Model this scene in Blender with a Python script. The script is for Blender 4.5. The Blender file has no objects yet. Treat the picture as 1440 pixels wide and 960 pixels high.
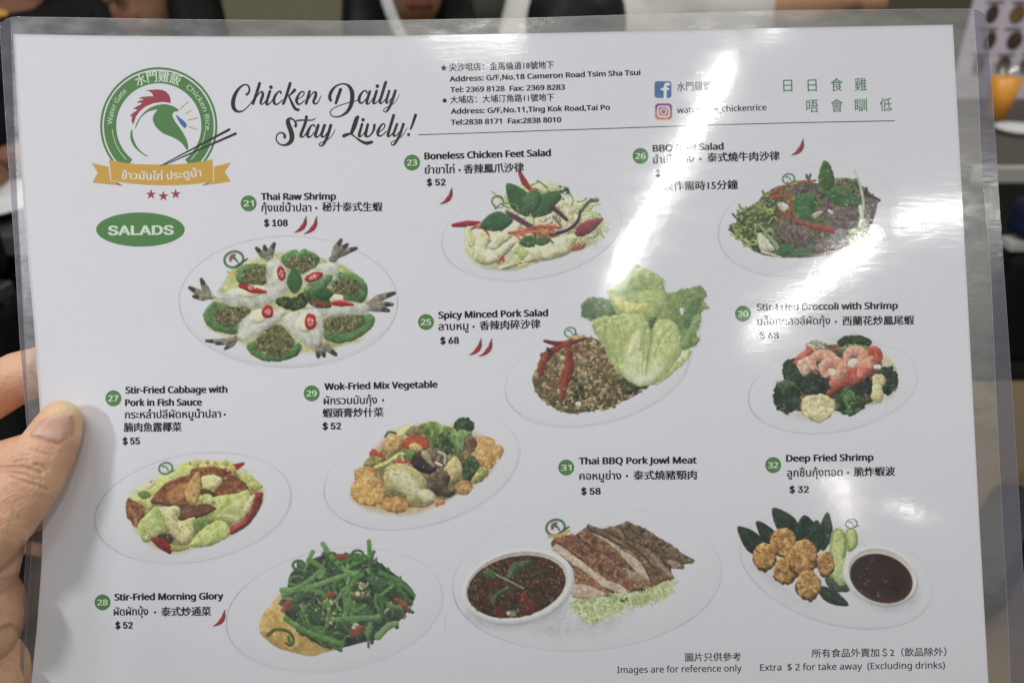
import bpy, bmesh, math, numpy as np
from mathutils import Vector
from mathutils.bvhtree import BVHTree
# ------------------------------------------------------------------ camera, world, lamps, exposure
SC = bpy.context.scene
COL = SC.collection
CAM = np.array((0., 0., 1.20)); PITCH = math.radians(28)
TAN = 18/28.                                  # half width of the view at unit distance
RT = np.array((1., 0, 0)); UP = np.array((0, math.sin(PITCH), math.cos(PITCH))); BK = np.array((0, -math.cos(PITCH), math.sin(PITCH)))
cd = bpy.data.cameras.new('camera'); cam = bpy.data.objects.new('camera', cd); COL.objects.link(cam)
cam.location = CAM; cam.rotation_euler = (math.pi/2-PITCH, 0, 0)
cd.lens = 28; cd.sensor_width = 36; cd.clip_start = .01; cd.clip_end = 60
cd.dof.use_dof = True; cd.dof.focus_distance = .2535; cd.dof.aperture_fstop = 13
SC.camera = cam
SC.view_settings.view_transform = 'Standard'; SC.view_settings.look = 'None'
SC.view_settings.exposure = 0.30; SC.view_settings.gamma = 1
SC.cycles.max_bounces = 10; SC.cycles.transparent_max_bounces = 24
W_ = bpy.data.worlds.new('World'); SC.world = W_; W_.use_nodes = True
W_.node_tree.nodes['Background'].inputs[0].default_value = (.90, .94, 1.0, 1)
W_.node_tree.nodes['Background'].inputs[1].default_value = .22
def ray(px, py):
    """direction through a point of the 1440 x 960 picture, unit depth along the view axis"""
    a = (np.asarray(px, float)-720)/720*TAN; b = -(np.asarray(py, float)-480)/720*TAN
    return a[..., None]*RT+b[..., None]*UP-BK
def at(px, py, depth):
    return CAM+ray(px, py)*np.asarray(depth, float)[..., None]
def sheet_depth(px, py):
    """the menu is a gently bowed A4 sheet, a little nearer at its foot, pinched by the thumb at its left edge"""
    px = np.asarray(px, float); py = np.asarray(py, float)
    u = (px-700)/720; v = (py-480)/480
    d = .2535*(1-.010*v)+.0055*u*u+.0016*np.sin(u*2.6+.6)*(v+.2)
    d = d-.0018*np.exp(-((px-165)/70)**2)/(1+np.exp(-(py-640)/60))+.0012*np.exp(-((px-80)/60)**2-((py-630)/110)**2)
    d = d+np.clip((py-570)/390, 0, 2)**2*(.0125+.004*np.exp(-(np.maximum(px, 0)/300)**2))      # lower edge bent away, shaped to darken the paper's foot
    return d
def S(px, py, lift=0.):
    """a point on the sheet, lifted towards the reader by `lift` metres"""
    return at(px, py, sheet_depth(px, py)-lift)
def sheet_normal(px, py):
    a = S(px+2., py)-S(px-2., py); b = S(px, py+2.)-S(px, py-2.)
    n = np.cross(b, a); n = n/np.linalg.norm(n)
    return n if n @ (CAM-S(px, py)) > 0 else -n
def lamp(name, a, b, width, radiance, z=2.62, col=(1, 1, .93)):
    """a fluorescent tube under the ceiling, placed where the laminate mirrors it between two points of the sheet"""
    E = []
    for p in (a, b):
        d = ray(*p); n = sheet_normal(*p); r = d-2*(d @ n)*n; o = S(*p)
        E.append(Vector(o+r*((z-o[2])/r[2])))
    L = E[1]-E[0]; ln = L.length
    tube(name, (E[0]+E[1])/2, math.atan2(L.y, L.x), ln, width, radiance, col)
def tube(name, loc, rz, ln, width, radiance, col=(1, 1, .93)):
    l = bpy.data.lights.new(name, 'AREA'); l.shape = 'RECTANGLE'; l.size = ln; l.size_y = width
    l.energy = radiance*math.pi*ln*width; l.color = col
    o = bpy.data.objects.new(name, l); COL.objects.link(o); o.location = loc; o.rotation_euler = (0, 0, rz)
lamp('fluorescent_tube', (1026., 80.), (858., 404.), .052, 36)
lamp('fluorescent_tube', (1236., 328.), (1058., 476.), .055, 46)
lamp('fluorescent_tube', (1262., 314.), (1425., 284.), .065, 35)
lamp('fluorescent_tube', (610., 8.), (735., 34.), .18, 12)
lamp('fluorescent_tube', (1066., 18.), (1104., 22.), .07, 26)
lamp('fluorescent_tube', (1264., 708.), (1294., 732.), .14, 15, z=1.9)
lamp('fluorescent_tube', (1178., 668.), (1196., 742.), .2, 10, z=1.9, col=(1, .9, .84))
tube('fluorescent_tube', (-2.45, -1.15, 2.6), 1.2, .6, .12, 225, col=(.97, .985, 1))
tube('fluorescent_tube', (-1.0, .1, 2.6), .3, 1.2, .12, 22, col=(.97, .985, 1))
tube('fluorescent_tube', (-.3, 1.9, 2.6), 0., 1.2, .12, 22, col=(1, 1, .97))
tube('fluorescent_tube', (1.5, 1.2, 2.6), .2, 1.2, .12, 20)
# letter outlines of the two print faces: character, advance, contours of cubic knots (step, left handle, right handle)
FACE_H = r""" 146|
$321|142 28 0 -21 -21 0 -60 5 19 -3 -20 3 -47 13 12 -6 0 16 0 48 0 -16 13 -6 49 -16 -20 5 19 -4 58 -7 -19 0 0 38 0 113 0 -38 -25 7 -61 23 16 -8 -15 9 -35 33 8 -13 -7 12 -11 45 0 -17 0 19 13 47 -9 -13 9 13 37 31 -16 -7 16 8 57 14 -22 -1 0 16 0 49 0 -16 12 0 36 0 -12 0 0 -16 0 -49 0 17 20 0 54 -6 -16 4 16 -4 45 -15 -14 6 -5 -13 -15 -41 5 14 -12 5 -40 13 14 -4 -14 3 -44 7 15 -2 0 -38 0 -113 0 37 25 -7 62 -23 -17 8 16 -8 37 -30 -8 12 8 -12 13 -46 0 19 0 -26 -30 -63 20 16 -19 -16 -82 -30 35 3 0 -21 0 -63 0 21 -12 0 -36 0 12 0 0 20|178 74 0 32 22 2 48 15 -10 -8 10 8 15 31 0 -13 0 9 -5 23 4 -6 -4 7 -20 16 10 -4 -9 5 -38 13 16 -4 0 -33|142 333 0 -33 -13 0 -33 -7 9 4 -9 -4 -19 -15 4 6 -5 -6 -7 -22 0 8 0 -10 5 -25 -3 7 4 -7 19 -17 -9 4 8 -5 35 -13 -15 4 0 33
(168|22 154 0 -30 0 30 9 90 -6 -30 6 29 27 83 -12 -26 13 27 47 74 -19 -23 16 0 47 0 -16 0 -27 -35 -60 -116 14 42 -13 -43 -20 -131 0 45 0 -28 9 -86 -6 29 6 -28 27 -82 -12 27 11 -26 43 -75 -17 24 -15 0 -46 0 15 0 -19 22 -47 72 13 -26 -12 26 -27 83 6 -29 -6 28
)168|146 154 0 30 0 -30 -9 -88 6 28 -6 -29 -27 -83 12 26 -12 -26 -47 -72 20 22 -15 0 -46 0 16 0 18 24 44 75 -12 -26 11 27 26 82 -6 -28 6 29 9 86 0 -28 0 30 -9 88 6 -29 -6 29 -26 84 11 -27 -12 27 -44 75 17 -23 15 0 46 0 -15 0 20 -23 47 -74 -12 27 12 -26 27 -83 -6 29 6 -30
,150|108 59 -2 2 -4 -13 -13 -43 5 16 -5 -15 -17 -45 6 15 -6 -16 -18 -43 5 13 -13 0 -37 0 12 0 4 14 11 45 -4 -16 4 17 10 49 -3 -16 3 16 7 43 -2 -13 18 0 53 0 -18 0 1 -2
-181|22 129 46 0 0 14 0 43 0 -14 46 0 136 0 -45 0 0 -14 0 -43 0 14 -45 0
.150|40 30 0 -13 0 14 11 30 -7 -6 6 5 24 8 -10 0 9 0 25 -8 -7 5 7 -6 10 -30 0 14 0 -13 -10 -29 7 6 -7 -6 -25 -9 9 0 -10 0 -24 9 6 -6 -7 6
/209|203 401 -16 0 -50 -134 -149 -401 50 134 -16 0 -48 0 16 0 49 134 149 401 -50 -134 16 0
0321|294 201 0 43 0 -33 -8 -87 5 25 -5 -25 -23 -65 11 18 -11 -18 -42 -41 17 10 -17 -9 -61 -14 24 0 -30 0 -74 25 19 -16 -20 17 -44 71 9 -31 -10 31 -14 111 0 -43 0 43 13 111 -9 -31 8 31 42 71 -19 -17 20 16 77 24 -32 0 30 0 75 -24 -20 16 19 -17 44 -71 -10 31 10 -31|77 201 0 37 0 -37 8 -92 -5 25 5 -24 26 -54 -12 12 13 -12 49 -19 -20 0 20 0 49 18 -13 -12 12 12 26 55 -5 -24 6 25 9 92 0 -37 0 37 -9 91 6 -24 -5 24 -26 55 12 -13 -13 12 -49 18 20 0 -20 0 -49 -18 13 12 -12 -13 -26 -55 5 24 -5 -24
1321|199 0 0 134 -16 0 -48 0 16 0 0 93 0 280 0 -93 0 11 0 28 0 -8 0 7 1 21 0 -7 0 6 1 20 0 -7 -6 -6 -16 -15 5 4 -5 -4 -19 -16 8 7 -14 -11 -42 -35 14 12 -9 12 -26 34 9 -11 36 28 108 84 -36 -28 14 0 41 0 -13 0 0 -134
2321|292 0 0 15 -88 0 -265 0 88 0 0 14 0 41 0 -14 35 35 105 106 -35 -35 20 20 51 54 -14 -16 14 16 31 46 -7 -15 8 15 11 50 0 -18 0 22 -20 50 14 -11 -13 12 -51 17 21 0 -19 0 -51 -10 15 7 -15 -7 -45 -28 15 12 -9 11 -27 33 9 -11 11 9 35 24 -13 -7 12 8 41 17 -15 -4 15 4 47 6 -16 0 25 0 65 -12 -18 8 18 -9 42 -37 -10 16 10 -16 15 -57 0 22 0 -21 -13 -59 8 18 -9 -19 -36 -54 15 17 -16 -18 -54 -57 20 20 -28 -28 -84 -83 28 28 0 -1 0 -2 0 1 68 0 203 0 -68 0 0 -15
3321|277 307 0 29 0 -18 -10 -47 6 14 -7 -13 -29 -32 12 9 -13 -8 -44 -17 17 3 0 -1 0 -2 0 1 32 -4 72 -30 -16 16 15 -17 23 -65 0 27 0 -23 -16 -62 11 18 -11 -18 -50 -42 22 10 -23 -11 -88 -16 36 0 -21 0 -58 5 18 -3 -18 3 -52 17 17 -8 0 16 0 46 0 -15 17 -8 55 -19 -20 5 19 -5 56 -7 -18 0 36 0 78 21 -16 -14 15 14 23 58 0 -25 0 17 -13 41 9 -11 -9 10 -38 23 17 -5 -17 4 -61 7 24 0 -13 0 -39 0 13 0 0 14 0 42 0 -14 14 0 40 0 -13 0 22 0 55 9 -15 -6 15 7 34 27 -8 -11 7 12 11 40 0 -15 0 19 -19 45 13 -11 -14 11 -54 16 23 0 -14 0 -38 -4 11 2 -12 -3 -33 -12 10 5 -10 -5 -30 -18 10 7 -8 11 -24 34 8 -11 14 11 53 29 -22 -8 21 8 72 12 -27 0 42 0 93 -28 -20 19 21 -18
4321|310 91 0 15 -20 0 -59 0 20 0 0 -30 0 -91 0 30 -15 0 -47 0 16 0 0 30 0 91 0 -30 -64 0 -192 0 64 0 0 14 0 42 0 -14 63 90 188 270 -62 -90 17 0 51 0 -17 0 0 -89 0 -268 0 90 20 0 59 0 -20 0 0 -14|204 262 0 -43 0 9 0 26 0 -8 0 8 1 23 0 -7 0 7 1 20 0 -6 0 7 1 19 -1 -6 -1 0 -3 0 1 0 -3 -7 -11 -23 5 8 -4 -8 -13 -21 4 6 -40 -57 -120 -171 40 57 48 0 144 0 -48 0 0 42
5321|154 246 -13 0 28 0 72 -14 -21 9 20 -10 47 -40 -12 17 11 -18 16 -64 0 25 0 -28 -18 -72 12 20 -12 -20 -51 -46 22 11 -22 -10 -81 -16 32 0 -20 0 -58 6 18 -4 -18 4 -46 16 13 -7 0 16 0 47 0 -16 14 -8 49 -19 -19 4 20 -5 56 -8 -18 0 20 0 52 10 -15 -6 14 6 34 28 -8 -13 8 13 13 49 0 -20 0 26 -25 60 17 -14 -16 14 -76 21 35 0 -10 0 -36 -2 14 1 -13 -2 -32 -6 8 2 -9 5 -25 16 8 -6 5 63 15 189 -5 -63 67 0 201 0 -67 0 0 -15 0 -45 0 15 -53 0 -159 0 53 0 -3 -39 -9 -116 3 38 6 1 25 4 -10 -2 11 1
6321|31 171 0 -30 0 23 5 69 -4 -23 3 22 16 63 -8 -20 8 20 33 54 -14 -16 14 15 52 36 -21 -9 21 9 77 13 -30 0 8 0 27 -1 -10 1 9 0 23 -4 -6 2 0 -14 0 -42 0 14 -7 3 -23 5 9 -1 -8 1 -25 2 8 0 -26 0 -65 -13 17 9 -17 -9 -41 -35 10 15 -10 -15 -21 -52 4 20 -5 -19 -9 -62 1 22 1 0 4 0 -1 0 5 9 21 24 -9 -7 9 7 31 17 -12 -4 12 4 43 6 -17 0 23 0 60 -14 -17 9 18 -10 41 -42 -10 18 10 -18 15 -66 0 26 0 -28 -16 -72 10 20 -10 -20 -44 -46 19 11 -19 -11 -68 -17 26 0 -19 0 -53 11 16 -7 -17 7 -44 33 13 -15 -12 14 -29 55 7 -22 -7 22|167 36 -15 0 23 0 57 23 -15 -15 15 15 22 70 0 -32 0 26 -19 61 12 -15 -13 15 -59 22 26 0 -17 0 -46 -11 13 8 -13 -7 -30 -28 7 12 -8 -11 -11 -34 0 12 0 -13 5 -37 -3 12 4 -12 16 -33 -7 10 8 -10 27 -24 -10 6 11 -6
7321|76 0 18 0 55 119 165 356 -55 -119 -72 0 -216 0 72 0 0 15 0 45 0 -15 89 0 269 0 -90 0 0 -13 0 -38 0 12 -55 -121 -163 -363 54 121 -18 0
8321|160 406 -23 0 24 0 62 -11 -18 8 18 -7 43 -32 -11 14 10 -14 15 -53 0 21 0 -16 -10 -42 7 12 -7 -12 -28 -31 12 9 -12 -10 -38 -25 14 7 16 -8 45 -26 -14 9 13 -10 32 -35 -8 13 8 -13 12 -47 0 18 0 -23 -16 -58 11 16 -11 -17 -46 -38 20 9 -20 -9 -69 -14 26 0 -29 0 -74 13 20 -8 -20 9 -45 37 10 -16 -10 16 -15 58 0 -23 0 19 11 48 -8 -14 8 13 31 35 -13 -10 12 9 41 24 -15 -6 -14 8 -36 26 11 -10 -11 9 -25 33 6 -13 -6 12 -10 43 0 -16 0 21 16 52 -10 -14 11 14 43 32 -18 -7 18 8|76 102 0 13 0 -20 21 -49 -14 13 13 -13 64 -19 -29 0 27 0 62 19 -14 -13 15 13 22 50 0 -20 0 13 -11 35 7 -10 -7 10 -29 26 13 -7 -12 8 -44 22 17 -7 -3 1 -9 3 3 -1 -17 -7 -42 -23 11 8 -11 -8 -26 -28 6 11 -5 -10|159 367 22 0 -20 0 -50 -15 13 10 -14 -10 -20 -43 0 18 0 -14 10 -35 -7 9 6 -9 26 -24 -11 7 11 -6 37 -19 -13 6 13 6 35 19 -10 -7 11 7 25 24 -6 -9 6 10 9 35 0 -14 0 18 -19 43 13 -10 -13 10
9321|292 230 0 30 0 -23 -5 -69 3 23 -3 -22 -16 -64 7 20 -8 -20 -33 -53 14 16 -14 -15 -53 -36 22 8 -21 -9 -77 -14 30 0 -8 0 -26 2 10 -1 -10 1 -25 4 7 -2 0 14 0 42 0 -14 7 -2 24 -5 -9 1 9 -2 26 -2 -9 0 26 0 64 13 -17 -9 18 8 41 35 -10 -15 10 15 22 51 -4 -19 5 20 8 62 -1 -21 -1 0 -3 0 1 0 -6 -8 -22 -23 9 7 -8 -7 -31 -17 12 4 -12 -4 -43 -6 17 0 -23 0 -60 14 17 -9 -18 10 -41 41 10 -18 -9 18 -14 66 0 -26 0 28 16 73 -11 -21 11 20 45 46 -19 -11 19 11 67 16 -26 0 19 0 53 -11 -16 8 17 -7 44 -32 -13 14 12 -15 29 -55 -7 22 6 -22|156 365 14 0 -23 0 -57 -23 15 15 -15 -15 -22 -70 0 31 0 -26 19 -61 -13 15 12 -15 58 -22 -26 0 18 0 46 11 -13 -8 13 7 31 27 -7 -11 7 12 11 35 0 -12 0 12 -5 36 3 -12 -4 13 -16 34 7 -10 -8 10 -27 24 11 -6 -11 6
:150|40 30 0 -13 0 14 11 30 -7 -6 6 5 24 8 -10 0 9 0 25 -8 -7 5 7 -6 10 -30 0 14 0 -13 -10 -29 7 6 -7 -6 -25 -9 9 0 -10 0 -24 9 6 -6 -7 6|40 271 0 -14 0 14 11 29 -7 -5 6 6 24 9 -10 0 9 0 25 -9 -7 6 7 -5 10 -29 0 14 0 -14 -10 -30 7 6 -7 -6 -25 -9 9 0 -10 0 -24 9 6 -6 -7 6
A359|306 0 17 0 -16 41 -48 124 16 -41 -53 0 -159 0 53 0 -16 -41 -48 -124 16 41 -17 0 -51 0 17 0 52 134 157 402 -53 -134 15 0 45 0 -15 0 52 -134 156 -402 -52 134 -17 0|198 290 15 -40 -2 3 -6 16 3 -7 -3 8 -8 25 3 -9 -2 8 -5 19 1 -4 -2 -7 -6 -22 2 7 -2 -8 -7 -22 2 7 -2 -6 -5 -16 2 5 -15 -40 -45 -121 15 40 42 0 127 0 -43 0 -15 40
B365|169 401 -38 0 50 0 114 -22 -26 14 25 -15 38 -78 0 37 0 -15 -9 -41 6 12 -5 -13 -25 -31 11 8 -12 -8 -42 -16 16 3 0 -1 0 -3 0 1 17 -3 45 -15 -13 7 14 -7 33 -30 -8 13 8 -13 12 -51 0 21 0 -24 -17 -62 11 17 -12 -17 -48 -39 20 9 -21 -9 -75 -13 29 0 -47 0 -141 0 47 0 0 134 0 401 0 -134 39 0|179 230 -25 0 34 0 71 17 -13 -11 13 11 19 49 0 -22 0 22 -23 47 15 -9 -16 10 -75 15 34 0 -22 0 -66 0 22 0 0 -43 0 -128 0 43 25 0|105 188 26 0 0 -48 0 -145 0 48 27 0 81 0 -27 0 35 0 74 20 -14 -13 14 14 21 55 0 -23 0 14 -10 37 7 -11 -6 10 -30 24 14 -5 -15 6 -59 9 25 0 -26 0
C355|226 362 18 0 -21 0 -58 -11 18 7 -17 -7 -43 -32 12 14 -12 -14 -28 -51 6 20 -6 -20 -9 -68 0 25 0 -33 15 -85 -10 24 10 -25 46 -57 -20 13 20 -13 77 -19 -31 0 17 0 50 4 -16 -3 15 3 46 11 -15 -4 0 -14 0 -43 0 14 -15 -6 -47 -13 16 3 -16 -2 -57 -4 22 0 -40 0 -102 26 28 -17 -27 16 -61 71 13 -31 -14 32 -21 110 0 -42 0 30 13 83 -9 -25 8 25 37 65 -16 -18 16 18 60 43 -24 -10 24 9 83 14 -31 0 20 0 59 -6 -19 4 19 -4 51 -17 -15 7 -6 -14 -20 -43 7 14 -12 6 -41 15 15 -4 -15 5
D410|376 204 0 43 0 -45 -25 -113 16 31 -17 -30 -72 -68 31 15 -31 -15 -113 -23 44 0 -37 0 -112 0 38 0 0 134 0 401 0 -134 42 0 124 0 -41 0 40 0 105 -23 -30 15 29 -15 68 -66 -16 29 16 -29|322 203 0 -53 0 35 -17 87 11 -23 -12 23 -52 51 23 -11 -23 11 -82 17 32 0 -22 0 -66 0 22 0 0 -105 0 -315 0 105 18 0 54 0 -18 0 55 0 123 40 -28 -26 27 27
E312|278 0 0 15 -74 0 -224 0 75 0 0 134 0 401 0 -134 75 0 224 0 -74 0 0 -15 0 -45 0 15 -57 0 -173 0 58 0 0 -41 0 -125 0 42 54 0 163 0 -54 0 0 -14 0 -44 0 15 -54 0 -163 0 54 0 0 -47 0 -143 0 48 58 0 173 0 -57 0 0 -14
F291|105 0 0 57 -17 0 -51 0 17 0 0 134 0 401 0 -134 75 0 224 0 -74 0 0 -15 0 -45 0 15 -57 0 -173 0 58 0 0 -47 0 -142 0 48 54 0 163 0 -55 0 0 -14 0 -44 0 15 -55 0 -163 0 54 0 0 -57
G409|228 212 0 -15 47 0 139 0 -46 0 0 -66 0 -197 0 66 -22 -7 -66 -16 23 4 -22 -3 -75 -5 28 0 -41 0 -105 25 29 -16 -28 17 -65 72 15 -31 -14 31 -22 109 0 -42 0 42 25 109 -17 -30 16 31 71 72 -31 -17 31 17 112 25 -44 0 22 0 64 -6 -20 4 20 -4 56 -17 -18 7 -7 -15 -20 -44 7 15 -14 6 -48 16 18 -4 -17 5 -55 7 19 0 -32 0 -82 -20 23 14 -23 -13 -52 -55 12 24 -12 -25 -18 -87 0 34 0 -31 15 -84 -10 24 11 -25 49 -57 -22 13 22 -14 87 -21 -36 0 18 0 45 3 -12 -2 12 2 34 7 -11 -3 0 39 0 119 0 -40 -30 0 -89 0 30 0 0 15
I190|167 0 0 10 -48 0 -145 0 49 0 0 10 0 29 0 -10 16 4 48 11 -16 -4 0 107 0 320 0 -106 -16 4 -48 12 16 -4 0 9 0 29 0 -10 49 0 145 0 -48 0 0 -10 0 -29 0 9 -15 -4 -47 -12 16 4 0 -106 0 -320 0 107 16 -4 47 -11 -15 4 0 -10
J153|-2 -107 21 0 -9 0 -24 2 7 -1 -7 2 -18 6 5 -3 0 14 0 42 0 -14 6 -1 19 -4 -6 1 7 -1 22 -1 -8 0 9 0 26 5 -8 -3 9 4 21 20 -5 -9 5 9 8 39 0 -17 0 133 0 399 0 -133 16 0 50 0 -17 0 0 -132 0 -395 0 132 0 -26 -13 -64 9 17 -8 -16 -36 -37 15 8 -16 -8
K347|347 0 -55 75 -19 0 -59 0 20 0 -47 64 -142 191 47 -63 -14 -12 -41 -36 14 12 0 -51 0 -155 0 52 -17 0 -51 0 17 0 0 134 0 401 0 -134 17 0 51 0 -17 0 0 -66 0 -198 0 66 11 13 34 38 -11 -12 12 13 35 39 -12 -13 36 40 108 121 -36 -41 20 0 59 0 -19 0 -53 -58 -159 -175 53 58 55 -75
M509|231 0 14 0 -44 117 -132 351 44 -117 0 0 -2 0 1 0 1 -7 2 -28 0 11 1 -12 1 -38 0 14 1 -14 1 -42 0 14 0 -81 0 -243 0 81 -15 0 -47 0 16 0 0 134 0 401 0 -134 25 0 75 0 -25 0 41 -110 124 -329 -42 110 0 0 2 0 -1 0 42 110 126 329 -42 -110 24 0 74 0 -25 0 0 -134 0 -401 0 134 -17 0 -50 0 16 0 0 82 0 246 0 -82 0 14 0 39 0 -12 1 13 2 37 -1 -11 1 11 2 29 -1 -8 -1 0 -3 0 1 0 -44 -117 -133 -351 44 117 -14 0
N427|372 0 0 134 -19 0 -59 0 20 0 -71 111 -214 333 71 -111 -1 0 -2 0 0 0 0 -9 2 -31 -1 12 0 -12 1 -37 0 13 1 -14 1 -41 0 14 0 -75 0 -224 0 75 -15 0 -47 0 16 0 0 134 0 401 0 -134 20 0 59 0 -20 0 71 -111 214 -332 -72 111 0 0 2 0 -1 0 0 6 -1 27 0 -12 -1 12 -2 39 0 -14 -1 15 -1 40 0 -12 0 75 0 226 0 -76 16 0 47 0 -16 0 0 -134
P340|161 401 -36 0 52 0 114 -31 -24 21 24 -21 36 -87 0 37 0 -17 -8 -48 5 16 -6 -15 -27 -40 13 12 -12 -12 -49 -29 20 7 -21 -6 -76 -10 30 0 -15 0 -46 0 15 0 0 -52 0 -156 0 52 -17 0 -51 0 17 0 0 134 0 401 0 -134 36 0|156 358 36 0 -17 0 -51 0 17 0 0 -53 0 -159 0 53 13 0 40 0 -13 0 26 0 64 8 -17 -5 17 6 37 27 -8 -12 9 11 13 47 0 -20 0 25 -25 57 17 -12 -16 13
Q438|404 201 0 42 0 -33 -13 -89 9 27 -9 -26 -39 -67 17 18 -17 -18 -65 -41 26 9 32 -33 96 -99 -32 33 -24 0 -72 0 24 0 -26 30 -77 90 25 -30 -3 0 -7 0 2 0 -3 -1 -8 -1 3 0 -31 0 -81 15 23 -10 -24 10 -58 42 15 -18 -16 19 -35 66 8 -26 -7 25 -11 85 0 -32 0 41 20 107 -13 -30 14 31 62 72 -28 -17 27 17 104 26 -42 0 40 0 101 -26 -27 17 27 -17 62 -71 -14 30 14 -31|88 201 0 34 0 -34 14 -87 -10 24 9 -24 43 -56 -20 13 20 -13 74 -20 -29 0 31 0 75 20 -19 -13 19 13 43 56 -10 -24 9 24 14 87 0 -34 0 50 -32 119 21 -29 -21 28 -99 43 45 0 -30 0 -75 -20 20 13 -20 -13 -43 -55 9 24 -10 -24
R349|165 401 -37 0 33 0 82 -13 -21 9 22 -8 48 -38 -10 17 11 -17 16 -63 0 25 0 -21 -12 -53 8 14 -8 -15 -30 -34 12 8 -12 -9 -38 -20 13 4 36 -60 110 -180 -37 60 -20 0 -59 0 19 0 -33 55 -97 166 32 -56 -27 0 -80 0 27 0 0 -56 0 -166 0 55 -17 0 -51 0 17 0 0 134 0 401 0 -134 37 0|162 357 22 0 -19 0 -57 0 19 0 0 -50 0 -149 0 50 20 0 60 0 -20 0 33 0 71 20 -15 -13 15 13 23 57 0 -25 0 17 -11 42 7 -11 -7 10 -31 23 14 -5 -15 5
S308|282 107 0 21 0 -24 -18 -61 12 17 -11 -16 -49 -38 21 9 -22 -9 -76 -14 29 0 -15 0 -43 3 13 -2 -14 1 -38 6 12 -3 -11 3 -29 10 8 -4 0 17 0 49 0 -16 13 -6 50 -17 -20 5 20 -4 62 -7 -21 0 20 0 50 8 -14 -5 13 5 30 22 -7 -9 7 10 10 35 0 -13 0 13 -8 33 5 -9 -6 9 -29 25 14 -8 -14 7 -57 24 24 -9 -17 7 -45 21 13 -8 -13 7 -32 25 8 -10 -9 9 -20 32 4 -12 -4 12 -6 41 0 -15 0 22 16 55 -11 -15 11 15 45 35 -19 -8 19 8 67 12 -25 0 22 0 60 -6 -18 4 19 -4 50 -16 -15 7 -5 -14 -15 -43 5 14 -14 6 -46 15 17 -4 -16 4 -50 6 17 0 -17 0 -43 -7 12 5 -11 -5 -25 -21 6 9 -5 -9 -8 -30 0 11 0 -14 8 -34 -5 9 6 -9 28 -24 -13 7 12 -7 51 -23 -21 8 24 -9 60 -28 -16 10 16 -10 37 -36 -8 14 9 -13
T312|181 0 0 119 -17 0 -50 0 17 0 0 119 0 356 0 -118 -42 0 -125 0 41 0 0 15 0 45 0 -15 100 0 300 0 -100 0 0 -15 0 -45 0 15 -42 0 -125 0 42 0 0 -118
V337|337 401 -18 0 -48 -134 -143 -401 47 134 -17 0 -51 0 17 0 -48 134 -143 401 48 -134 18 0 53 0 -18 0 30 -86 90 -257 -30 85 4 -11 11 -32 -3 10 3 -10 8 -29 -2 10 2 -9 6 -27 -1 9 2 9 7 28 -3 -10 2 9 8 29 -3 -10 3 10 11 32 -4 -11 30 85 89 256 -29 -86 18 0
W522|515 401 -18 0 -36 -134 -107 -401 36 134 -17 0 -51 0 17 0 -26 88 -78 263 26 -88 -2 8 -7 24 2 -8 -2 8 -6 23 2 -7 -2 8 -5 20 2 -6 -1 5 -2 12 0 -3 -1 -3 -2 -12 1 5 -1 -6 -4 -20 1 8 -2 -7 -6 -23 2 8 -2 -9 -7 -26 2 9 -26 -87 -76 -261 25 87 -17 0 -51 0 17 0 -36 134 -106 401 35 -134 17 0 53 0 -18 0 20 -82 62 -245 -21 82 2 -9 6 -25 -2 8 2 -9 5 -25 -1 8 2 -8 5 -23 -2 7 1 -8 3 -22 -1 7 1 7 4 23 -2 -8 1 7 4 24 -2 -8 2 8 6 26 -2 -9 3 8 7 25 -2 -8 24 81 71 242 -24 -81 17 0 52 0 -17 0 25 -81 74 -244 -25 81 2 -8 7 -26 -2 9 2 -9 6 -25 -2 8 2 -9 5 -24 -1 7 1 -8 4 -21 -2 6 1 9 4 29 -2 -10 2 10 7 32 -3 -11 2 12 8 35 -3 -12 21 81 62 244 -21 -82 18 0
_249|250 -86 0 12 -83 0 -251 0 84 0 0 12 0 35 0 -11 84 0 251 0 -83 0 0 -11
a315|162 306 -20 0 36 0 81 -24 -18 16 18 -16 26 -77 0 35 0 -68 0 -205 0 68 -12 0 -35 0 11 0 -4 14 -10 43 3 -15 -1 0 -2 0 0 0 -9 -11 -27 -28 9 8 -9 -7 -31 -16 11 4 -12 -3 -43 -5 17 0 -18 0 -49 10 15 -6 -14 6 -34 29 8 -13 -8 14 -12 51 0 -21 0 30 35 69 -23 -16 24 16 109 27 -49 -2 17 0 51 1 -17 0 0 6 0 18 0 -6 0 25 -16 52 11 -9 -11 10 -46 15 20 0 -16 0 -45 -7 14 5 -14 -5 -40 -16 12 6 -5 12 -15 37 5 -12 13 7 47 18 -18 -5 17 5|176 145 15 1 -37 -1 -77 -18 14 11 -15 -10 -22 -44 0 19 0 -17 15 -37 -10 8 11 -8 40 -12 -16 0 25 0 63 21 -16 -14 17 14 26 65 0 -29 0 9 0 27 0 -9 -15 0
b345|97 323 0 34 0 -13 -1 -36 1 11 0 -11 -2 -26 1 6 1 0 3 0 -1 0 9 13 35 32 -14 -9 15 9 58 13 -23 0 38 0 90 -39 -22 26 23 -26 34 -117 0 52 0 -34 -15 -86 10 23 -10 -23 -44 -52 19 11 -18 -12 -65 -18 25 0 -23 0 -58 13 15 -8 -14 9 -35 31 9 -12 -1 0 -4 0 1 0 -3 -13 -10 -38 3 13 -12 0 -35 0 12 0 0 142 0 427 0 -143 16 0 49 0 -16 0 0 -35|182 265 28 0 -21 0 -51 -12 13 8 -12 -8 -26 -37 5 16 -5 -17 -8 -64 0 26 0 -1 0 -2 0 1 0 -37 18 -85 -12 19 13 -20 68 -30 -33 0 27 0 60 30 -13 -20 14 20 20 86 0 -37 0 38 -20 85 14 -19 -13 19
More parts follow.
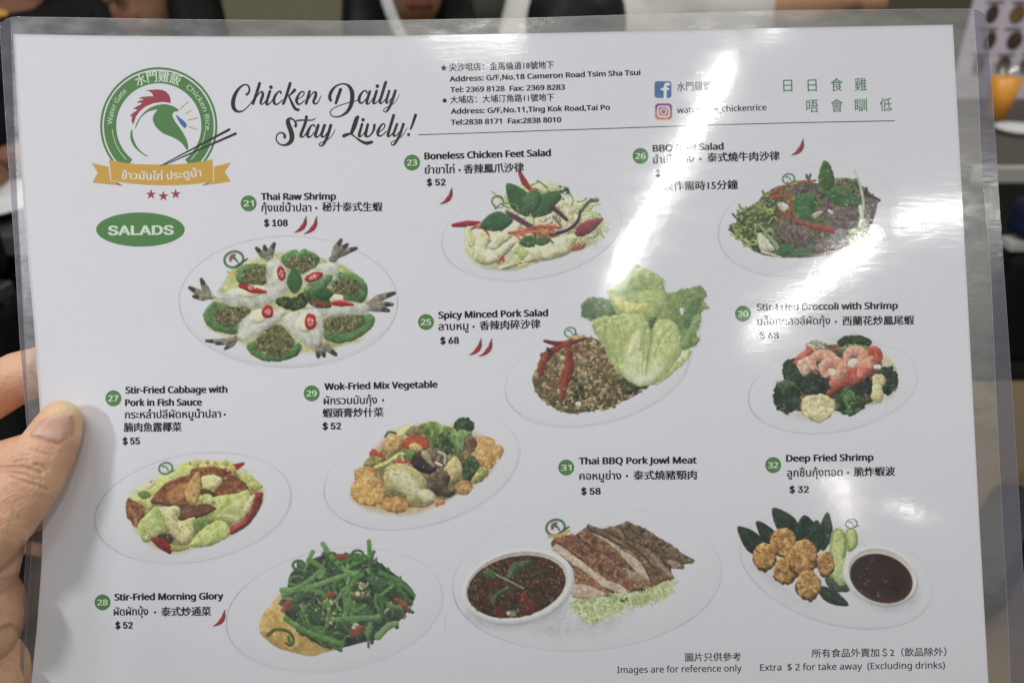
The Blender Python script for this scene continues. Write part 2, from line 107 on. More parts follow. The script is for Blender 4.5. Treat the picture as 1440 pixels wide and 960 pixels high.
c269|168 -6 18 0 -26 0 -71 17 21 -11 -20 11 -48 50 11 -23 -12 23 -18 88 0 -36 0 37 18 90 -12 -23 13 23 51 51 -22 -11 21 11 72 16 -27 0 15 0 44 -4 -14 3 14 -3 35 -12 -9 5 -5 -13 -15 -41 5 14 -9 4 -32 10 12 -3 -12 3 -33 4 10 0 -21 0 -50 -13 13 9 -13 -8 -30 -38 7 17 -6 -17 -9 -63 0 25 0 -24 9 -61 -6 17 7 -17 29 -38 -13 9 13 -9 48 -13 -19 0 16 0 43 5 -12 -3 13 3 35 12 -11 -4 0 -14 0 -43 0 14 -10 -6 -34 -12 13 2 -12 -3
d345|154 -6 16 0 -37 0 -89 39 22 -26 -23 26 -34 117 0 -52 0 52 34 117 -23 -26 22 26 90 39 -37 0 16 0 41 -5 -12 4 12 -4 30 -16 -8 6 9 -7 22 -23 -6 8 1 0 3 0 -1 0 0 5 -1 22 0 -10 -1 9 -2 22 0 -5 0 41 0 121 0 -40 17 0 50 0 -17 0 0 -143 0 -427 0 142 -14 0 -40 0 13 0 -3 13 -8 40 3 -13 0 0 -2 0 1 0 -6 -8 -22 -23 9 7 -8 -7 -30 -16 11 4 -12 -5|162 35 -27 0 32 0 67 26 -13 -17 13 18 20 79 0 -35 0 3 0 9 0 -3 0 38 -19 86 13 -20 -12 21 -68 31 33 0 -27 0 -60 -32 13 21 -13 -21 -20 -85 0 35 0 -36 20 -84 -13 20 13 -20
e317|164 306 -27 0 26 0 66 -16 -18 11 19 -12 43 -48 -10 21 10 -20 15 -71 0 27 0 -10 0 -30 0 10 -69 0 -206 0 69 0 1 -34 26 -78 -17 18 17 -18 70 -27 -30 0 19 0 51 6 -15 -4 15 3 45 15 -15 -6 0 -14 0 -43 0 14 -15 -7 -45 -15 15 3 -15 -3 -53 -5 20 0 -29 0 -76 18 22 -12 -22 11 -51 52 12 -23 -12 23 -18 84 0 -33 0 33 16 85 -11 -24 11 24 47 54 -20 -12 20 13|163 266 17 0 -23 0 -56 -23 14 16 -13 -15 -24 -63 3 27 51 0 153 0 -51 0 0 17 -8 45 6 -13 -5 13 -23 30 10 -7 -11 7
f193|186 263 0 12 -25 0 -75 0 25 0 0 -88 0 -263 0 88 -17 0 -50 0 17 0 0 88 0 263 0 -88 -17 0 -53 0 18 0 0 7 0 23 0 -8 18 5 53 17 -17 -6 0 5 0 17 0 -6 0 26 12 63 -8 -16 7 16 33 35 -15 -7 15 8 53 11 -21 0 12 0 33 -3 -10 2 10 -2 25 -7 -7 3 -4 -13 -13 -38 5 13 -6 1 -20 5 7 -2 -8 2 -25 3 9 0 -16 0 -36 -17 8 11 -8 -11 -12 -51 0 23 0 -7 0 -20 0 6 25 0 75 0 -25 0 0 -13
g345|154 306 -38 0 20 0 54 -11 -16 8 16 -7 41 -34 -12 15 1 0 2 0 0 0 3 13 7 40 -2 -13 13 0 40 0 -14 0 0 -102 0 -306 0 102 0 -28 -15 -72 10 20 -10 -19 -44 -43 19 10 -20 -10 -76 -15 30 0 -22 0 -60 5 18 -3 -18 3 -49 14 15 -6 0 16 0 46 0 -15 15 -8 50 -18 -19 5 19 -4 62 -6 -22 0 25 0 61 23 -15 -15 14 15 22 62 0 -26 0 4 0 12 0 -4 0 4 0 19 0 -8 1 9 1 18 0 -4 0 0 -2 0 1 0 -10 -15 -39 -34 16 7 -15 -8 -54 -12 21 0 -39 0 -91 41 22 -27 -22 28 -33 115 0 -49 0 48 33 114 -22 -28 22 28|161 265 20 0 -17 0 -43 -14 12 9 -12 -8 -27 -39 6 17 -6 -17 -9 -63 0 25 0 -37 20 -85 -13 20 14 -19 60 -29 -26 0 16 0 40 6 -11 -4 10 4 26 18 -7 -8 8 9 16 32 -3 -13 4 14 5 47 0 -18 0 4 0 12 0 -4 0 27 -9 66 6 -17 -6 17 -29 37 13 -8 -13 8
h347|97 301 0 42 0 -7 -1 -21 1 7 0 -8 -2 -21 1 6 1 0 4 0 -1 0 6 11 24 26 -10 -7 10 7 32 16 -12 -4 12 3 37 5 -12 0 25 0 61 -12 -16 8 17 -7 37 -35 -8 16 8 -16 12 -63 0 26 0 -65 0 -196 0 65 -16 0 -48 0 16 0 0 64 0 193 0 -65 0 24 -17 54 11 -12 -11 12 -51 18 23 0 -22 0 -53 -13 13 9 -12 -8 -27 -37 6 17 -5 -16 -8 -60 0 24 0 -51 0 -155 0 52 -16 0 -49 0 16 0 0 142 0 427 0 -143 16 0 49 0 -16 0 0 -42
i145|97 301 -16 0 0 -100 0 -301 0 100 -16 0 -49 0 16 0 0 100 0 301 0 -100 16 0|73 414 -8 0 7 0 20 -8 -6 5 6 -5 9 -24 0 11 0 -10 -9 -23 6 5 -6 -6 -20 -8 7 0 -8 0 -21 8 6 -6 -5 5 -8 23 0 -10 0 11 8 24 -5 -5 6 5
k300|97 204 0 74 0 -6 -1 -24 0 10 -1 -10 -2 -25 1 7 1 0 3 0 -1 0 2 3 10 13 -5 -6 4 5 13 17 -4 -6 5 6 12 14 -3 -3 32 34 96 102 -32 -34 20 0 58 0 -19 0 -40 -43 -122 -129 41 43 44 -57 131 -172 -44 57 -20 0 -60 0 20 0 -35 47 -104 140 35 -46 -12 -10 -34 -29 11 10 0 -37 0 -111 0 37 -17 0 -49 0 16 0 0 142 0 427 0 -143 16 0 49 0 -17 0 0 -75
l145|97 0 0 142 -16 0 -49 0 16 0 0 142 0 427 0 -143 16 0 49 0 -16 0 0 -143
m525|378 306 -20 0 34 0 76 -26 -17 18 17 -17 25 -84 0 39 0 -65 0 -196 0 65 -16 0 -48 0 16 0 0 65 0 194 0 -65 0 23 -15 53 10 -12 -10 12 -47 18 21 0 -29 0 -62 -25 12 17 -13 -17 -19 -74 0 32 0 -55 0 -166 0 55 -16 0 -49 0 16 0 0 65 0 194 0 -65 0 15 -7 39 5 -10 -4 11 -20 24 9 -5 -9 5 -35 8 15 0 -20 0 -47 -13 11 9 -12 -8 -25 -36 5 16 -5 -17 -8 -60 0 24 0 -52 0 -156 0 52 -16 0 -49 0 16 0 0 100 0 301 0 -100 13 0 40 0 -14 0 2 -14 7 -41 -3 14 1 0 3 0 -1 0 6 10 23 26 -9 -7 9 7 31 15 -12 -3 11 4 34 5 -12 0 24 0 58 -12 -15 8 16 -8 34 -38 -7 17 1 0 3 0 -1 0 10 17 41 38 -17 -8 18 8
n347|193 306 -13 0 35 0 81 -26 -18 18 18 -17 27 -84 0 39 0 -65 0 -196 0 65 -16 0 -48 0 16 0 0 64 0 193 0 -65 0 24 -17 54 11 -12 -11 12 -51 18 23 0 -33 0 -69 -28 13 19 -13 -19 -19 -81 0 35 0 -52 0 -156 0 52 -16 0 -49 0 16 0 0 100 0 301 0 -100 13 0 40 0 -14 0 2 -14 7 -41 -3 14 1 0 3 0 -1 0 6 10 25 26 -10 -7 10 7 32 15 -11 -3 12 4
o340|309 151 0 33 0 -25 -10 -67 7 20 -6 -19 -28 -49 13 14 -12 -13 -44 -30 17 7 -17 -7 -58 -11 21 0 -20 0 -55 11 17 -7 -17 7 -44 30 13 -13 -12 14 -29 49 7 -19 -7 20 -10 67 0 -25 0 33 17 84 -12 -23 11 24 48 53 -21 -12 21 12 75 18 -29 0 27 0 72 -18 -21 12 21 -12 49 -53 -12 24 11 -23|82 151 0 36 0 -24 9 -61 -6 17 6 -18 29 -41 -13 10 13 -9 50 -14 -20 0 20 0 50 14 -13 -9 13 10 29 41 -6 -18 6 17 9 61 0 -24 0 24 -9 61 6 -17 -7 17 -29 39 13 -9 -13 9 -50 14 20 0 -31 0 -67 -30 14 20 -14 -21
p345|191 306 -16 0 37 0 89 -38 -22 26 23 -26 34 -117 0 52 0 -34 -15 -86 10 23 -10 -24 -43 -53 18 12 -19 -12 -66 -18 25 0 -15 0 -41 7 12 -5 -12 4 -30 16 8 -7 -9 6 -22 21 6 -8 -1 0 -3 0 1 0 0 -6 2 -24 -1 10 1 -10 1 -25 0 7 0 -41 0 -124 0 41 -16 0 -49 0 16 0 0 145 0 436 0 -145 13 0 40 0 -13 0 2 -14 7 -41 -2 14 1 0 2 0 -1 0 6 9 22 23 -9 -7 8 8 30 17 -12 -4 12 4|182 265 28 0 -20 0 -49 -12 12 8 -12 -7 -27 -34 6 15 -6 -15 -9 -58 0 23 0 -4 0 -10 0 3 0 -25 8 -63 -5 17 5 -17 27 -39 -13 9 12 -9 51 -14 -22 0 18 0 45 16 -12 -11 12 10 27 41 -6 -18 5 17 8 60 0 -23 0 34 -20 82 14 -21 -13 21
r232|188 306 -14 0 6 0 18 0 -6 0 7 -1 17 -3 -4 1 -2 -15 -6 -45 2 15 -5 1 -16 2 6 0 -6 1 -16 2 5 0 -12 0 -33 -8 10 5 -11 -5 -29 -20 9 9 -8 -9 -19 -32 5 12 -5 -12 -7 -41 0 15 0 -54 0 -161 0 54 -16 0 -49 0 16 0 0 100 0 301 0 -100 13 0 40 0 -13 0 2 -18 6 -55 -2 18 0 0 2 0 -1 0 6 11 23 30 -9 -9 9 10 31 22 -12 -5 11 6
s269|244 83 0 16 0 -19 -15 -49 10 13 -10 -13 -42 -30 18 7 -17 -6 -64 -10 25 0 -20 0 -54 5 15 -3 -15 4 -40 14 12 -6 0 15 0 45 0 -15 12 -6 44 -16 -17 5 17 -5 52 -8 -18 0 25 0 54 12 -11 -8 11 8 17 33 0 -14 0 7 -6 20 4 -6 -4 6 -22 18 10 -6 -11 6 -46 20 20 -8 -20 7 -50 22 14 -7 -14 8 -32 27 7 -10 -8 11 -11 41 0 -17 0 25 31 59 -21 -14 21 14 81 20 -33 0 19 0 52 -5 -16 4 16 -3 44 -15 -13 7 -5 -13 -16 -39 5 13 -13 5 -40 13 14 -3 -14 4 -43 6 15 0 -20 0 -46 -10 10 7 -11 -6 -16 -26 0 11 0 -9 7 -21 -5 5 5 -6 24 -17 -11 5 12 -6 46 -20 -19 7 19 -7 49 -22 -13 8 14 -7 31 -27 -7 11 7 -10
t203|148 35 -14 0 8 0 23 2 -8 -2 8 1 19 4 -5 -2 0 -13 0 -38 0 13 -5 -2 -22 -6 10 2 -10 -2 -28 -3 9 0 -16 0 -44 9 14 -6 -13 5 -32 28 8 -14 -8 13 -12 57 0 -25 0 58 0 175 0 -59 -15 0 -43 0 14 0 0 8 0 23 0 -8 14 7 43 20 -14 -7 7 21 20 64 -7 -21 10 0 29 0 -10 0 0 -23 0 -69 0 23 29 0 87 0 -29 0 0 -13 0 -38 0 12 -29 0 -87 0 29 0 0 -58 0 -174 0 58 0 -19 13 -41 -9 9 9 -9
u347|299 301 -16 0 0 -100 0 -301 0 100 -13 0 -40 0 13 0 -3 13 -8 40 3 -13 0 0 -2 0 1 0 -6 -11 -24 -26 10 7 -11 -7 -34 -15 12 3 -12 -3 -37 -5 13 0 -24 0 -61 12 17 -8 -16 8 -36 36 8 -17 -9 16 -13 62 0 -26 0 66 0 197 0 -66 17 0 50 0 -16 0 0 -65 0 -194 0 65 0 -24 17 -54 -11 12 10 -12 50 -18 -23 0 23 0 53 13 -13 -8 13 8 28 37 -6 -16 5 16 8 59 0 -23 0 52 0 157 0 -52 16 0
w441|242 170 17 -56 -2 8 -7 23 2 -7 -2 8 -6 22 2 -7 -1 7 -4 20 1 -6 -2 6 -4 15 1 -4 -1 0 -2 0 1 0 -1 -4 -3 -15 1 6 -1 -6 -5 -20 2 7 -1 -7 -5 -22 2 7 -2 -8 -7 -23 2 7 -18 -57 -54 -169 18 56 -19 0 -56 0 18 0 -28 100 -83 300 28 -100 17 0 51 0 -17 0 14 -53 42 -160 -14 53 3 -11 8 -33 -2 11 3 -11 7 -31 -2 10 2 -10 4 -26 0 7 1 0 3 0 -1 0 1 5 4 17 -2 -7 1 7 4 21 -1 -7 2 8 6 23 -2 -8 2 7 6 20 -2 -6 18 56 53 169 -18 -56 18 0 54 0 -18 0 17 -56 52 -169 -17 56 2 -9 8 -28 -3 10 3 -9 7 -28 -2 9 3 -9 5 -24 -1 7 1 0 2 0 -1 0 1 6 4 24 -2 -10 2 9 8 31 -3 -11 3 11 8 34 -3 -11 14 53 43 160 -15 -53 16 0 50 0 -17 0 -28 -100 -84 -300 28 100 -19 0 -57 0 19 0 -18 56
x297|119 154 -36 -51 -35 49 -104 147 35 -49 19 0 56 0 -18 0 26 -38 78 -114 -26 38 25 38 77 114 -26 -38 18 0 55 0 -18 0 -34 -49 -104 -147 35 49 37 -51 110 -154 -37 51 -19 0 -56 0 18 0 -28 40 -82 120 27 -40 -28 -40 -83 -120 27 40 -19 0 -56 0 19 0 36 51
y286|1 301 40 -101 17 0 52 0 -17 0 22 -57 65 -171 -21 57 4 -10 11 -30 -3 10 3 -9 9 -27 -3 9 2 -9 6 -25 -2 8 0 0 2 0 -1 0 2 9 11 36 -5 -15 4 16 15 46 -5 -15 20 57 61 171 -20 -57 18 0 53 0 -17 0 -43 -114 -129 -343 43 115 -7 -18 -25 -49 9 14 -10 -14 -35 -32 13 7 -14 -8 -50 -12 20 0 -9 0 -23 2 6 -1 -7 1 -18 3 5 -1 0 13 0 39 0 -13 4 -1 15 -2 -6 1 6 -1 18 -1 -6 0 12 0 30 6 -8 -4 9 4 22 19 -6 -8 6 8 15 28 -4 -11 5 13 16 40 -5 -13 -41 101"""
FACE_A = r""" 150|
$357|161 -60 12 0 0 176 0 527 0 -176 12 0 35 0 -12 0 0 -176 0 -527 0 176 -12 0|179 -7 31 0 -30 0 -77 14 22 -9 -22 10 -51 41 12 -17 -12 18 -20 61 1 -23 17 0 53 0 -18 0 1 -15 15 -39 -9 11 9 -10 34 -23 -14 5 14 -5 46 -8 -16 0 18 0 50 9 -15 -6 14 6 35 25 -9 -10 8 11 12 38 0 -14 0 13 -10 32 7 -8 -8 8 -29 21 12 -6 -12 5 -41 14 15 -4 -16 4 -49 13 16 -4 -34 10 -78 40 18 -17 -18 18 -27 67 0 -27 0 23 18 60 -12 -17 12 17 50 40 -21 -9 21 10 72 14 -27 0 27 0 71 -14 -21 10 20 -9 49 -39 -12 16 12 -17 19 -57 -1 21 -17 0 -51 0 17 0 -2 21 -28 48 16 -11 -17 11 -62 17 25 0 -17 0 -46 -9 13 6 -13 -6 -31 -23 7 10 -7 -10 -11 -35 0 13 0 -13 13 -33 -9 8 8 -9 30 -20 -12 5 12 -6 35 -12 -11 3 14 -4 41 -12 -13 4 12 -3 38 -12 -13 5 14 -5 38 -21 -12 9 12 -8 29 -32 -8 13 7 -13 11 -47 0 18 0 -22 -18 -60 12 18 -11 -18 -50 -43 22 11 -22 -10
0362|181 -5 31 0 -30 0 -77 24 21 -16 -21 17 -49 72 11 -31 -11 31 -17 112 0 -44 0 44 17 113 -11 -31 12 31 49 72 -21 -17 22 16 77 24 -30 0 30 0 77 -24 -21 16 22 -17 49 -72 -11 31 12 -31 17 -113 0 44 0 -44 -17 -112 12 31 -11 -31 -48 -72 21 17 -22 -16|181 40 -20 0 20 0 51 19 -14 -13 14 13 32 56 -7 -24 7 24 11 88 0 -34 0 35 -11 89 7 -24 -7 24 -32 56 14 -13 -14 13 -51 20 20 0 -20 0 -51 -20 14 13 -14 -13 -32 -56 8 24 -7 -24 -11 -89 0 35 0 -34 11 -88 -7 24 8 -24 32 -56 -14 13 14 -13
1362|61 0 84 0 0 15 0 44 0 -15 84 0 252 0 -84 0 0 -15 0 -44 0 15 -84 0|221 407 -21 0 0 -136 0 -407 0 136 -17 0 -51 0 17 0 0 120 0 359 0 -120 -1 0 -3 0 1 0 -32 -25 -98 -73 33 24 0 19 0 55 0 -18 30 22 90 66 -30 -22 20 0
2362|51 0 87 0 0 13 0 38 0 -13 46 48 136 145 -45 -48 16 16 39 43 -10 -13 10 12 23 35 -6 -11 5 11 7 36 0 -13 0 15 -10 38 7 -11 -7 10 -27 24 11 -5 -12 6 -40 9 15 0 -16 0 -41 -10 11 6 -12 -7 -27 -27 6 11 -6 -12 -9 -41 0 15 -17 0 -50 0 17 0 0 24 17 64 -11 -19 11 18 45 43 -19 -10 20 10 66 15 -24 0 24 0 65 -15 -19 10 18 -10 44 -41 -11 17 10 -17 16 -58 0 21 0 -15 -8 -44 5 14 -6 -14 -28 -47 13 17 -14 -17 -55 -63 23 24 -31 -32 -92 -96 31 32 0 -1 0 -3 0 1 63 0 189 0 -63 0 0 -15 0 -45 0 15 -86 0
3362|174 -5 28 0 -25 0 -68 13 21 -9 -21 9 -50 38 13 -17 -13 16 -21 59 1 -23 17 0 52 0 -17 0 2 -14 14 -35 -8 9 8 -10 31 -23 -13 5 13 -5 43 -7 -16 0 17 0 45 9 -13 -6 13 5 32 25 -8 -11 7 12 11 42 0 -17 0 15 -10 41 7 -13 -7 12 -33 30 15 -8 -15 7 -59 11 24 0 -12 0 -36 0 12 0 0 14 0 41 0 -13 35 40 105 120 -35 -40 0 1 0 3 0 -1 -58 0 -174 0 58 0 0 15 0 45 0 -15 80 0 242 0 -81 0 0 -13 0 -39 0 13 -43 -48 -129 -145 43 48 0 2 0 8 0 -3 30 3 78 -10 -22 10 21 -10 50 -43 -12 18 12 -19 17 -62 0 23 0 -24 -18 -63 12 18 -12 -18 -49 -43 21 10 -21 -10
4362|32 84 99 0 0 15 0 43 0 -14 55 93 165 280 -55 -93 17 0 52 0 -17 0 -54 -91 -162 -274 54 91 0 -1 0 -3 0 1 81 0 243 0 -81 0 0 -15 0 -46 0 16 -99 0|225 0 17 0 0 32 0 97 0 -32 0 7 0 20 0 -7 0 46 0 137 0 -46 17 0 49 0 -16 0 0 -85 0 -254 0 85 -16 0
5362|177 -5 26 0 -24 0 -65 14 19 -10 -19 9 -46 39 12 -16 -11 17 -18 56 1 -21 16 0 50 0 -17 0 1 -12 12 -33 -7 10 8 -10 29 -23 -12 6 11 -5 38 -8 -14 0 16 0 44 11 -13 -7 13 8 30 32 -7 -13 8 14 11 47 0 -18 0 17 -11 47 7 -14 -8 14 -31 33 13 -8 -13 8 -46 12 17 0 -13 0 -40 -7 13 4 -13 -5 -32 -18 8 7 -16 1 -48 5 16 -2 7 68 23 205 -8 -68 72 0 216 0 -72 0 0 -15 0 -45 0 15 -57 0 -173 0 58 0 -4 -41 -13 -121 5 40 1 0 2 0 -1 0 9 8 33 19 -13 -5 13 5 42 7 -15 0 18 0 51 -10 -16 6 16 -7 41 -29 -12 12 12 -12 27 -43 -6 16 7 -17 10 -54 0 19 0 -27 -18 -71 12 21 -12 -20 -48 -48 20 12 -20 -12
6362|181 -5 25 0 -25 0 -67 17 19 -12 -20 11 -46 48 11 -21 -12 20 -17 69 0 -26 0 20 13 62 -9 -21 8 22 46 81 -22 -32 30 45 92 135 -31 -45 18 0 56 0 -19 0 -46 -66 -137 -198 45 66 -2 0 -5 0 2 0 4 8 16 21 -7 -6 7 7 25 16 -10 -4 9 3 31 5 -12 0 25 0 65 -15 -19 10 18 -11 43 -44 -11 19 10 -19 15 -66 0 25 0 -26 -17 -68 11 20 -11 -20 -46 -47 19 12 -19 -11|181 39 -16 0 16 0 42 11 -12 -7 12 8 28 31 -7 -13 7 13 11 45 0 -17 0 17 -11 45 7 -13 -7 13 -28 30 12 -7 -12 8 -42 11 16 0 -16 0 -42 -11 12 8 -12 -7 -29 -30 7 13 -7 -13 -10 -44 0 16 0 -17 10 -46 -7 13 7 -13 29 -31 -12 8 12 -7
7362|78 0 18 0 60 120 181 359 -61 -120 0 1 0 3 0 -1 -70 0 -209 0 69 0 0 15 0 45 0 -15 87 0 262 0 -87 0 0 -16 0 -48 0 16 -60 -120 -180 -359 60 120 -18 0
8362|181 -5 27 0 -27 0 -73 14 21 -10 -21 10 -49 40 12 -17 -12 18 -17 59 0 -22 0 17 10 48 -7 -15 7 15 29 37 -12 -10 12 10 41 19 -15 -3 0 0 0 2 0 -1 -20 5 -48 32 12 -17 -12 17 -18 58 0 -22 0 21 16 56 -10 -16 11 16 45 38 -19 -9 18 10 64 14 -24 0 24 0 64 -14 -19 10 19 -9 44 -38 -11 16 11 -16 16 -56 0 21 0 -21 -18 -58 12 17 -11 -17 -47 -32 20 5 0 -1 0 -2 0 0 15 -3 41 -19 -12 10 12 -10 29 -37 -7 15 7 -15 11 -48 0 17 0 -22 -18 -59 12 18 -12 -17 -50 -40 21 10 -20 -10|181 39 -18 0 18 0 47 9 -13 -6 13 6 30 25 -7 -11 8 11 11 38 0 -14 0 15 -11 40 7 -12 -8 11 -32 27 14 -6 -13 7 -45 10 17 0 -17 0 -46 -10 14 7 -13 -6 -31 -27 7 11 -8 -12 -12 -40 0 15 0 -14 11 -38 -7 11 7 -11 31 -25 -13 6 13 -6|181 232 -14 0 14 0 38 8 -11 -6 11 6 27 24 -7 -10 6 11 9 36 0 -13 0 14 -9 36 6 -10 -6 10 -26 24 11 -6 -11 5 -39 8 15 0 -15 0 -39 -8 11 5 -11 -6 -26 -24 6 10 -7 -10 -10 -36 0 14 0 -13 10 -36 -7 11 6 -10 26 -24 -11 6 12 -6
9362|181 412 -25 0 25 0 67 -17 -19 12 20 -11 46 -48 -11 21 11 -20 17 -69 0 26 0 -20 -13 -62 9 21 -9 -22 -46 -81 22 32 -30 -45 -92 -135 31 45 -18 0 -56 0 19 0 46 66 137 198 -45 -66 2 0 5 0 -2 0 -4 -8 -16 -21 7 6 -7 -7 -25 -16 10 4 -9 -3 -31 -5 12 0 -24 0 -64 15 18 -10 -19 11 -44 44 11 -19 -10 19 -15 66 0 -25 0 26 17 68 -12 -20 11 20 46 46 -20 -11 20 12|181 368 16 0 -16 0 -42 -11 12 7 -12 -8 -28 -31 7 13 -7 -13 -11 -45 0 17 0 -17 11 -45 -7 13 7 -13 28 -30 -12 7 12 -8 42 -11 -16 0 16 0 42 11 -12 -8 12 7 29 30 -7 -13 6 13 10 44 0 -16 0 17 -10 46 6 -13 -7 13 -29 31 12 -8 -12 7
A384|13 0 18 0 49 136 148 407 -49 -136 20 0 60 0 -20 0 50 -136 149 -407 -49 136 -18 0 -54 0 18 0 -29 81 -86 242 28 -81 -6 15 -19 56 7 -23 -7 22 -25 85 10 -35 3 0 10 0 -3 0 -10 -35 -26 -86 7 22 -7 -23 -18 -55 5 14 -28 -81 -84 -242 28 81 -18 0|88 114 69 0 0 15 0 45 0 -15 69 0 208 0 -69 0 0 -15 0 -45 0 15 -69 0
D402|175 0 41 0 -33 0 -98 0 33 0 0 15 0 46 0 -16 31 0 95 0 -32 0 33 0 82 19 -22 -13 22 12 49 54 -11 -24 11 24 16 85 0 -33 0 33 -16 84 11 -23 -10 24 -47 55 21 -13 -21 12 -79 18 31 0 -34 0 -102 0 34 0 0 16 0 46 0 -15 35 0 105 0 -35 0 40 0 102 -24 -28 16 28 -17 65 -70 -15 30 15 -30 22 -109 0 42 0 -42 -22 -109 15 30 -16 -31 -66 -70 28 16 -29 -17|100 407 -18 0 0 -136 0 -407 0 136 -18 0 -52 0 17 0 0 136 0 407 0 -136 17 0
L314|48 0 80 0 0 136 0 407 0 -136 17 0 52 0 -18 0 0 -120 0 -361 0 120 63 0 189 0 -63 0 0 -16 0 -46 0 15 -80 0
S357|179 -7 31 0 -30 0 -77 14 22 -9 -22 10 -51 41 12 -17 -12 18 -20 61 1 -23 17 0 53 0 -18 0 1 -15 15 -39 -9 11 9 -10 34 -23 -14 5 14 -5 46 -8 -16 0 18 0 50 9 -15 -6 14 6 35 25 -9 -10 8 11 12 38 0 -14 0 13 -10 32 7 -8 -8 8 -29 21 12 -6 -12 5 -41 14 15 -4 -16 4 -49 13 16 -4 -34 10 -78 40 18 -17 -18 18 -27 67 0 -27 0 23 18 60 -12 -17 12 17 50 40 -21 -9 21 10 72 14 -27 0 27 0 71 -14 -21 10 20 -9 49 -39 -12 16 12 -17 19 -57 -1 21 -17 0 -51 0 17 0 -2 21 -28 48 16 -11 -17 11 -62 17 25 0 -17 0 -46 -9 13 6 -13 -6 -31 -23 7 10 -7 -10 -11 -35 0 13 0 -13 13 -33 -9 8 8 -9 30 -20 -12 5 12 -6 35 -12 -11 3 14 -4 41 -12 -13 4 12 -3 38 -12 -13 5 14 -5 38 -21 -12 9 12 -8 29 -32 -8 13 7 -13 11 -47 0 18 0 -22 -18 -60 12 18 -11 -18 -50 -43 22 11 -22 -10"""
# ------------------------------------------------------------------ helpers
def lin(c):
    c = np.clip(np.asarray(c, float)/255, 0, 1)
    return np.where(c <= .04045, c/12.92, ((c+.055)/1.055)**2.4)
def mat(name, col=(200, 200, 200), rough=.6, spec=.3, noise=0., nscale=20., bump=0., bscale=200., attr=False, sss=0., srad=(1, .3, .15), metal=0., trans=0.):
    m = bpy.data.materials.new(name); m.use_nodes = True; nt = m.node_tree; b = nt.nodes['Principled BSDF']
    c = lin(col); b.inputs['Base Color'].default_value = (*c, 1); b.inputs['Roughness'].default_value = rough
    b.inputs['Specular IOR Level'].default_value = spec; b.inputs['Metallic'].default_value = metal; b.inputs['Transmission Weight'].default_value = trans
    if sss: b.inputs['Subsurface Weight'].default_value = sss; b.inputs['Subsurface Radius'].default_value = srad; b.inputs['Subsurface Scale'].default_value = .004
    tc = nt.nodes.new('ShaderNodeTexCoord')
    src = None
    if attr:
        a = nt.nodes.new('ShaderNodeVertexColor'); a.layer_name = 'ink'; src = a.outputs[0]; nt.links.new(src, b.inputs['Base Color'])
    if noise:
        n = nt.nodes.new('ShaderNodeTexNoise'); n.inputs['Scale'].default_value = nscale; n.inputs['Detail'].default_value = 5
        nt.links.new(tc.outputs['Object'], n.inputs['Vector'])
        r = nt.nodes.new('ShaderNodeMapRange'); r.inputs[3].default_value = 1-noise; r.inputs[4].default_value = 1+noise
        nt.links.new(n.outputs[0], r.inputs[0])
        x = nt.nodes.new('ShaderNodeVectorMath'); x.operation = 'SCALE'; nt.links.new(r.outputs[0], x.inputs['Scale'])
        if src is not None: nt.links.new(src, x.inputs[0])
        else: x.inputs[0].default_value = c
        nt.links.new(x.outputs[0], b.inputs['Base Color'])
    if bump:
        n = nt.nodes.new('ShaderNodeTexNoise'); n.inputs['Scale'].default_value = bscale; n.inputs['Detail'].default_value = 4
        nt.links.new(tc.outputs['Object'], n.inputs['Vector'])
        u = nt.nodes.new('ShaderNodeBump'); u.inputs['Strength'].default_value = 1; u.inputs['Distance'].default_value = bump
        nt.links.new(n.outputs[0], u.inputs['Height']); nt.links.new(u.outputs[0], b.inputs['Normal'])
    return m
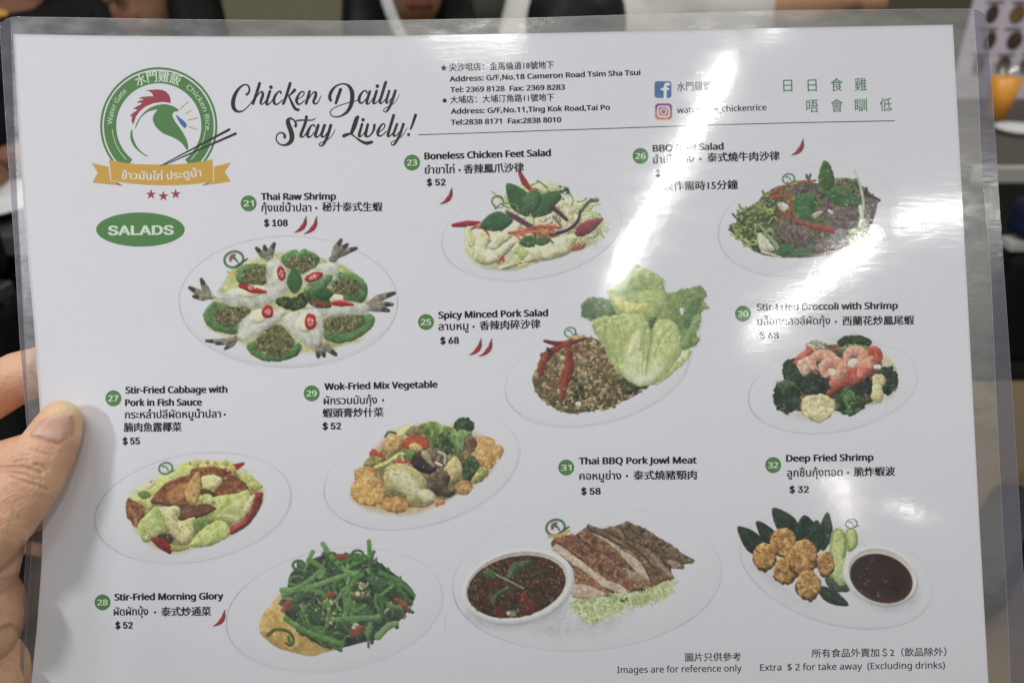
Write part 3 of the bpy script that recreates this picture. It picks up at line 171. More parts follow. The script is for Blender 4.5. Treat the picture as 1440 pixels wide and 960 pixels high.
def film_mat(name, haze, gloss=.055, rough=.11, tint=(1, 1, 1), hcol=(.8, .8, .82), waves=1., smudge=0.):
    """clear laminate: mostly see-through, a little milky, with a soft mirror on top and a slightly rippled skin"""
    m = bpy.data.materials.new(name); m.use_nodes = True; nt = m.node_tree; N = nt.nodes; L = nt.links
    N.remove(N['Principled BSDF']); out = N['Material Output']
    tr = N.new('ShaderNodeBsdfTransparent'); tr.inputs[0].default_value = (*tint, 1)
    df = N.new('ShaderNodeBsdfDiffuse'); df.inputs[0].default_value = (*hcol, 1)
    gl = N.new('ShaderNodeBsdfGlossy'); gl.inputs['Color'].default_value = (1, 1, 1, 1); gl.inputs['Roughness'].default_value = rough
    tc = N.new('ShaderNodeTexCoord')
    def noise(scale, det, stretch=None):
        n = N.new('ShaderNodeTexNoise'); n.inputs['Scale'].default_value = scale; n.inputs['Detail'].default_value = det
        if stretch:
            mp = N.new('ShaderNodeMapping'); mp.inputs['Scale'].default_value = stretch; mp.inputs['Rotation'].default_value = (.2, .1, .5); L.new(tc.outputs['Object'], mp.inputs[0]); L.new(mp.outputs[0], n.inputs['Vector'])
        else: L.new(tc.outputs['Object'], n.inputs['Vector'])
        return n
    b1 = N.new('ShaderNodeBump'); b1.inputs['Distance'].default_value = .00010*waves; L.new(noise(34, 2).outputs[0], b1.inputs['Height'])
    b2 = N.new('ShaderNodeBump'); b2.inputs['Distance'].default_value = .000010*waves; L.new(noise(420, 4).outputs[0], b2.inputs['Height']); L.new(b1.outputs[0], b2.inputs['Normal'])
    b3 = N.new('ShaderNodeBump'); b3.inputs['Distance'].default_value = .000011*waves; L.new(noise(900, 3, (.12, 1, 1)).outputs[0], b3.inputs['Height']); L.new(b2.outputs[0], b3.inputs['Normal'])
    L.new(b3.outputs[0], gl.inputs['Normal'])
    # scuffs: the mirror is a little broken up, as on a handled menu
    sc = noise(260, 6, (.4, 1, 1)); mr = N.new('ShaderNodeMapRange'); mr.inputs[1].default_value = .3; mr.inputs[2].default_value = .7; mr.inputs[3].default_value = rough*.75; mr.inputs[4].default_value = rough*1.35
    L.new(sc.outputs[0], mr.inputs[0]); L.new(mr.outputs[0], gl.inputs['Roughness'])
    m1 = N.new('ShaderNodeMixShader'); m1.inputs[0].default_value = haze; L.new(tr.outputs[0], m1.inputs[1]); L.new(df.outputs[0], m1.inputs[2])
    if smudge:   # finger marks and rubbed patches
        s1 = noise(48, 5, (1, .6, 1)); q = N.new('ShaderNodeMapRange'); q.inputs[1].default_value = .52; q.inputs[2].default_value = .78; q.inputs[3].default_value = haze; q.inputs[4].default_value = haze+smudge
        L.new(s1.outputs[0], q.inputs[0]); s2 = noise(1400, 2, (.05, 1, 1)); q2 = N.new('ShaderNodeMapRange'); q2.inputs[1].default_value = .68; q2.inputs[2].default_value = .74; q2.inputs[3].default_value = 0; q2.inputs[4].default_value = smudge*1.2
        L.new(s2.outputs[0], q2.inputs[0]); ad = N.new('ShaderNodeMath'); ad.operation = 'ADD'; L.new(q.outputs[0], ad.inputs[0]); L.new(q2.outputs[0], ad.inputs[1]); L.new(ad.outputs[0], m1.inputs[0])
    m2 = N.new('ShaderNodeMixShader'); m2.inputs[0].default_value = gloss; L.new(m1.outputs[0], m2.inputs[1]); L.new(gl.outputs[0], m2.inputs[2])
    L.new(m2.outputs[0], out.inputs[0])
    return m
def link(name, verts, faces, m, parent=None, smooth=False):
    me = bpy.data.meshes.new(name); me.from_pydata([tuple(map(float, v)) for v in verts], [], faces)
    for x in (m if isinstance(m, list) else [m]): me.materials.append(x)
    if smooth: me.polygons.foreach_set('use_smooth', [True]*len(me.polygons))
    me.update(); o = bpy.data.objects.new(name, me); COL.objects.link(o)
    if parent: adopt(o, parent)
    return o
def adopt(o, p):
    bpy.context.view_layer.update()
    o.parent = p; o.matrix_parent_inverse = p.matrix_world.inverted()
def empty(name, loc, label, cat, group=None):
    o = bpy.data.objects.new(name, None); COL.objects.link(o); o.location = loc; o.empty_display_size = .05
    tag(o, label, cat, group); bpy.context.view_layer.update(); return o
def tag(o, label=None, cat=None, group=None, kind=None):
    for k, v in (('label', label), ('category', cat), ('group', group), ('kind', kind)):
        if v: o[k] = v
    return o
def grid_mesh(name, xs, ys, pos, m, parent, keep=None, cols=None, smooth=True):
    """regular sheet of quads over picture coordinates xs, ys; keep masks quads; cols are linear colours per corner"""
    nx, ny = len(xs), len(ys); X, Y = np.meshgrid(xs, ys); V = pos(X, Y).reshape(-1, 3)
    i = np.arange(nx*ny).reshape(ny, nx)
    F = np.stack([i[:-1, :-1], i[1:, :-1], i[1:, 1:], i[:-1, 1:]], -1).reshape(-1, 4)
    if keep is not None: F = F[keep.reshape(-1)]
    used = np.zeros(len(V), bool); used[F.ravel()] = True; new = np.cumsum(used)-1
    V = V[used]; F = new[F]
    me = bpy.data.meshes.new(name); me.vertices.add(len(V)); me.vertices.foreach_set('co', V.astype(np.float32).ravel())
    me.loops.add(F.size); me.loops.foreach_set('vertex_index', F.astype(np.int32).ravel())
    me.polygons.add(len(F)); me.polygons.foreach_set('loop_start', np.arange(len(F), dtype=np.int32)*4)
    if smooth: me.polygons.foreach_set('use_smooth', np.ones(len(F), bool))
    me.update(calc_edges=True); me.validate()
    if cols is not None:
        a = me.color_attributes.new('ink', 'FLOAT_COLOR', 'POINT')
        C = np.ones((len(V), 4), np.float32); C[:, :3] = cols.reshape(-1, 3)[used]; a.data.foreach_set('color', C.ravel())
    me.materials.append(m); o = bpy.data.objects.new(name, me); COL.objects.link(o)
    if parent: adopt(o, parent)
    return o
class Print:
    """flat ink shapes given in picture coordinates, laid on the sheet as one mesh"""
    def __init__(s): s.v = []; s.f = []
    def add(s, P, F, z=0.): n = len(s.v); s.v += [(p[0], p[1], p[2] if len(p) > 2 else z) for p in P]; s.f += [tuple(n+i for i in f) for f in F]
    def poly(s, P): s.add(P, [tuple(range(len(P)))])
    def ribbon(s, pts, W, k=5, spline=True):
        P = np.array(pts, float); W = np.array(W if np.ndim(W) else [W]*len(P), float)
        if spline and len(P) > 2:
            Q = spl(P, k, False); t = np.arange(len(Q))/k; W = np.interp(t, np.arange(len(W)), W); P = Q
        T = np.gradient(P, axis=0); T /= np.maximum(np.linalg.norm(T, axis=1, keepdims=True), 1e-9); Nn = np.stack([-T[:, 1], T[:, 0]], 1)
        a, b = P+Nn*W[:, None], P-Nn*W[:, None]; n = len(P)
        s.add(np.concatenate([a, b]), [(i, i+1, n+i+1, n+i) for i in range(n-1)])
        for i, sg in ((0, -1), (n-1, 1)):
            ang = math.atan2(T[i, 1], T[i, 0]) + (0 if sg > 0 else math.pi)
            s.poly([(P[i, 0]+W[i]*math.cos(ang+q), P[i, 1]+W[i]*math.sin(ang+q)) for q in np.linspace(-math.pi/2, math.pi/2, 9)])
    def build(s, name, m, parent, lift, cut=22.):
        me = bpy.data.meshes.new(name); me.from_pydata([(x, y, z*1e3) for x, y, z in s.v], [], s.f)
        bm = bmesh.new(); bm.from_mesh(me)
        bmesh.ops.triangulate(bm, faces=[f for f in bm.faces if len(f.verts) > 4])
        for _ in range(4):
            E = [e for e in bm.edges if e.calc_length() > cut]
            if not E: break
            bmesh.ops.subdivide_edges(bm, edges=E, cuts=1); bmesh.ops.triangulate(bm, faces=[f for f in bm.faces if len(f.verts) > 4])
        A = np.array([v.co[:] for v in bm.verts]); Q = S(A[:, 0], A[:, 1], lift+A[:, 2]*1e-3)
        for v, q in zip(bm.verts, Q): v.co = q
        bmesh.ops.recalc_face_normals(bm, faces=bm.faces); bm.to_mesh(me); bm.free()
        me.materials.append(m); o = bpy.data.objects.new(name, me); COL.objects.link(o); adopt(o, parent)
        return o
def _face(raw, sc):
    out = {}
    for ln in raw.split('\n'):
        f = ln[1:].split('|'); C = []
        for q in f[1:]:
            if not q: continue
            v = [int(t) for t in q.split()]; x = y = 0; k = []
            for i in range(0, len(v), 6):
                x += v[i]; y += v[i+1]; k.append(((x+v[i+2], y+v[i+3]), (x, y), (x+v[i+4], y+v[i+5])))
            C.append(k)
        out[ln[0]] = (int(f[0])/sc, np.array([1/sc])[0], C)
    return out
FACES = {'h': _face(FACE_H, 700.), 'a': _face(FACE_A, 800.)}
def glyphs(text, face=None, res=2):
    """triangulated letters; overlapping contours go to separate layers so that they add up instead of cancelling out"""
    K = []
    if face and all(ch in FACES[face] for ch in text):
        x = 0.
        for ch in text:
            adv, k, C = FACES[face][ch]
            for knots in C: K.append(np.array([[(p[0]*k+x, p[1]*k) for p in kn] for kn in knots]))
            x += adv
    else:
        c = bpy.data.curves.new('lettering', 'FONT'); c.body = text; o = bpy.data.objects.new('lettering', c); COL.objects.link(o)
        cv = o.evaluated_get(bpy.context.evaluated_depsgraph_get()).to_curve(bpy.context.evaluated_depsgraph_get(), apply_modifiers=False)
        for sp in cv.splines: K.append(np.array([[p.handle_left[:2], p.co[:2], p.handle_right[:2]] for p in sp.bezier_points]))
        o.to_curve_clear() if hasattr(o, 'to_curve_clear') else None
        bpy.data.objects.remove(o); bpy.data.curves.remove(c)
    def outline(k):
        n = len(k); out = []
        for i in range(n):
            p0, h0, h1, p1 = k[i][1], k[i][2], k[(i+1) % n][0], k[(i+1) % n][1]
            for t in (0, .33, .67): out.append(p0*(1-t)**3+3*h0*t*(1-t)**2+3*h1*t*t*(1-t)+p1*t**3)
        return np.array(out)
    def inside(P, q):
        x, y = P[:, 0], P[:, 1]; x2, y2 = np.roll(x, 1), np.roll(y, 1)
        with np.errstate(all='ignore'): return ((((y > q[1]) != (y2 > q[1])) & (q[0] < (x2-x)*(q[1]-y)/(y2-y)+x)).sum() % 2) == 1
    O = [outline(k) for k in K]; A = [.5*np.sum(p[:, 0]*np.roll(p[:, 1], -1)-p[:, 1]*np.roll(p[:, 0], -1)) for p in O]
    sg = np.sign(A[int(np.argmax(np.abs(A)))]); outer = [i for i in range(len(K)) if A[i]*sg > 0]; holes = {i: [] for i in outer}
    for i in range(len(K)):
        if i in holes: continue
        c = [j for j in outer if inside(O[j], O[i][0])]
        if c: holes[min(c, key=lambda j: abs(A[j]))].append(i)
    layers = []
    for i in outer:
        lo, hi = O[i].min(0), O[i].max(0)
        for L in layers:
            if all((hi < l2).any() or (lo > h2).any() for l2, h2, _ in L): L.append((lo, hi, i)); break
        else: layers.append([(lo, hi, i)])
    VV, FF = [], []
    for L in layers:
        c = bpy.data.curves.new('lettering', 'CURVE'); c.dimensions = '2D'; c.fill_mode = 'BOTH'; c.resolution_u = res
        for _, _, i in L:
            for j in [i]+holes[i]:
                sp = c.splines.new('BEZIER'); sp.bezier_points.add(len(K[j])-1); sp.use_cyclic_u = True; sp.resolution_u = res
                for q, (hl, co, hr) in zip(sp.bezier_points, K[j]):
                    q.handle_left_type = q.handle_right_type = 'FREE'; q.co = (*co, 0); q.handle_left = (*hl, 0); q.handle_right = (*hr, 0)
        o = bpy.data.objects.new('lettering', c); COL.objects.link(o); ev = o.evaluated_get(bpy.context.evaluated_depsgraph_get()); me = ev.to_mesh()
        n = len(VV); VV += [v.co[:2] for v in me.vertices]; FF += [tuple(n+k for k in p.vertices) for p in me.polygons]
        ev.to_mesh_clear(); bpy.data.objects.remove(o); bpy.data.curves.remove(c)
    return np.array(VV).reshape(-1, 2), FF
EM = {'h': .605, 'a': .54}
def _bold(pr, P, F, w):
    """heavier weight: the outline grown by w picture units, as overlapping ink passes a hair apart"""
    if w <= 0: return pr.add(P, F)
    for i in range(7):
        t = i*2*math.pi/6; d = (0, 0) if i == 6 else (math.cos(t)*w, math.sin(t)*w*.45)
        pr.add(P+np.array(d), F, i*1.5e-6)
def write(pr, text, a, b, h, bold=0., em=.66, face=None):
    """set a line of type from a to b (ends of its baseline, picture coordinates); h is the height of its capitals"""
    V, F = glyphs(text, face); em = EM[face] if face and face in EM and all(ch in FACES[face] for ch in text) else em
    x0, x1 = V[:, 0].min(), V[:, 0].max(); a = np.array(a, float); b = np.array(b, float)
    t = (V[:, 0]-x0)/(x1-x0); d = b-a; u = d/np.hypot(*d); n = np.array([u[1], -u[0]]); a = a+u*bold; d = d-2*u*bold
    P = a+t[:, None]*d+V[:, 1:2]/em*(h-.9*bold)*n+n*bold*.45
    _bold(pr, P, F, bold)
def write_arc(pr, text, c, r, a0, a1, h, bold=0., em=.66, face=None):
    V, F = glyphs(text, face); x0, x1 = V[:, 0].min(), V[:, 0].max(); em = EM[face] if face in EM else em
    t = (V[:, 0]-x0)/(x1-x0); A = np.radians(a0+(a1-a0)*t); R = r+V[:, 1]/em*h
    _bold(pr, np.stack([c[0]+np.cos(A)*R, c[1]-np.sin(A)*R], 1), F, bold)
def blob(name, balls, voxel, m, parent=None, smooth=6, post=None, sub=3, dens=.22):
    """one continuous body: tapered limbs given as chains of (point, radius), fused into a single skin"""
    bm = bmesh.new()
    def ball(p, r, sc=(1, 1, 1), axes=None):
        g = bmesh.ops.create_icosphere(bm, subdivisions=sub, radius=1)
        for v in g['verts']:
            q = np.array(v.co)*r*np.array(sc)
            v.co = Vector(p+(q if axes is None else axes.T @ q))
    for chain in balls:
        sc = chain.get('sc', (1, 1, 1)); ax = chain.get('axes'); P = [np.array(p, float) for p in chain['p']]; R = chain['r']
        if len(P) == 1: ball(P[0], R[0], sc, ax)
        for i in range(len(P)-1):
            n = max(2, int(np.linalg.norm(P[i+1]-P[i])/(min(R[i], R[i+1])*dens)))
            for k in range(n+(i == len(P)-2)):
                t = k/n; u = t*t*(3-2*t)
                ball(P[i]+(P[i+1]-P[i])*t, R[i]+(R[i+1]-R[i])*u, sc, ax)
    me = bpy.data.meshes.new(name); bm.to_mesh(me); bm.free()
    o = bpy.data.objects.new(name, me); COL.objects.link(o)
    r = o.modifiers.new('r', 'REMESH'); r.mode = 'VOXEL'; r.voxel_size = voxel; r.use_smooth_shade = True
    if smooth: s_ = o.modifiers.new('s', 'SMOOTH'); s_.factor = .5; s_.iterations = smooth
    m2 = bpy.data.meshes.new_from_object(o.evaluated_get(bpy.context.evaluated_depsgraph_get()))
    bpy.data.objects.remove(o); bpy.data.meshes.remove(me)
    if post: post(m2)
    m2.name = name; m2.materials.clear(); m2.materials.append(m); m2.polygons.foreach_set('use_smooth', [True]*len(m2.polygons))
    o = bpy.data.objects.new(name, m2); COL.objects.link(o)
    if parent: adopt(o, parent)
    return o
# ---------------------------------------------------------------- dish pictures: the printed food is drawn procedurally
_rt = np.random.RandomState(7).rand(256, 256)
def vn(x, y, seed=0):
    x = x + seed*17.31; y = y + seed*9.77
    xi = np.floor(x).astype(int); yi = np.floor(y).astype(int); fx = x-xi; fy = y-yi
    fx = fx*fx*(3-2*fx); fy = fy*fy*(3-2*fy)
    a = _rt[xi % 256, yi % 256]; b = _rt[(xi+1) % 256, yi % 256]
    c = _rt[xi % 256, (yi+1) % 256]; d = _rt[(xi+1) % 256, (yi+1) % 256]
    return (a*(1-fx)+b*fx)*(1-fy)+(c*(1-fx)+d*fx)*fy
def fbm(x, y, seed=0, o=3):
    t = 0; a = 1; s = 0
    for i in range(o):
        t = t+a*vn(x*2**i, y*2**i, seed+i*3); s += a; a *= .55
    return t/s-.5
def spl(pts, k=6, closed=True):
    P = np.array(pts, float); n = len(P); out = []
    for i in range(n if closed else n-1):
        p0, p1, p2, p3 = ((P[(i-1) % n], P[i], P[(i+1) % n], P[(i+2) % n]) if closed
                          else (P[max(i-1, 0)], P[i], P[i+1], P[min(i+2, n-1)]))
        for t in np.arange(k)/k:
            out.append(.5*((2*p1)+(p2-p0)*t+(2*p0-5*p1+4*p2-p3)*t*t+(3*p1-p0-3*p2+p3)*t**3))
    if not closed: out.append(P[-1])
    return np.array(out)
def ell(cx, cy, rx, ry, rot=0, n=28, wob=0, seed=0):
    t = np.arange(n)/n*2*np.pi
    r = 1+wob*(np.random.RandomState(seed).rand(n)-.5)*2
    x = np.cos(t)*rx*r; y = np.sin(t)*ry*r; a = math.radians(rot)
    return np.stack([cx+x*math.cos(a)-y*math.sin(a), cy+x*math.sin(a)+y*math.cos(a)], 1)
class Dish:
    """A printed plate picture. Coordinates are those of its own artwork; (ox, oy, sc) places the artwork on the page."""
    def __init__(s, ox, oy, sc, box, step=.85, seed=1):
        s.ox, s.oy, s.sc, s.step = ox, oy, sc, step
        x0, y0, x1, y1 = box
        s.px = np.arange(x0, x1, step); s.py = np.arange(y0, y1, step)
        s.X, s.Y = np.meshgrid((s.px-ox)*sc, (s.py-oy)*sc)
        s.C = np.ones(s.X.shape+(3,))*255.; s.A = np.zeros(s.X.shape)
        s.aa = step*sc; s.rng = np.random.RandomState(seed); s.sd = seed*11
    def _win(s, P, m):
        X0, Y0 = P.min(0)-m; X1, Y1 = P.max(0)+m
        i0, i1 = np.searchsorted(s.X[0], [X0, X1]); j0, j1 = np.searchsorted(s.Y[:, 0], [Y0, Y1])
        return (slice(max(j0-1, 0), j1+1), slice(max(i0-1, 0), i1+1))
    def comp(s, w, col, a):
        A0 = s.A[w]; Ao = a+A0*(1-a); k = np.where(Ao > 1e-6, a/np.maximum(Ao, 1e-6), 0)
        s.C[w] = s.C[w]*(1-k[..., None])+col*k[..., None]; s.A[w] = Ao
    def poly(s, pts, col, wob=2.5, wf=None, sh=.35, r=None, nz=.12, nf=None, col2=None, t2=0., a=1, ft=1., sm=True, lo=None, L=(-.45, -.9)):
        """filled organic shape: wob outline jitter, sh rounded shading, nz mottling, col2 second tone"""
        P = spl(pts) if sm else np.array(pts, float)
        s.sd += 1; sd = s.sd
        ext = (P.max(0)-P.min(0)); size = max(ext.min(), 4)
        wf = wf or size*.22; nf = nf or size*.16; r = r or size*.38
        w = s._win(P, wob*2+ft*s.aa*3)
        X, Y = s.X[w], s.Y[w]
        if X.size == 0: return
        Xw = X+fbm(X/wf, Y/wf, sd)*2*wob; Yw = Y+fbm(X/wf, Y/wf, sd+50)*2*wob
        d2 = np.full(X.shape, 1e18); gx = np.zeros(X.shape); gy = np.zeros(X.shape); ins = np.zeros(X.shape, bool)
        n = len(P)
        for i in range(n):
            ax, ay = P[i]; bx, by = P[(i+1) % n]; ex, ey = bx-ax, by-ay; L2 = ex*ex+ey*ey+1e-12
            t = np.clip(((Xw-ax)*ex+(Yw-ay)*ey)/L2, 0, 1); qx = Xw-ax-t*ex; qy = Yw-ay-t*ey; q = qx*qx+qy*qy
            m = q < d2; d2 = np.where(m, q, d2); gx = np.where(m, qx, gx); gy = np.where(m, qy, gy)
            if ay != by: ins ^= ((ay > Yw) != (by > Yw)) & (Xw < (bx-ax)*(Yw-ay)/(by-ay)+ax)
        d = np.sqrt(d2); sd_ = np.where(ins, d, -d)
        al = np.clip(sd_/(ft*s.aa)+.5, 0, 1)*a
        g = np.maximum(d, 1e-6); e = np.clip(1-sd_/r, 0, 1)**1.6
        # d grows inward, so the outward normal at the rim is -(gx, gy)/d
        lam = (-(gx/g)*L[0]-(gy/g)*L[1])*e*np.where(ins, 1, -1)
        c = np.array(col, float)[None, None, :]*np.ones(X.shape+(1,))
        if col2 is not None:
            k = np.clip((fbm(X/nf, Y/nf, sd+9)-t2)*5+.5, 0, 1)[..., None]; c = c*(1-k)+np.array(col2, float)*k
        if lo is not None:   # browned rim
            c = c*(1-e[..., None]*.8)+np.array(lo, float)*e[..., None]*.8
        f = 1+sh*(lam-.25*e)+nz*2*fbm(X/nf, Y/nf, sd+5)+nz*1.2*fbm(X/nf*3.1, Y/nf*3.1, sd+7, 2)
        s.comp(w, np.clip(c*f[..., None], 0, 255), al)
    def stroke(s, pts, w0, col, w1=None, sh=.35, nz=.08, a=1, wm=None, k=5, hl=0.):
        """ribbon along a smooth line, tapering w0 -> (wm) -> w1"""
        P = spl(pts, k, False); n = len(P); w1 = w0 if w1 is None else w1
        tt = np.linspace(0, 1, n)
        W = np.interp(tt, [0, .5, 1], [w0, (w0+w1)/2 if wm is None else wm, w1])
        s.sd += 1
        w = s._win(P, W.max()+2*s.aa); X, Y = s.X[w], s.Y[w]
        if X.size == 0: return
        best = np.full(X.shape, 1e9); v = np.zeros(X.shape); ww = np.ones(X.shape)
        for i in range(n-1):
            ax, ay = P[i]; ex, ey = P[i+1]-P[i]; L2 = ex*ex+ey*ey+1e-9
            t = np.clip(((X-ax)*ex+(Y-ay)*ey)/L2, 0, 1); qx = X-ax-t*ex; qy = Y-ay-t*ey
            wd = W[i]+(W[i+1]-W[i])*t; q = np.sqrt(qx*qx+qy*qy)-wd
            m = q < best; best = np.where(m, q, best); v = np.where(m, (qy*.8+qx*.5)/np.maximum(wd, .5), v); ww = np.where(m, wd, ww)
        al = np.clip(-best/s.aa+.5, 0, 1)*a
        f = 1-sh*v*.8-sh*.25*v*v+nz*2*fbm(X/12, Y/12, s.sd)+hl*.6*np.clip(1-np.abs(v+.35)*3, 0, 1)
        s.comp(w, np.clip(np.array(col, float)*f[..., None], 0, 255), al)
    def dots(s, region, n, rad, cols, sh=.3, wob=.25, a=1., asp=.5):
        """n small bits of food scattered inside a region"""
        P = spl(region); lo, hi = P.min(0), P.max(0); k = 0; tries = 0
        while k < n and tries < n*20:
            tries += 1
            x, y = lo+(hi-lo)*s.rng.rand(2)
            ins = False; j = len(P)-1
            ay, by = P[:, 1], np.roll(P[:, 1], 1); ax, bx = P[:, 0], np.roll(P[:, 0], 1)
            with np.errstate(all='ignore'):
                ins = (((ay > y) != (by > y)) & (x < (bx-ax)*(y-ay)/(by-ay)+ax)).sum() % 2
            if not ins: continue
            k += 1; r = rad[0]+(rad[1]-rad[0])*s.rng.rand()
            c = np.array(cols[s.rng.randint(len(cols))], float)*(1+.2*(s.rng.rand()-.5))
            q = r*(1-asp*s.rng.rand()); th = s.rng.rand()*3.14
            w = s._win(np.array([[x-r, y-r], [x+r, y+r]]), s.aa*2); X, Y = s.X[w]-x, s.Y[w]-y
            if X.size == 0: continue
            u = (X*math.cos(th)+Y*math.sin(th))/r; v = (-X*math.sin(th)+Y*math.cos(th))/q
            d = np.sqrt(u*u+v*v)*(1+wob*fbm(X/r*1.3, Y/r*1.3, k))
            al = np.clip((1-d)*r/s.aa+.5, 0, 1)*a
            f = 1+sh*(-(X*.4+Y*.9)/r)*.7
            s.comp(w, np.clip(c*f[..., None], 0, 255), al)
    def strands(s, region, n, ln, w, cols, ang=None, spread=3.14, curl=.6, sh=.35, a=1.):
        """n thin curved strands with centres inside a region"""
        P = spl(region); lo, hi = P.min(0), P.max(0); k = 0; tries = 0
        while k < n and tries < n*20:
            tries += 1
            x, y = lo+(hi-lo)*s.rng.rand(2)
            ay, by = P[:, 1], np.roll(P[:, 1], 1); ax, bx = P[:, 0], np.roll(P[:, 0], 1)
            with np.errstate(all='ignore'):
                if not (((ay > y) != (by > y)) & (x < (bx-ax)*(y-ay)/(by-ay)+ax)).sum() % 2: continue
            k += 1; th = (s.rng.rand()*3.14 if ang is None else math.radians(ang)+(s.rng.rand()-.5)*spread)
            l = ln[0]+(ln[1]-ln[0])*s.rng.rand(); cv = (s.rng.rand()-.5)*2*curl
            pts = []
            for t in (-1, -.33, .33, 1):
                pts.append((x+math.cos(th+cv*t)*l*.5*t, y+math.sin(th+cv*t)*l*.5*t))
            c = np.array(cols[s.rng.randint(len(cols))], float)*(1+.25*(s.rng.rand()-.5))
            s.stroke(pts, w[0]+(w[1]-w[0])*s.rng.rand(), c, sh=sh, a=a, k=3)
    def plate(s, cx, cy, rx, ry, rot=0, tint=(221, 219, 223), edge=(118, 118, 120), part=None, lw=.8, rim=0):
        """white oval plate: faint fill and a thin grey outline that comes and goes"""
        a = math.radians(rot); dx, dy = s.X-cx, s.Y-cy
        u = (dx*math.cos(a)+dy*math.sin(a))/rx; v = (-dx*math.sin(a)+dy*math.cos(a))/ry
        q = np.sqrt(u*u+v*v); d = (1-q)*min(rx, ry)
        w = (slice(None), slice(None))
        inside = np.clip(d/s.aa+.5, 0, 1)
        f = 1-.025*np.clip((q-.55)/.45, 0, 1)*np.clip(v+.3, 0, 1)+.006*fbm(s.X/40, s.Y/40, 3)
        s.comp(w, np.array(tint, float)*f[..., None], inside)
        th = np.arctan2(v, u)
        g = .35+.55*np.clip(vn(th*2.2+5, th*0+s.sd, 2)*1.6-.3, 0, 1)
        g = g*(.5+.5*vn(s.X/9, s.Y/9, 4))
        if part is not None: g = g*(.25+.75*np.clip(np.cos(th-math.radians(part))*1.2+.4, 0, 1))
        line = np.clip(1-np.abs(d)/(lw*s.aa), 0, 1)*g
        s.comp(w, np.array(edge, float)*np.ones(s.X.shape+(1,)), line)
        if rim:
            b = np.clip(np.sin(th), 0, 1)**2*np.clip(1-np.abs(d-rim)/(rim*.8), 0, 1)
            s.comp(w, np.array((190, 190, 192), float)*np.ones(s.X.shape+(1,)), b*.45)
    def leaf(s, base, tip, wd, col, bend=0, vein=(150, 170, 110), nz=.15, sh=.3, wob=2, vw=1.2, col2=None):
        b = np.array(base, float); t = np.array(tip, float); d = t-b; n = np.array([-d[1], d[0]])/max(np.hypot(*d), 1e-6)
        c = lambda f: b+d*f+n*bend*math.sin(f*3.14)
        pts = [b]+[c(f)+n*wd*g for f, g in ((.2, .7), (.45, 1), (.75, .7))]+[t]+[c(f)-n*wd*g for f, g in ((.75, .7), (.45, 1), (.2, .7))]
        s.poly(pts, col, nz=nz, sh=sh, wob=wob, col2=col2)
        if vein is not None: s.stroke([b, c(.35), c(.7), c(.95)], vw, vein, vw*.4, sh=0, a=.55)
    def chilli(s, pts, w, col=(170, 35, 30)):
        s.stroke(pts, w*.5, col, w*.3, wm=w, hl=.35)
    def ring(s, x, y, rx, ry, rot, col=(178, 32, 34), inner=(226, 150, 130), seeds=3):
        s.poly(ell(x, y, rx, ry, rot, 14, .06, int(x)), col, wob=1, sh=.35)
        s.poly(ell(x, y, rx*.58, ry*.55, rot, 12, .1, int(y)), inner, wob=1, sh=.1, col2=(196, 60, 50), t2=.0)
        for i in range(seeds):
            t = i*2.1+x; a = math.radians(rot)
            u, v = math.cos(t)*rx*.35, math.sin(t)*ry*.3
            s.poly(ell(x+u*math.cos(a)-v*math.sin(a), y+u*math.sin(a)+v*math.cos(a), 4, 3, t*50, 8), (240, 222, 190), wob=0, nz=0)
    def crest(s, x, y, r, rot=-15, full=True):
        """little restaurant crest printed on the plate rim"""
        G = (74, 122, 84)
        s.stroke(ell(x, y, r, r*.82, rot, 18).tolist()+[ell(x, y, r, r*.82, rot, 18)[0].tolist()], r*.13, G, sh=0, k=3)
        if full:
            s.stroke([(x-r*.35, y+r*.1), (x-r*.3, y-r*.3), (x+r*.05, y-r*.45)], r*.16, (176, 72, 76), sh=0)
            s.stroke([(x-r*.1, y-r*.25), (x+r*.2, y), (x+r*.5, y+r*.4)], r*.2, G, r*.05, sh=0)
            s.stroke([(x+r*.2, y+r*.75), (x+r*1.4, y-r*.05)], r*.09, (60, 60, 58), sh=0)
        else:
            s.stroke([(x-r*.4, y-r*.3), (x+r*.1, y-r*.2), (x+r*.45, y+r*.5)], r*.14, G, r*.05, sh=0)
            s.stroke([(x+r*.3, y+r*.8), (x+r*1.3, y+r*.3)], r*.1, (90, 110, 90), sh=0)
GARLIC = (232, 224, 186)
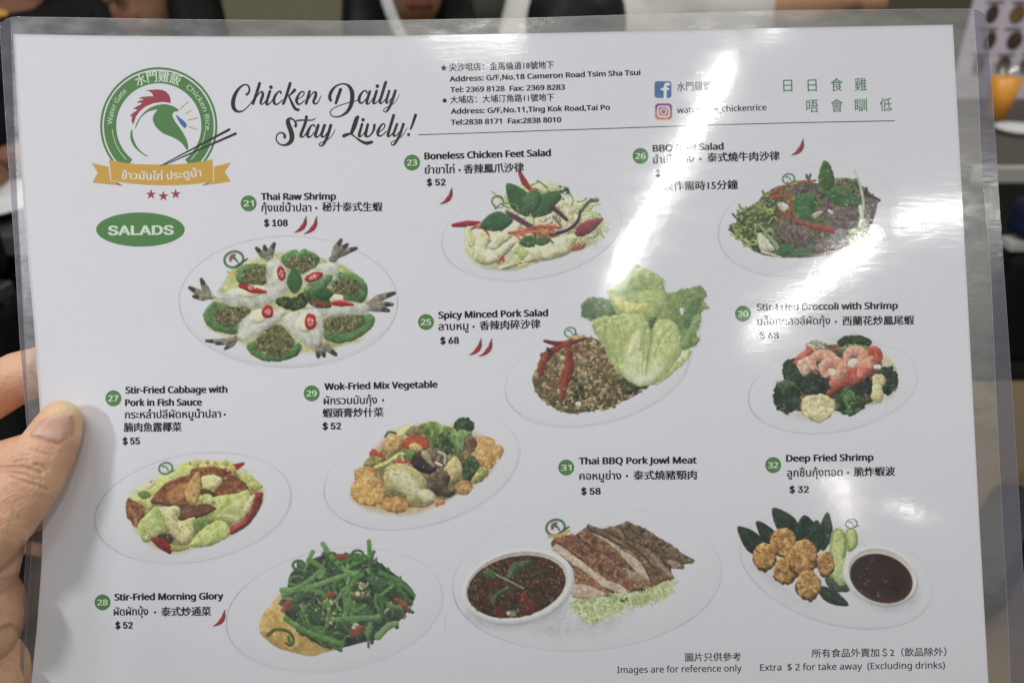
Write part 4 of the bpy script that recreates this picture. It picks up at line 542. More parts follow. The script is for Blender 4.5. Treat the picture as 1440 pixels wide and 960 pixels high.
def dish_raw_shrimp():
    d = Dish(240, 250, 3.43, (250, 328, 562, 520), seed=3)
    d.plate(568, 598, 527, 316, 0, rim=10)
    d.poly([(245, 530), (300, 440), (420, 385), (560, 350), (760, 400), (860, 450), (950, 560), (930, 760), (840, 800), (690, 845), (420, 830), (250, 755), (170, 690)],
           (203, 198, 128), wob=14, sh=.05, nz=.1, a=.85, ft=7, col2=(176, 176, 92))
    GR, GR2 = (98, 138, 74), (72, 112, 54)
    def melon(outer, inner):
        d.poly(outer, GR, wob=7, wf=24, sh=.4, r=26, nz=.14, col2=GR2, t2=.05)
        I = np.array(inner, float); inner = (I.mean(0)+(I-I.mean(0))*1.16).tolist()
        d.poly(inner, (92, 88, 50), wob=7, sh=.15, nz=.35, nf=9, col2=(124, 122, 72), ft=2.5)
        d.dots(inner, 46, (3, 8), [(44, 48, 26), (112, 108, 62), (60, 52, 30), (140, 136, 92), (84, 92, 48)])
        d.dots(inner, 7, (2, 3.4), [(224, 218, 180)])
    melon([(530, 405), (556, 362), (600, 346), (622, 358), (648, 344), (690, 362), (716, 392), (690, 440), (590, 440)], [(566, 405), (610, 385), (672, 390), (694, 415), (670, 448), (600, 450)])
    melon([(312, 470), (330, 430), (372, 414), (430, 412), (474, 424), (470, 500), (420, 522), (340, 516)], [(352, 460), (400, 432), (462, 440), (466, 494), (400, 512), (358, 498)])
    melon([(790, 470), (850, 458), (900, 470), (944, 506), (950, 556), (930, 596), (880, 606), (800, 560)], [(786, 500), (840, 486), (896, 500), (908, 540), (870, 564), (800, 552)])
    melon([(158, 668), (176, 622), (220, 598), (300, 620), (372, 640), (340, 735), (296, 756), (230, 742), (176, 712)], [(216, 660), (262, 630), (368, 634), (352, 690), (300, 712), (240, 702)])
    melon([(744, 690), (860, 660), (974, 660), (980, 706), (930, 758), (860, 790), (790, 796), (744, 770)], [(740, 700), (800, 668), (910, 664), (918, 700), (870, 732), (770, 742)])
    melon([(366, 806), (420, 780), (560, 790), (630, 808), (606, 858), (540, 880), (470, 884), (400, 858)], [(418, 800), (450, 752), (516, 716), (560, 750), (588, 800), (540, 838), (470, 844)])
    TAIL, TIP = (126, 118, 98), (62, 58, 50)
    def tail(root, tips, w=17):
        for t in tips:
            m = ((root[0]+t[0])/2+(t[1]-root[1])*.06, (root[1]+t[1])/2-(t[0]-root[0])*.06)
            d.stroke([root, m, t], w*.55, TAIL, w*.4, wm=w*.95, nz=.25, hl=.2)
            d.stroke([(m[0]*.35+t[0]*.65, m[1]*.35+t[1]*.65), t], w*.6, TIP, w*.42, nz=.2)
        d.poly(ell(root[0], root[1], w*1.1, w*.9, 0), (146, 142, 124), wob=4, nz=.25, col2=(104, 96, 78))
    tail((195, 570), [(92, 530), (148, 490), (112, 572)], 19)
    tail((478, 390), [(414, 340), (500, 318), (452, 330)], 18)
    tail((785, 390), [(822, 300), (895, 340), (852, 322)], 19)
    tail((930, 630), [(1078, 556), (1068, 610), (1050, 640)], 20)
    tail((320, 772), [(172, 786), (262, 824), (220, 800)], 15)
    tail((706, 800), [(712, 862), (796, 852), (740, 858)], 20)
    SH, SH2 = (212, 212, 202), (186, 188, 174)
    def shrimp(p): d.poly(p, SH, wob=6, sh=.2, r=40, nz=.07, nf=22, col2=SH2, t2=.05, ft=4, a=.86); d.dots(p, 14, (4, 12), [(214, 214, 204), (184, 184, 170), (206, 204, 190)], a=.3, sh=.1)
    shrimp([(196, 560), (260, 556), (340, 524), (430, 520), (522, 540), (516, 590), (410, 622), (290, 610), (220, 590)])
    shrimp([(470, 400), (510, 392), (560, 440), (562, 530), (520, 585), (476, 550), (462, 470)])
    shrimp([(640, 468), (700, 430), (770, 408), (810, 430), (790, 500), (700, 530), (640, 510)])
    shrimp([(650, 622), (740, 590), (860, 596), (950, 612), (946, 656), (850, 664), (740, 668)])
    shrimp([(322, 770), (340, 690), (420, 640), (520, 636), (552, 650), (510, 700), (430, 752), (360, 788)])
    shrimp([(540, 680), (610, 640), (710, 640), (738, 700), (732, 780), (700, 824), (650, 800), (580, 756)])
    for g in [ell(388, 548, 72, 28, -10), ell(516, 462, 20, 32, 0), ell(690, 480, 44, 20, -20), ell(806, 578, 30, 17, 5), ell(424, 668, 44, 34, -20), ell(646, 700, 40, 46, 10)]:
        d.poly(g, GARLIC, wob=2, sh=.3, nz=.05)
    d.leaf((600, 560), (596, 432), 38, (60, 104, 50), vein=(96, 138, 76))
    d.leaf((640, 550), (782, 470), 36, (88, 124, 70), 6, vein=(130, 160, 104), col2=(112, 144, 92))
    d.leaf((650, 570), (776, 620), 44, (56, 98, 48), -10, vein=(96, 136, 76))
    d.leaf((690, 560), (786, 560), 34, (50, 90, 44), vein=(90, 130, 70))
    d.poly([(500, 600), (540, 570), (590, 576), (650, 550), (678, 580), (640, 630), (580, 640), (530, 620)], (48, 66, 30), wob=8, nz=.4, nf=9, col2=(78, 100, 50))
    d.dots([(510, 600), (590, 570), (660, 570), (620, 630), (550, 620)], 40, (4, 10), [(40, 58, 28), (84, 106, 54), (30, 40, 20)])
    d.chilli([(334, 520), (396, 540), (460, 552)], 17, (168, 26, 30)); d.poly(ell(386, 534, 14, 9, 10), (222, 120, 104), wob=1)
    d.poly(ell(408, 530, 6, 5, 0), (238, 218, 190), wob=0); d.poly(ell(378, 528, 5, 4, 0), (238, 218, 190), wob=0)
    d.ring(533, 462, 20, 36, -8); d.ring(690, 478, 46, 21, -22); d.ring(468, 646, 28, 32, 0); d.ring(674, 694, 29, 40, 0)
    d.chilli([(776, 606), (820, 606), (880, 612)], 15, (176, 30, 32)); d.chilli([(690, 606), (722, 608), (752, 616)], 11, (156, 34, 32))
    d.crest(305, 394, 46); d.stroke([(275, 455), (320, 462)], 5, (206, 176, 90), sh=0)
    return d
def dish_chicken_feet():
    d = Dish(560, 190, 4.3625, (618, 228, 888, 402), seed=5)
    d.plate(818, 592, 556, 288, -10, part=110)
    d.poly([(420, 560), (470, 590), (640, 480), (690, 330), (820, 290), (960, 300), (1040, 380), (1180, 430), (1246, 540), (1230, 650), (1080, 720), (880, 780), (640, 830), (470, 800), (420, 700)],
           (206, 208, 150), wob=16, sh=.15, nz=.12, a=.9, ft=6, col2=(222, 218, 176))
    d.strands([(600, 380), (820, 300), (1000, 330), (1220, 480), (1200, 640), (900, 640), (640, 470)], 70, (60, 150), (3, 7), [(196, 206, 140), (160, 176, 104), (218, 220, 180), (120, 140, 76), (206, 196, 150)], sh=.3)
    d.strands([(1060, 440), (1230, 450), (1240, 600), (1080, 600)], 40, (40, 110), (3, 6), [(196, 206, 140), (208, 214, 160), (170, 186, 110)])
    d.strands([(480, 560), (800, 560), (1000, 540), (940, 620), (640, 620)], 26, (90, 180), (4, 8), [(200, 104, 66), (216, 128, 84), (176, 84, 52)], ang=5, spread=.8)
    d.chilli([(742, 222), (775, 290), (826, 350)], 20, (158, 48, 42)); d.dots([(800, 320), (850, 330), (840, 385), (800, 370)], 16, (6, 12), [(190, 84, 48), (206, 120, 70), (160, 50, 40)])
    d.leaf((800, 500), (668, 296), 66, (62, 98, 58), 8, vein=(100, 134, 92), nz=.1)
    d.leaf((820, 500), (1012, 346), 62, (66, 102, 60), -8, vein=(104, 138, 94), nz=.1)
    d.leaf((705, 520), (500, 560), 60, (52, 98, 52), 10, vein=(90, 130, 80), nz=.12)
    d.poly([(760, 400), (830, 330), (880, 380), (840, 470), (800, 470)], (74, 110, 66), nz=.2, wob=6)
    d.chilli([(336, 554), (420, 545), (500, 535)], 20, (150, 34, 36))
    d.dots([(985, 320), (1030, 310), (1044, 370), (1000, 400)], 22, (8, 14), [(74, 112, 62), (210, 220, 190), (54, 88, 46)])
    d.stroke([(1120, 470), (1170, 410), (1220, 400)], 9, (86, 110, 66), 12)
    d.dots([(1170, 395), (1225, 390), (1215, 412)], 10, (6, 10), [(86, 110, 62), (110, 134, 80)])
    d.stroke([(600, 450), (575, 410), (590, 380), (630, 378), (650, 420)], 5, (92, 118, 70)); d.stroke([(596, 452), (640, 420), (720, 430), (740, 480)], 5, (108, 130, 80))
    CF, CF2 = (226, 222, 180), (204, 196, 144)
    def foot(p, r=30): d.poly(p, CF, wob=6, sh=.38, r=r, nz=.07, col2=CF2, t2=.08)
    foot([(430, 600), (520, 590), (570, 640), (545, 700), (640, 660), (700, 640), (720, 670), (600, 780), (500, 785), (430, 720)], 40)
    foot([(420, 560), (450, 580), (470, 660), (440, 690), (416, 640)], 20)
    foot([(550, 680), (640, 590), (740, 530), (756, 556), (700, 620), (600, 700)], 26)
    foot([(770, 700), (860, 660), (1000, 620), (1080, 612), (1096, 640), (1050, 720), (940, 762), (800, 780), (640, 830), (630, 800), (780, 740)], 44)
    foot([(965, 430), (1020, 400), (1060, 450), (1080, 530), (1050, 540), (1010, 480)], 24)
    d.poly([(700, 700), (740, 660), (790, 730), (770, 760), (720, 790), (716, 740)], (196, 208, 130), wob=8, nz=.2)
    d.leaf((850, 650), (740, 660), 36, (60, 98, 50)); d.leaf((830, 660), (940, 640), 28, (74, 108, 58))
    d.stroke([(830, 570), (840, 620), (830, 680)], 8, (70, 104, 54)); d.stroke([(860, 600), (900, 620), (950, 660)], 6, (90, 120, 70))
    d.poly([(655, 470), (690, 470), (840, 560), (836, 582), (780, 560), (680, 500)], (92, 52, 62), nz=.2, wob=3, lo=(160, 130, 140), r=8)
    d.stroke([(940, 440), (990, 480), (1034, 520)], 14, (78, 44, 54), 10, hl=.3); d.stroke([(950, 500), (985, 540), (1000, 560)], 9, (150, 116, 124))
    d.stroke([(940, 606), (1040, 580), (1100, 530), (1116, 466)], 15, (70, 38, 52), 7, hl=.6); d.stroke([(960, 590), (1040, 568), (1090, 520)], 4, (196, 180, 190))
    d.poly([(1085, 600), (1120, 545), (1200, 515), (1255, 514), (1210, 575), (1150, 615), (1100, 620)], (142, 54, 66), nz=.14, wob=4)
    d.stroke([(680, 600), (780, 590), (860, 560), (990, 570)], 8, (188, 78, 50)); d.stroke([(720, 610), (850, 590), (960, 600)], 6, (206, 120, 80))
    d.poly([(1060, 690), (1120, 652), (1150, 670), (1130, 700), (1060, 712)], (182, 150, 104), col2=(150, 70, 50), wob=5)
    d.dots([(600, 740), (650, 720), (650, 780), (610, 790)], 16, (5, 11), [(170, 74, 44), (190, 120, 70), (140, 60, 40)])
    d.strands([(640, 790), (860, 760), (760, 800)], 10, (30, 70), (3, 5), [(220, 208, 150), (176, 80, 50)], ang=-10, spread=.6)
    d.stroke([(840, 530), (900, 545), (930, 525)], 5, (222, 228, 206)); d.stroke([(430, 570), (460, 700), (450, 740)], 5, (200, 206, 130))
    return d
def dish_beef_salad():
    d = Dish(880, 180, 3.6, (1005, 220, 1268, 392), seed=7)
    d.plate(924, 472, 462, 268, -12, part=130)
    base = [(540, 520), (580, 440), (660, 380), (740, 310), (880, 262), (980, 280), (1100, 250), (1190, 290), (1270, 370), (1262, 450), (1200, 540), (1120, 600), (960, 646), (780, 656), (650, 620), (580, 560)]
    d.poly(base, (116, 120, 76), wob=12, sh=.2, nz=.3, nf=14, col2=(88, 84, 62))
    d.strands([(545, 520), (600, 430), (700, 360), (760, 400), (700, 600), (620, 590)], 90, (40, 110), (3, 6), [(150, 168, 88), (112, 138, 66), (78, 104, 48), (176, 190, 116), (62, 84, 40)])
    d.strands([(700, 360), (900, 280), (1180, 290), (1240, 440), (1100, 580), (760, 600)], 90, (30, 90), (3, 7), [(96, 116, 62), (70, 66, 60), (88, 112, 60), (128, 108, 90), (132, 146, 92)])
    d.strands([(1120, 480), (1200, 450), (1210, 540), (1130, 590)], 40, (30, 80), (2.5, 5), [(178, 188, 130), (146, 160, 96), (208, 212, 176)])
    BF, BF2 = (126, 108, 100), (92, 78, 74)
    for p in ([(780, 480), (850, 490), (940, 540), (920, 600), (840, 610), (790, 560)], [(1040, 420), (1120, 390), (1180, 420), (1180, 490), (1080, 520), (1030, 480)],
              [(960, 590), (1060, 560), (1130, 570), (1060, 630), (970, 630)], [(860, 280), (920, 270), (920, 320), (850, 340)], [(1210, 340), (1270, 360), (1265, 440), (1230, 480), (1210, 420)],
              [(1030, 520), (1110, 510), (1140, 550), (1050, 570)]):
        d.poly(p, BF, wob=8, nz=.25, nf=10, col2=BF2, sh=.3); d.dots(p, 16, (2, 5), [(150, 140, 140), (60, 52, 52), (120, 104, 100)])
    d.poly([(1030, 530), (1090, 512), (1116, 540), (1060, 566)], (150, 146, 148), nz=.2, wob=5, a=.8)
    RD = (158, 76, 56)
    d.stroke([(736, 336), (800, 300), (860, 282), (960, 266)], 10, RD, 5); d.stroke([(750, 350), (820, 344), (840, 400), (826, 440)], 10, (172, 78, 52), 7)
    d.stroke([(780, 430), (840, 456), (900, 486), (1050, 510)], 8, (160, 72, 58), 10); d.stroke([(940, 500), (1000, 516), (1050, 526)], 11, (150, 62, 56), 10)
    d.leaf((1020, 330), (1010, 164), 40, (74, 108, 52), vein=(60, 90, 44), nz=.12, wob=6)
    d.leaf((860, 430), (960, 340), 60, (64, 110, 58), vein=(100, 140, 90), wob=6); d.leaf((1010, 330), (1196, 390), 46, (62, 106, 58), -8, vein=(96, 136, 86), wob=6)
    d.leaf((870, 400), (950, 460), 34, (72, 116, 64), wob=5); d.leaf((1060, 300), (1130, 350), 26, (88, 118, 70))
    d.poly([(940, 440), (980, 420), (1000, 430), (960, 462)], (176, 186, 150), wob=4)
    d.stroke([(1020, 370), (1016, 410), (980, 450)], 11, (112, 64, 92), 6, hl=.5); d.stroke([(1030, 420), (1044, 430)], 9, (206, 200, 200))
    d.dots([(765, 395), (800, 375), (824, 395), (800, 412)], 12, (7, 13), [(226, 222, 208), (206, 198, 176)])
    d.poly([(668, 545), (690, 538), (740, 590), (752, 620), (686, 620)], (216, 208, 186), wob=4, sh=.3); d.stroke([(720, 545), (760, 590), (788, 640)], 8, (150, 166, 120), 12)
    d.stroke([(690, 628), (740, 640), (784, 655)], 6, (210, 206, 176))
    d.stroke([(1156, 210), (1180, 270), (1200, 350), (1204, 410)], 5, (196, 200, 180), 7); d.stroke([(1190, 400), (1196, 450), (1186, 500)], 12, (206, 212, 180), 10)
    d.leaf((760, 640), (860, 590), 30, (66, 110, 60)); d.leaf((830, 640), (950, 626), 24, (60, 104, 60))
    d.stroke([(1220, 340), (1250, 350), (1284, 366)], 7, (54, 46, 48)); d.stroke([(1240, 400), (1250, 440), (1240, 480)], 8, (44, 38, 42)); d.stroke([(950, 648), (1010, 636)], 5, (186, 120, 100))
    d.dots([(540, 540), (560, 510), (600, 560), (580, 570)], 14, (4, 8), [(176, 186, 120), (142, 160, 84)])
    d.dots([(580, 420), (1200, 300), (1200, 560), (640, 600)], 90, (2, 4.5), [(196, 190, 160), (60, 60, 44), (140, 150, 96), (176, 96, 70)])
    d.stroke([(915, 240), (920, 255)], 7, (76, 100, 60)); d.stroke([(935, 236), (926, 262)], 6, (70, 96, 56)); d.dots([(1140, 270), (1170, 262), (1176, 310), (1140, 306)], 18, (6, 11), [(70, 96, 52), (96, 116, 66)])
    d.crest(824, 258, 30, full=False); d.stroke([(836, 288), (866, 278)], 4, (206, 176, 90), sh=0)
    return d
def dish_minced_pork():
    d = Dish(580, 360, 3.2727, (710, 366, 1002, 604), seed=9)
    d.plate(850, 538, 432, 228, -14, part=100)
    heap = [(556, 560), (580, 500), (600, 450), (660, 410), (720, 380), (830, 372), (900, 440), (950, 520), (1000, 570), (1080, 590), (1020, 640), (920, 690), (800, 715), (720, 722), (640, 690), (580, 640)]
    d.poly(heap, (134, 112, 74), wob=9, sh=.3, r=80, nz=.3, nf=10, col2=(100, 84, 56))
    d.dots(heap, 620, (6, 13), [(170, 146, 104), (146, 122, 82), (116, 94, 62), (188, 168, 124), (92, 78, 50), (128, 114, 66)], asp=.5)
    d.dots([(720, 560), (1000, 560), (930, 690), (740, 715), (690, 640)], 160, (4, 11), [(84, 78, 44), (66, 62, 36), (176, 160, 116), (106, 96, 56)])
    d.dots([(730, 620), (780, 600), (790, 660), (740, 680)], 26, (6, 13), [(52, 54, 32), (72, 78, 42)])
    d.poly([(960, 560), (1000, 550), (1090, 595), (1040, 615), (1000, 640), (960, 620)], (70, 78, 46), wob=8, nz=.35, nf=8, col2=(96, 92, 56))
    CH = (134, 54, 40)
    d.chilli([(608, 390), (660, 402), (720, 402), (800, 378)], 13, (112, 34, 34))
    d.stroke([(715, 400), (720, 460), (722, 520), (700, 590), (690, 650)], 12, CH, 12, wm=22, hl=.35); d.stroke([(700, 410), (640, 440), (600, 490), (590, 540)], 8, CH, 14, wm=20, hl=.3)
    d.stroke([(720, 430), (790, 440), (840, 420)], 6, (140, 84, 54), 4); d.stroke([(700, 520), (680, 570), (660, 600)], 8, (150, 80, 54), 6)
    d.dots([(618, 425), (640, 430), (632, 450), (615, 445)], 5, (8, 13), [(70, 52, 40)])
    d.poly(ell(765, 682, 16, 12, 20, 10, .2), (214, 206, 178), wob=4); d.poly(ell(690, 470, 14, 10, 40, 10, .2), (206, 188, 140), wob=4)
    q = lambda *p: [(720+x*.6818, y*.6818) for x, y in p]
    def lf(p, c, c2, wob=9, wf=15, sh=.13, ft=1.3, nz=.09, a=1., t2=.04, r=34): d.poly(q(*p), c, wob=wob, wf=wf, sh=sh, ft=ft, nz=nz, nf=20, col2=c2, a=a, t2=t2, r=r)
    lf([(250, 300), (420, 160), (560, 150), (660, 250), (760, 260), (800, 420), (780, 600), (700, 740), (590, 860), (480, 870), (360, 790), (300, 640), (220, 440)], (162, 178, 103), (139, 158, 89), wob=4)
    lf([(85, 330), (110, 300), (160, 280), (250, 288), (295, 330), (322, 392), (270, 420), (200, 445), (160, 442), (120, 420), (85, 405)], (103, 128, 86), (128, 151, 100))
    lf([(92, 340), (130, 312), (170, 340), (180, 400), (140, 420), (100, 400)], (86, 112, 81), (103, 129, 89), ft=5, a=.8)
    lf([(165, 430), (260, 405), (340, 440), (345, 780), (300, 735), (262, 690), (230, 600), (196, 560), (165, 500)], (164, 180, 102), (189, 199, 126), wob=7)
    lf([(650, 262), (700, 240), (760, 225), (820, 215), (850, 205), (888, 198), (925, 250), (930, 278), (905, 292), (925, 330), (945, 355), (900, 380), (885, 460), (860, 520), (882, 570), (840, 612), (760, 640), (735, 520), (700, 400)], (123, 146, 86), (144, 165, 100), wob=10)
    lf([(775, 400), (800, 350), (850, 300), (890, 290), (880, 370), (850, 440), (800, 490), (770, 460)], (95, 122, 80), (109, 135, 88), ft=4)
    lf([(800, 500), (850, 400), (885, 390), (880, 470), (855, 530), (800, 560)], (142, 165, 100), (161, 180, 111), ft=4, a=.85)
    lf([(655, 430), (690, 300), (790, 250), (840, 250), (780, 330), (735, 400), (735, 500)], (143, 164, 98), (127, 149, 88), ft=4, a=.85)
    d.poly(q((748, 352), (772, 350), (774, 385), (758, 396)), (218, 218, 220), wob=2, sh=0, nz=0)
    lf([(690, 745), (790, 645), (832, 640), (790, 715), (640, 842), (585, 872)], (183, 197, 127), (205, 212, 150), wob=5)
    lf([(256, 240), (300, 215), (330, 195), (400, 110), (425, 75), (445, 55), (470, 62), (490, 85), (560, 95), (600, 130), (640, 150), (640, 190), (652, 225), (668, 280), (640, 345), (560, 420), (480, 440), (330, 400), (288, 310)], (160, 180, 105), (181, 196, 122), wob=9, r=40)
    lf([(320, 240), (400, 190), (520, 210), (640, 170), (640, 220), (560, 230), (480, 225), (380, 260)], (137, 158, 87), (158, 178, 103), ft=6, a=.7)
    lf([(450, 270), (560, 225), (640, 230), (650, 290), (600, 360), (520, 400)], (187, 202, 129), (173, 190, 116), ft=6, a=.8)
    lf([(282, 282), (340, 272), (420, 316), (540, 318), (520, 360), (420, 388), (345, 365), (310, 325)], (222, 216, 134), (208, 205, 125), wob=5, ft=4)
    lf([(335, 395), (272, 425), (255, 500), (270, 590), (330, 700), (350, 790), (430, 860), (485, 876), (560, 870), (640, 822), (700, 740), (752, 640), (748, 520), (700, 440), (620, 425), (545, 450), (480, 395)], (194, 203, 133), (176, 190, 116), wob=7, r=46)
    lf([(560, 640), (600, 500), (680, 455), (742, 520), (735, 620), (670, 740), (590, 830), (550, 780)], (202, 212, 141), (187, 200, 126), wob=6, ft=3)
    lf([(372, 780), (390, 660), (440, 590), (490, 620), (520, 730), (620, 680), (640, 740), (590, 815), (500, 850), (430, 836)], (222, 223, 179), (213, 217, 164), ft=9, sh=.05, a=.8, wob=3)
    lf([(440, 845), (480, 800), (550, 800), (575, 840), (500, 864)], (228, 230, 197), None, ft=6, sh=.05, a=.7, wob=2)
    for p, w_, al in (([(610, 395), (560, 470), (555, 560), (535, 680), (520, 800)], 13, .34), ([(640, 345), (585, 420), (530, 470), (500, 540), (480, 640)], 9, .34), ([(510, 560), (500, 680), (495, 800)], 7, .22), ([(690, 470), (620, 560), (575, 680)], 4, .4), ([(330, 470), (350, 560), (350, 680)], 5, .3), ([(300, 430), (330, 420), (420, 400)], 4, .4), ([(745, 500), (700, 520), (650, 590)], 3, .4), ([(400, 240), (470, 220), (560, 222)], 3, .45), ([(300, 300), (290, 420), (310, 520)], 4, .35), ([(700, 290), (720, 380), (738, 480)], 4, .4)):
        for k_, f_ in ((1., .4), (.66, .6), (.35, 1.)): d.stroke(q(*p), w_*k_, (126, 144, 72), w_*k_*.6, a=al*f_, sh=0)
    d.poly(q((540, 440), (575, 410), (590, 420), (570, 470), (545, 490)), (95, 112, 62), wob=3, ft=3)
    lf([(396, 655), (415, 565), (455, 510), (492, 512), (480, 590), (435, 665)], (226, 228, 167), (226, 221, 158), wob=3, ft=5, sh=.1)
    d.strands(q((300, 220), (480, 90), (640, 180), (640, 330), (400, 380)), 46, (10, 30), (1., 2.), [(129, 151, 83), (204, 214, 143)], a=.45, sh=0); d.strands(q((300, 430), (720, 460), (700, 700), (400, 760)), 46, (12, 40), (1., 2.), [(158, 173, 99), (221, 225, 167)], a=.4, sh=0); d.strands(q((720, 280), (900, 230), (880, 560), (760, 600)), 34, (10, 30), (1.2, 2.2), [(90, 116, 70), (163, 182, 115)], a=.5, sh=0)
    d.crest(726, 350, 26, full=False); d.stroke([(716, 376), (764, 366)], 5, (206, 182, 104), sh=0)
    return d
def floret(d, x, y, rx, ry, col, hi, n=46, lo=(30, 44, 28), seed=1):
    d.poly(ell(x, y, rx, ry, 0, 16, .1, seed), [c*.62 for c in col], wob=min(rx, ry)*.16, wf=rx*.25, nz=.25, sh=.3)
    R = [(x+math.cos(t)*rx*.86, y+math.sin(t)*ry*.86) for t in np.arange(10)/10*6.283]
    d.dots(R, n, (min(rx, ry)*.1, min(rx, ry)*.24), [col, hi, col, lo, [c*.8 for c in col]], sh=.28, asp=.4, wob=.9, a=.8)
def cauli(d, x, y, rx, ry, col=(226, 206, 140), sh=(196, 170, 104), n=26, seed=2):
    d.poly(ell(x, y, rx, ry, 0, 12, .12, seed), sh, wob=rx*.14, wf=rx*.3, nz=.1, sh=.25)
    R = [(x+math.cos(t)*rx*.78, y+math.sin(t)*ry*.78) for t in np.arange(10)/10*6.283]
    d.dots(R, n, (min(rx, ry)*.16, min(rx, ry)*.34), [col, [c*1.04 for c in col], [c*.94 for c in col]], sh=.2, asp=.4, wob=.8, a=.8)
    d.dots(R, n, (min(rx, ry)*.03, min(rx, ry)*.07), [sh, [c*.8 for c in sh]], sh=0)
def dish_broccoli():
    d = Dish(1010, 400, 4.3633, (1048, 462, 1296, 614), seed=11)
    d.plate(706, 632, 526, 272, -10, part=115)
    d.poly([(340, 600), (420, 460), (600, 350), (860, 310), (1000, 400), (1100, 560), (1090, 660), (960, 740), (700, 800), (600, 840), (440, 810), (350, 740)], (206, 204, 190), wob=10, sh=.05, a=.7, ft=12)
    d.poly([(400, 620), (450, 480), (600, 380), (900, 370), (1040, 470), (1060, 620), (900, 740), (640, 780), (440, 760)], (60, 62, 44), wob=6, nz=.3, nf=14, sh=.1, col2=(150, 96, 70), ft=2)
    floret(d, 600, 376, 66, 36, (222, 214, 176), (236, 230, 200), 34, (190, 180, 130))
    floret(d, 836, 356, 104, 46, (62, 92, 48), (96, 128, 66), 90); d.poly([(740, 390), (840, 366), (930, 390), (900, 420), (780, 415)], (138, 160, 92), wob=8, nz=.2, col2=(100, 130, 64)); floret(d, 850, 342, 80, 26, (52, 80, 42), (84, 116, 58), 60)
    d.poly([(990, 430), (1040, 440), (1090, 510), (1080, 560), (1020, 520)], (210, 204, 156), wob=6, nz=.1)
    floret(d, 450, 530, 58, 76, (44, 66, 44), (66, 92, 60), 70); floret(d, 1040, 590, 62, 92, (40, 64, 42), (66, 94, 58), 90)
    d.poly([(480, 560), (640, 540), (900, 560), (960, 640), (860, 700), (700, 690), (520, 660)], (36, 48, 34), wob=8, nz=.3)
    floret(d, 570, 610, 84, 62, (40, 62, 40), (62, 90, 56), 80); floret(d, 420, 690, 84, 108, (38, 60, 40), (64, 92, 58), 150)
    d.poly([(360, 600), (420, 586), (480, 606), (440, 640), (380, 640)], (72, 104, 62), wob=6, nz=.25)
    floret(d, 905, 620, 40, 60, (48, 52, 46), (70, 84, 60), 40); floret(d, 800, 708, 100, 100, (58, 88, 46), (98, 130, 70), 160)
    d.dots([(760, 680), (800, 640), (840, 700), (800, 760)], 50, (6, 12), [(112, 142, 78), (86, 120, 58)])
    OR = (204, 106, 72)
    d.poly([(460, 480), (500, 430), (560, 386), (590, 410), (540, 480), (500, 500)], (206, 104, 70), wob=5, nz=.14, col2=(180, 76, 50))
    d.poly([(910, 400), (960, 378), (1005, 410), (1004, 470), (950, 520), (900, 500)], (206, 92, 62), wob=5, nz=.14, col2=(184, 70, 48))
    SHP, S2 = (222, 160, 132), (200, 120, 92)
    def curl(x, y, rx, ry, a0, a1, w):
        t = np.radians(np.linspace(a0, a1, 9)); P = [(x+math.cos(k)*rx, y+math.sin(k)*ry) for k in t]
        d.stroke(P, w, SHP, w*.55, wm=w*1.05, sh=.4, nz=.14)
        for i in range(1, 8): d.stroke([(x+math.cos(t[i])*(rx-w*.8), y+math.sin(t[i])*(ry-w*.8)), (x+math.cos(t[i])*(rx+w*.85), y+math.sin(t[i])*(ry+w*.85))], 3.5, (206, 104, 80), sh=0, a=.5)
    d.poly([(480, 480), (560, 440), (580, 500), (540, 560), (510, 550)], SHP, wob=5, col2=(230, 196, 172), nz=.15)
    curl(640, 480, 66, 48, 30, -220, 34)
    d.poly([(690, 560), (760, 500), (880, 500), (900, 570), (850, 610), (700, 640)], (206, 112, 84), wob=8, nz=.2, col2=(186, 84, 60))
    curl(700, 520, 56, 46, 60, -230, 36); d.poly(ell(700, 540, 30, 24, 20), (236, 206, 180), wob=4, sh=.3)
    curl(838, 448, 52, 40, 70, -210, 34); d.poly(ell(826, 482, 34, 28, -30), (240, 212, 186), wob=4, sh=.3)
    d.poly([(880, 470), (950, 440), (960, 520), (890, 580), (850, 560)], (208, 104, 78), wob=7, nz=.18, col2=(224, 150, 120))
    d.poly([(660, 660), (740, 610), (780, 620), (720, 670), (690, 690)], (150, 66, 50), wob=5, nz=.2)
    d.dots([(600, 440), (900, 420), (900, 560), (640, 600)], 40, (4, 9), [(238, 200, 176), (206, 116, 88), (244, 220, 200)], a=.7)
    cauli(d, 612, 750, 112, 84, (226, 214, 160), (196, 180, 118), 60); d.poly([(560, 800), (600, 790), (640, 840), (600, 846)], (210, 196, 136), wob=5)
    cauli(d, 985, 590, 44, 44, (228, 216, 164), (200, 186, 126), 26); d.poly([(950, 620), (1000, 620), (1012, 700), (960, 716), (940, 690)], (222, 208, 150), wob=6, nz=.1); d.poly(ell(978, 506, 26, 16, 0), (238, 226, 206), wob=4)
    d.poly([(930, 730), (980, 716), (1010, 700), (990, 726)], (176, 160, 90), wob=4)
    return d
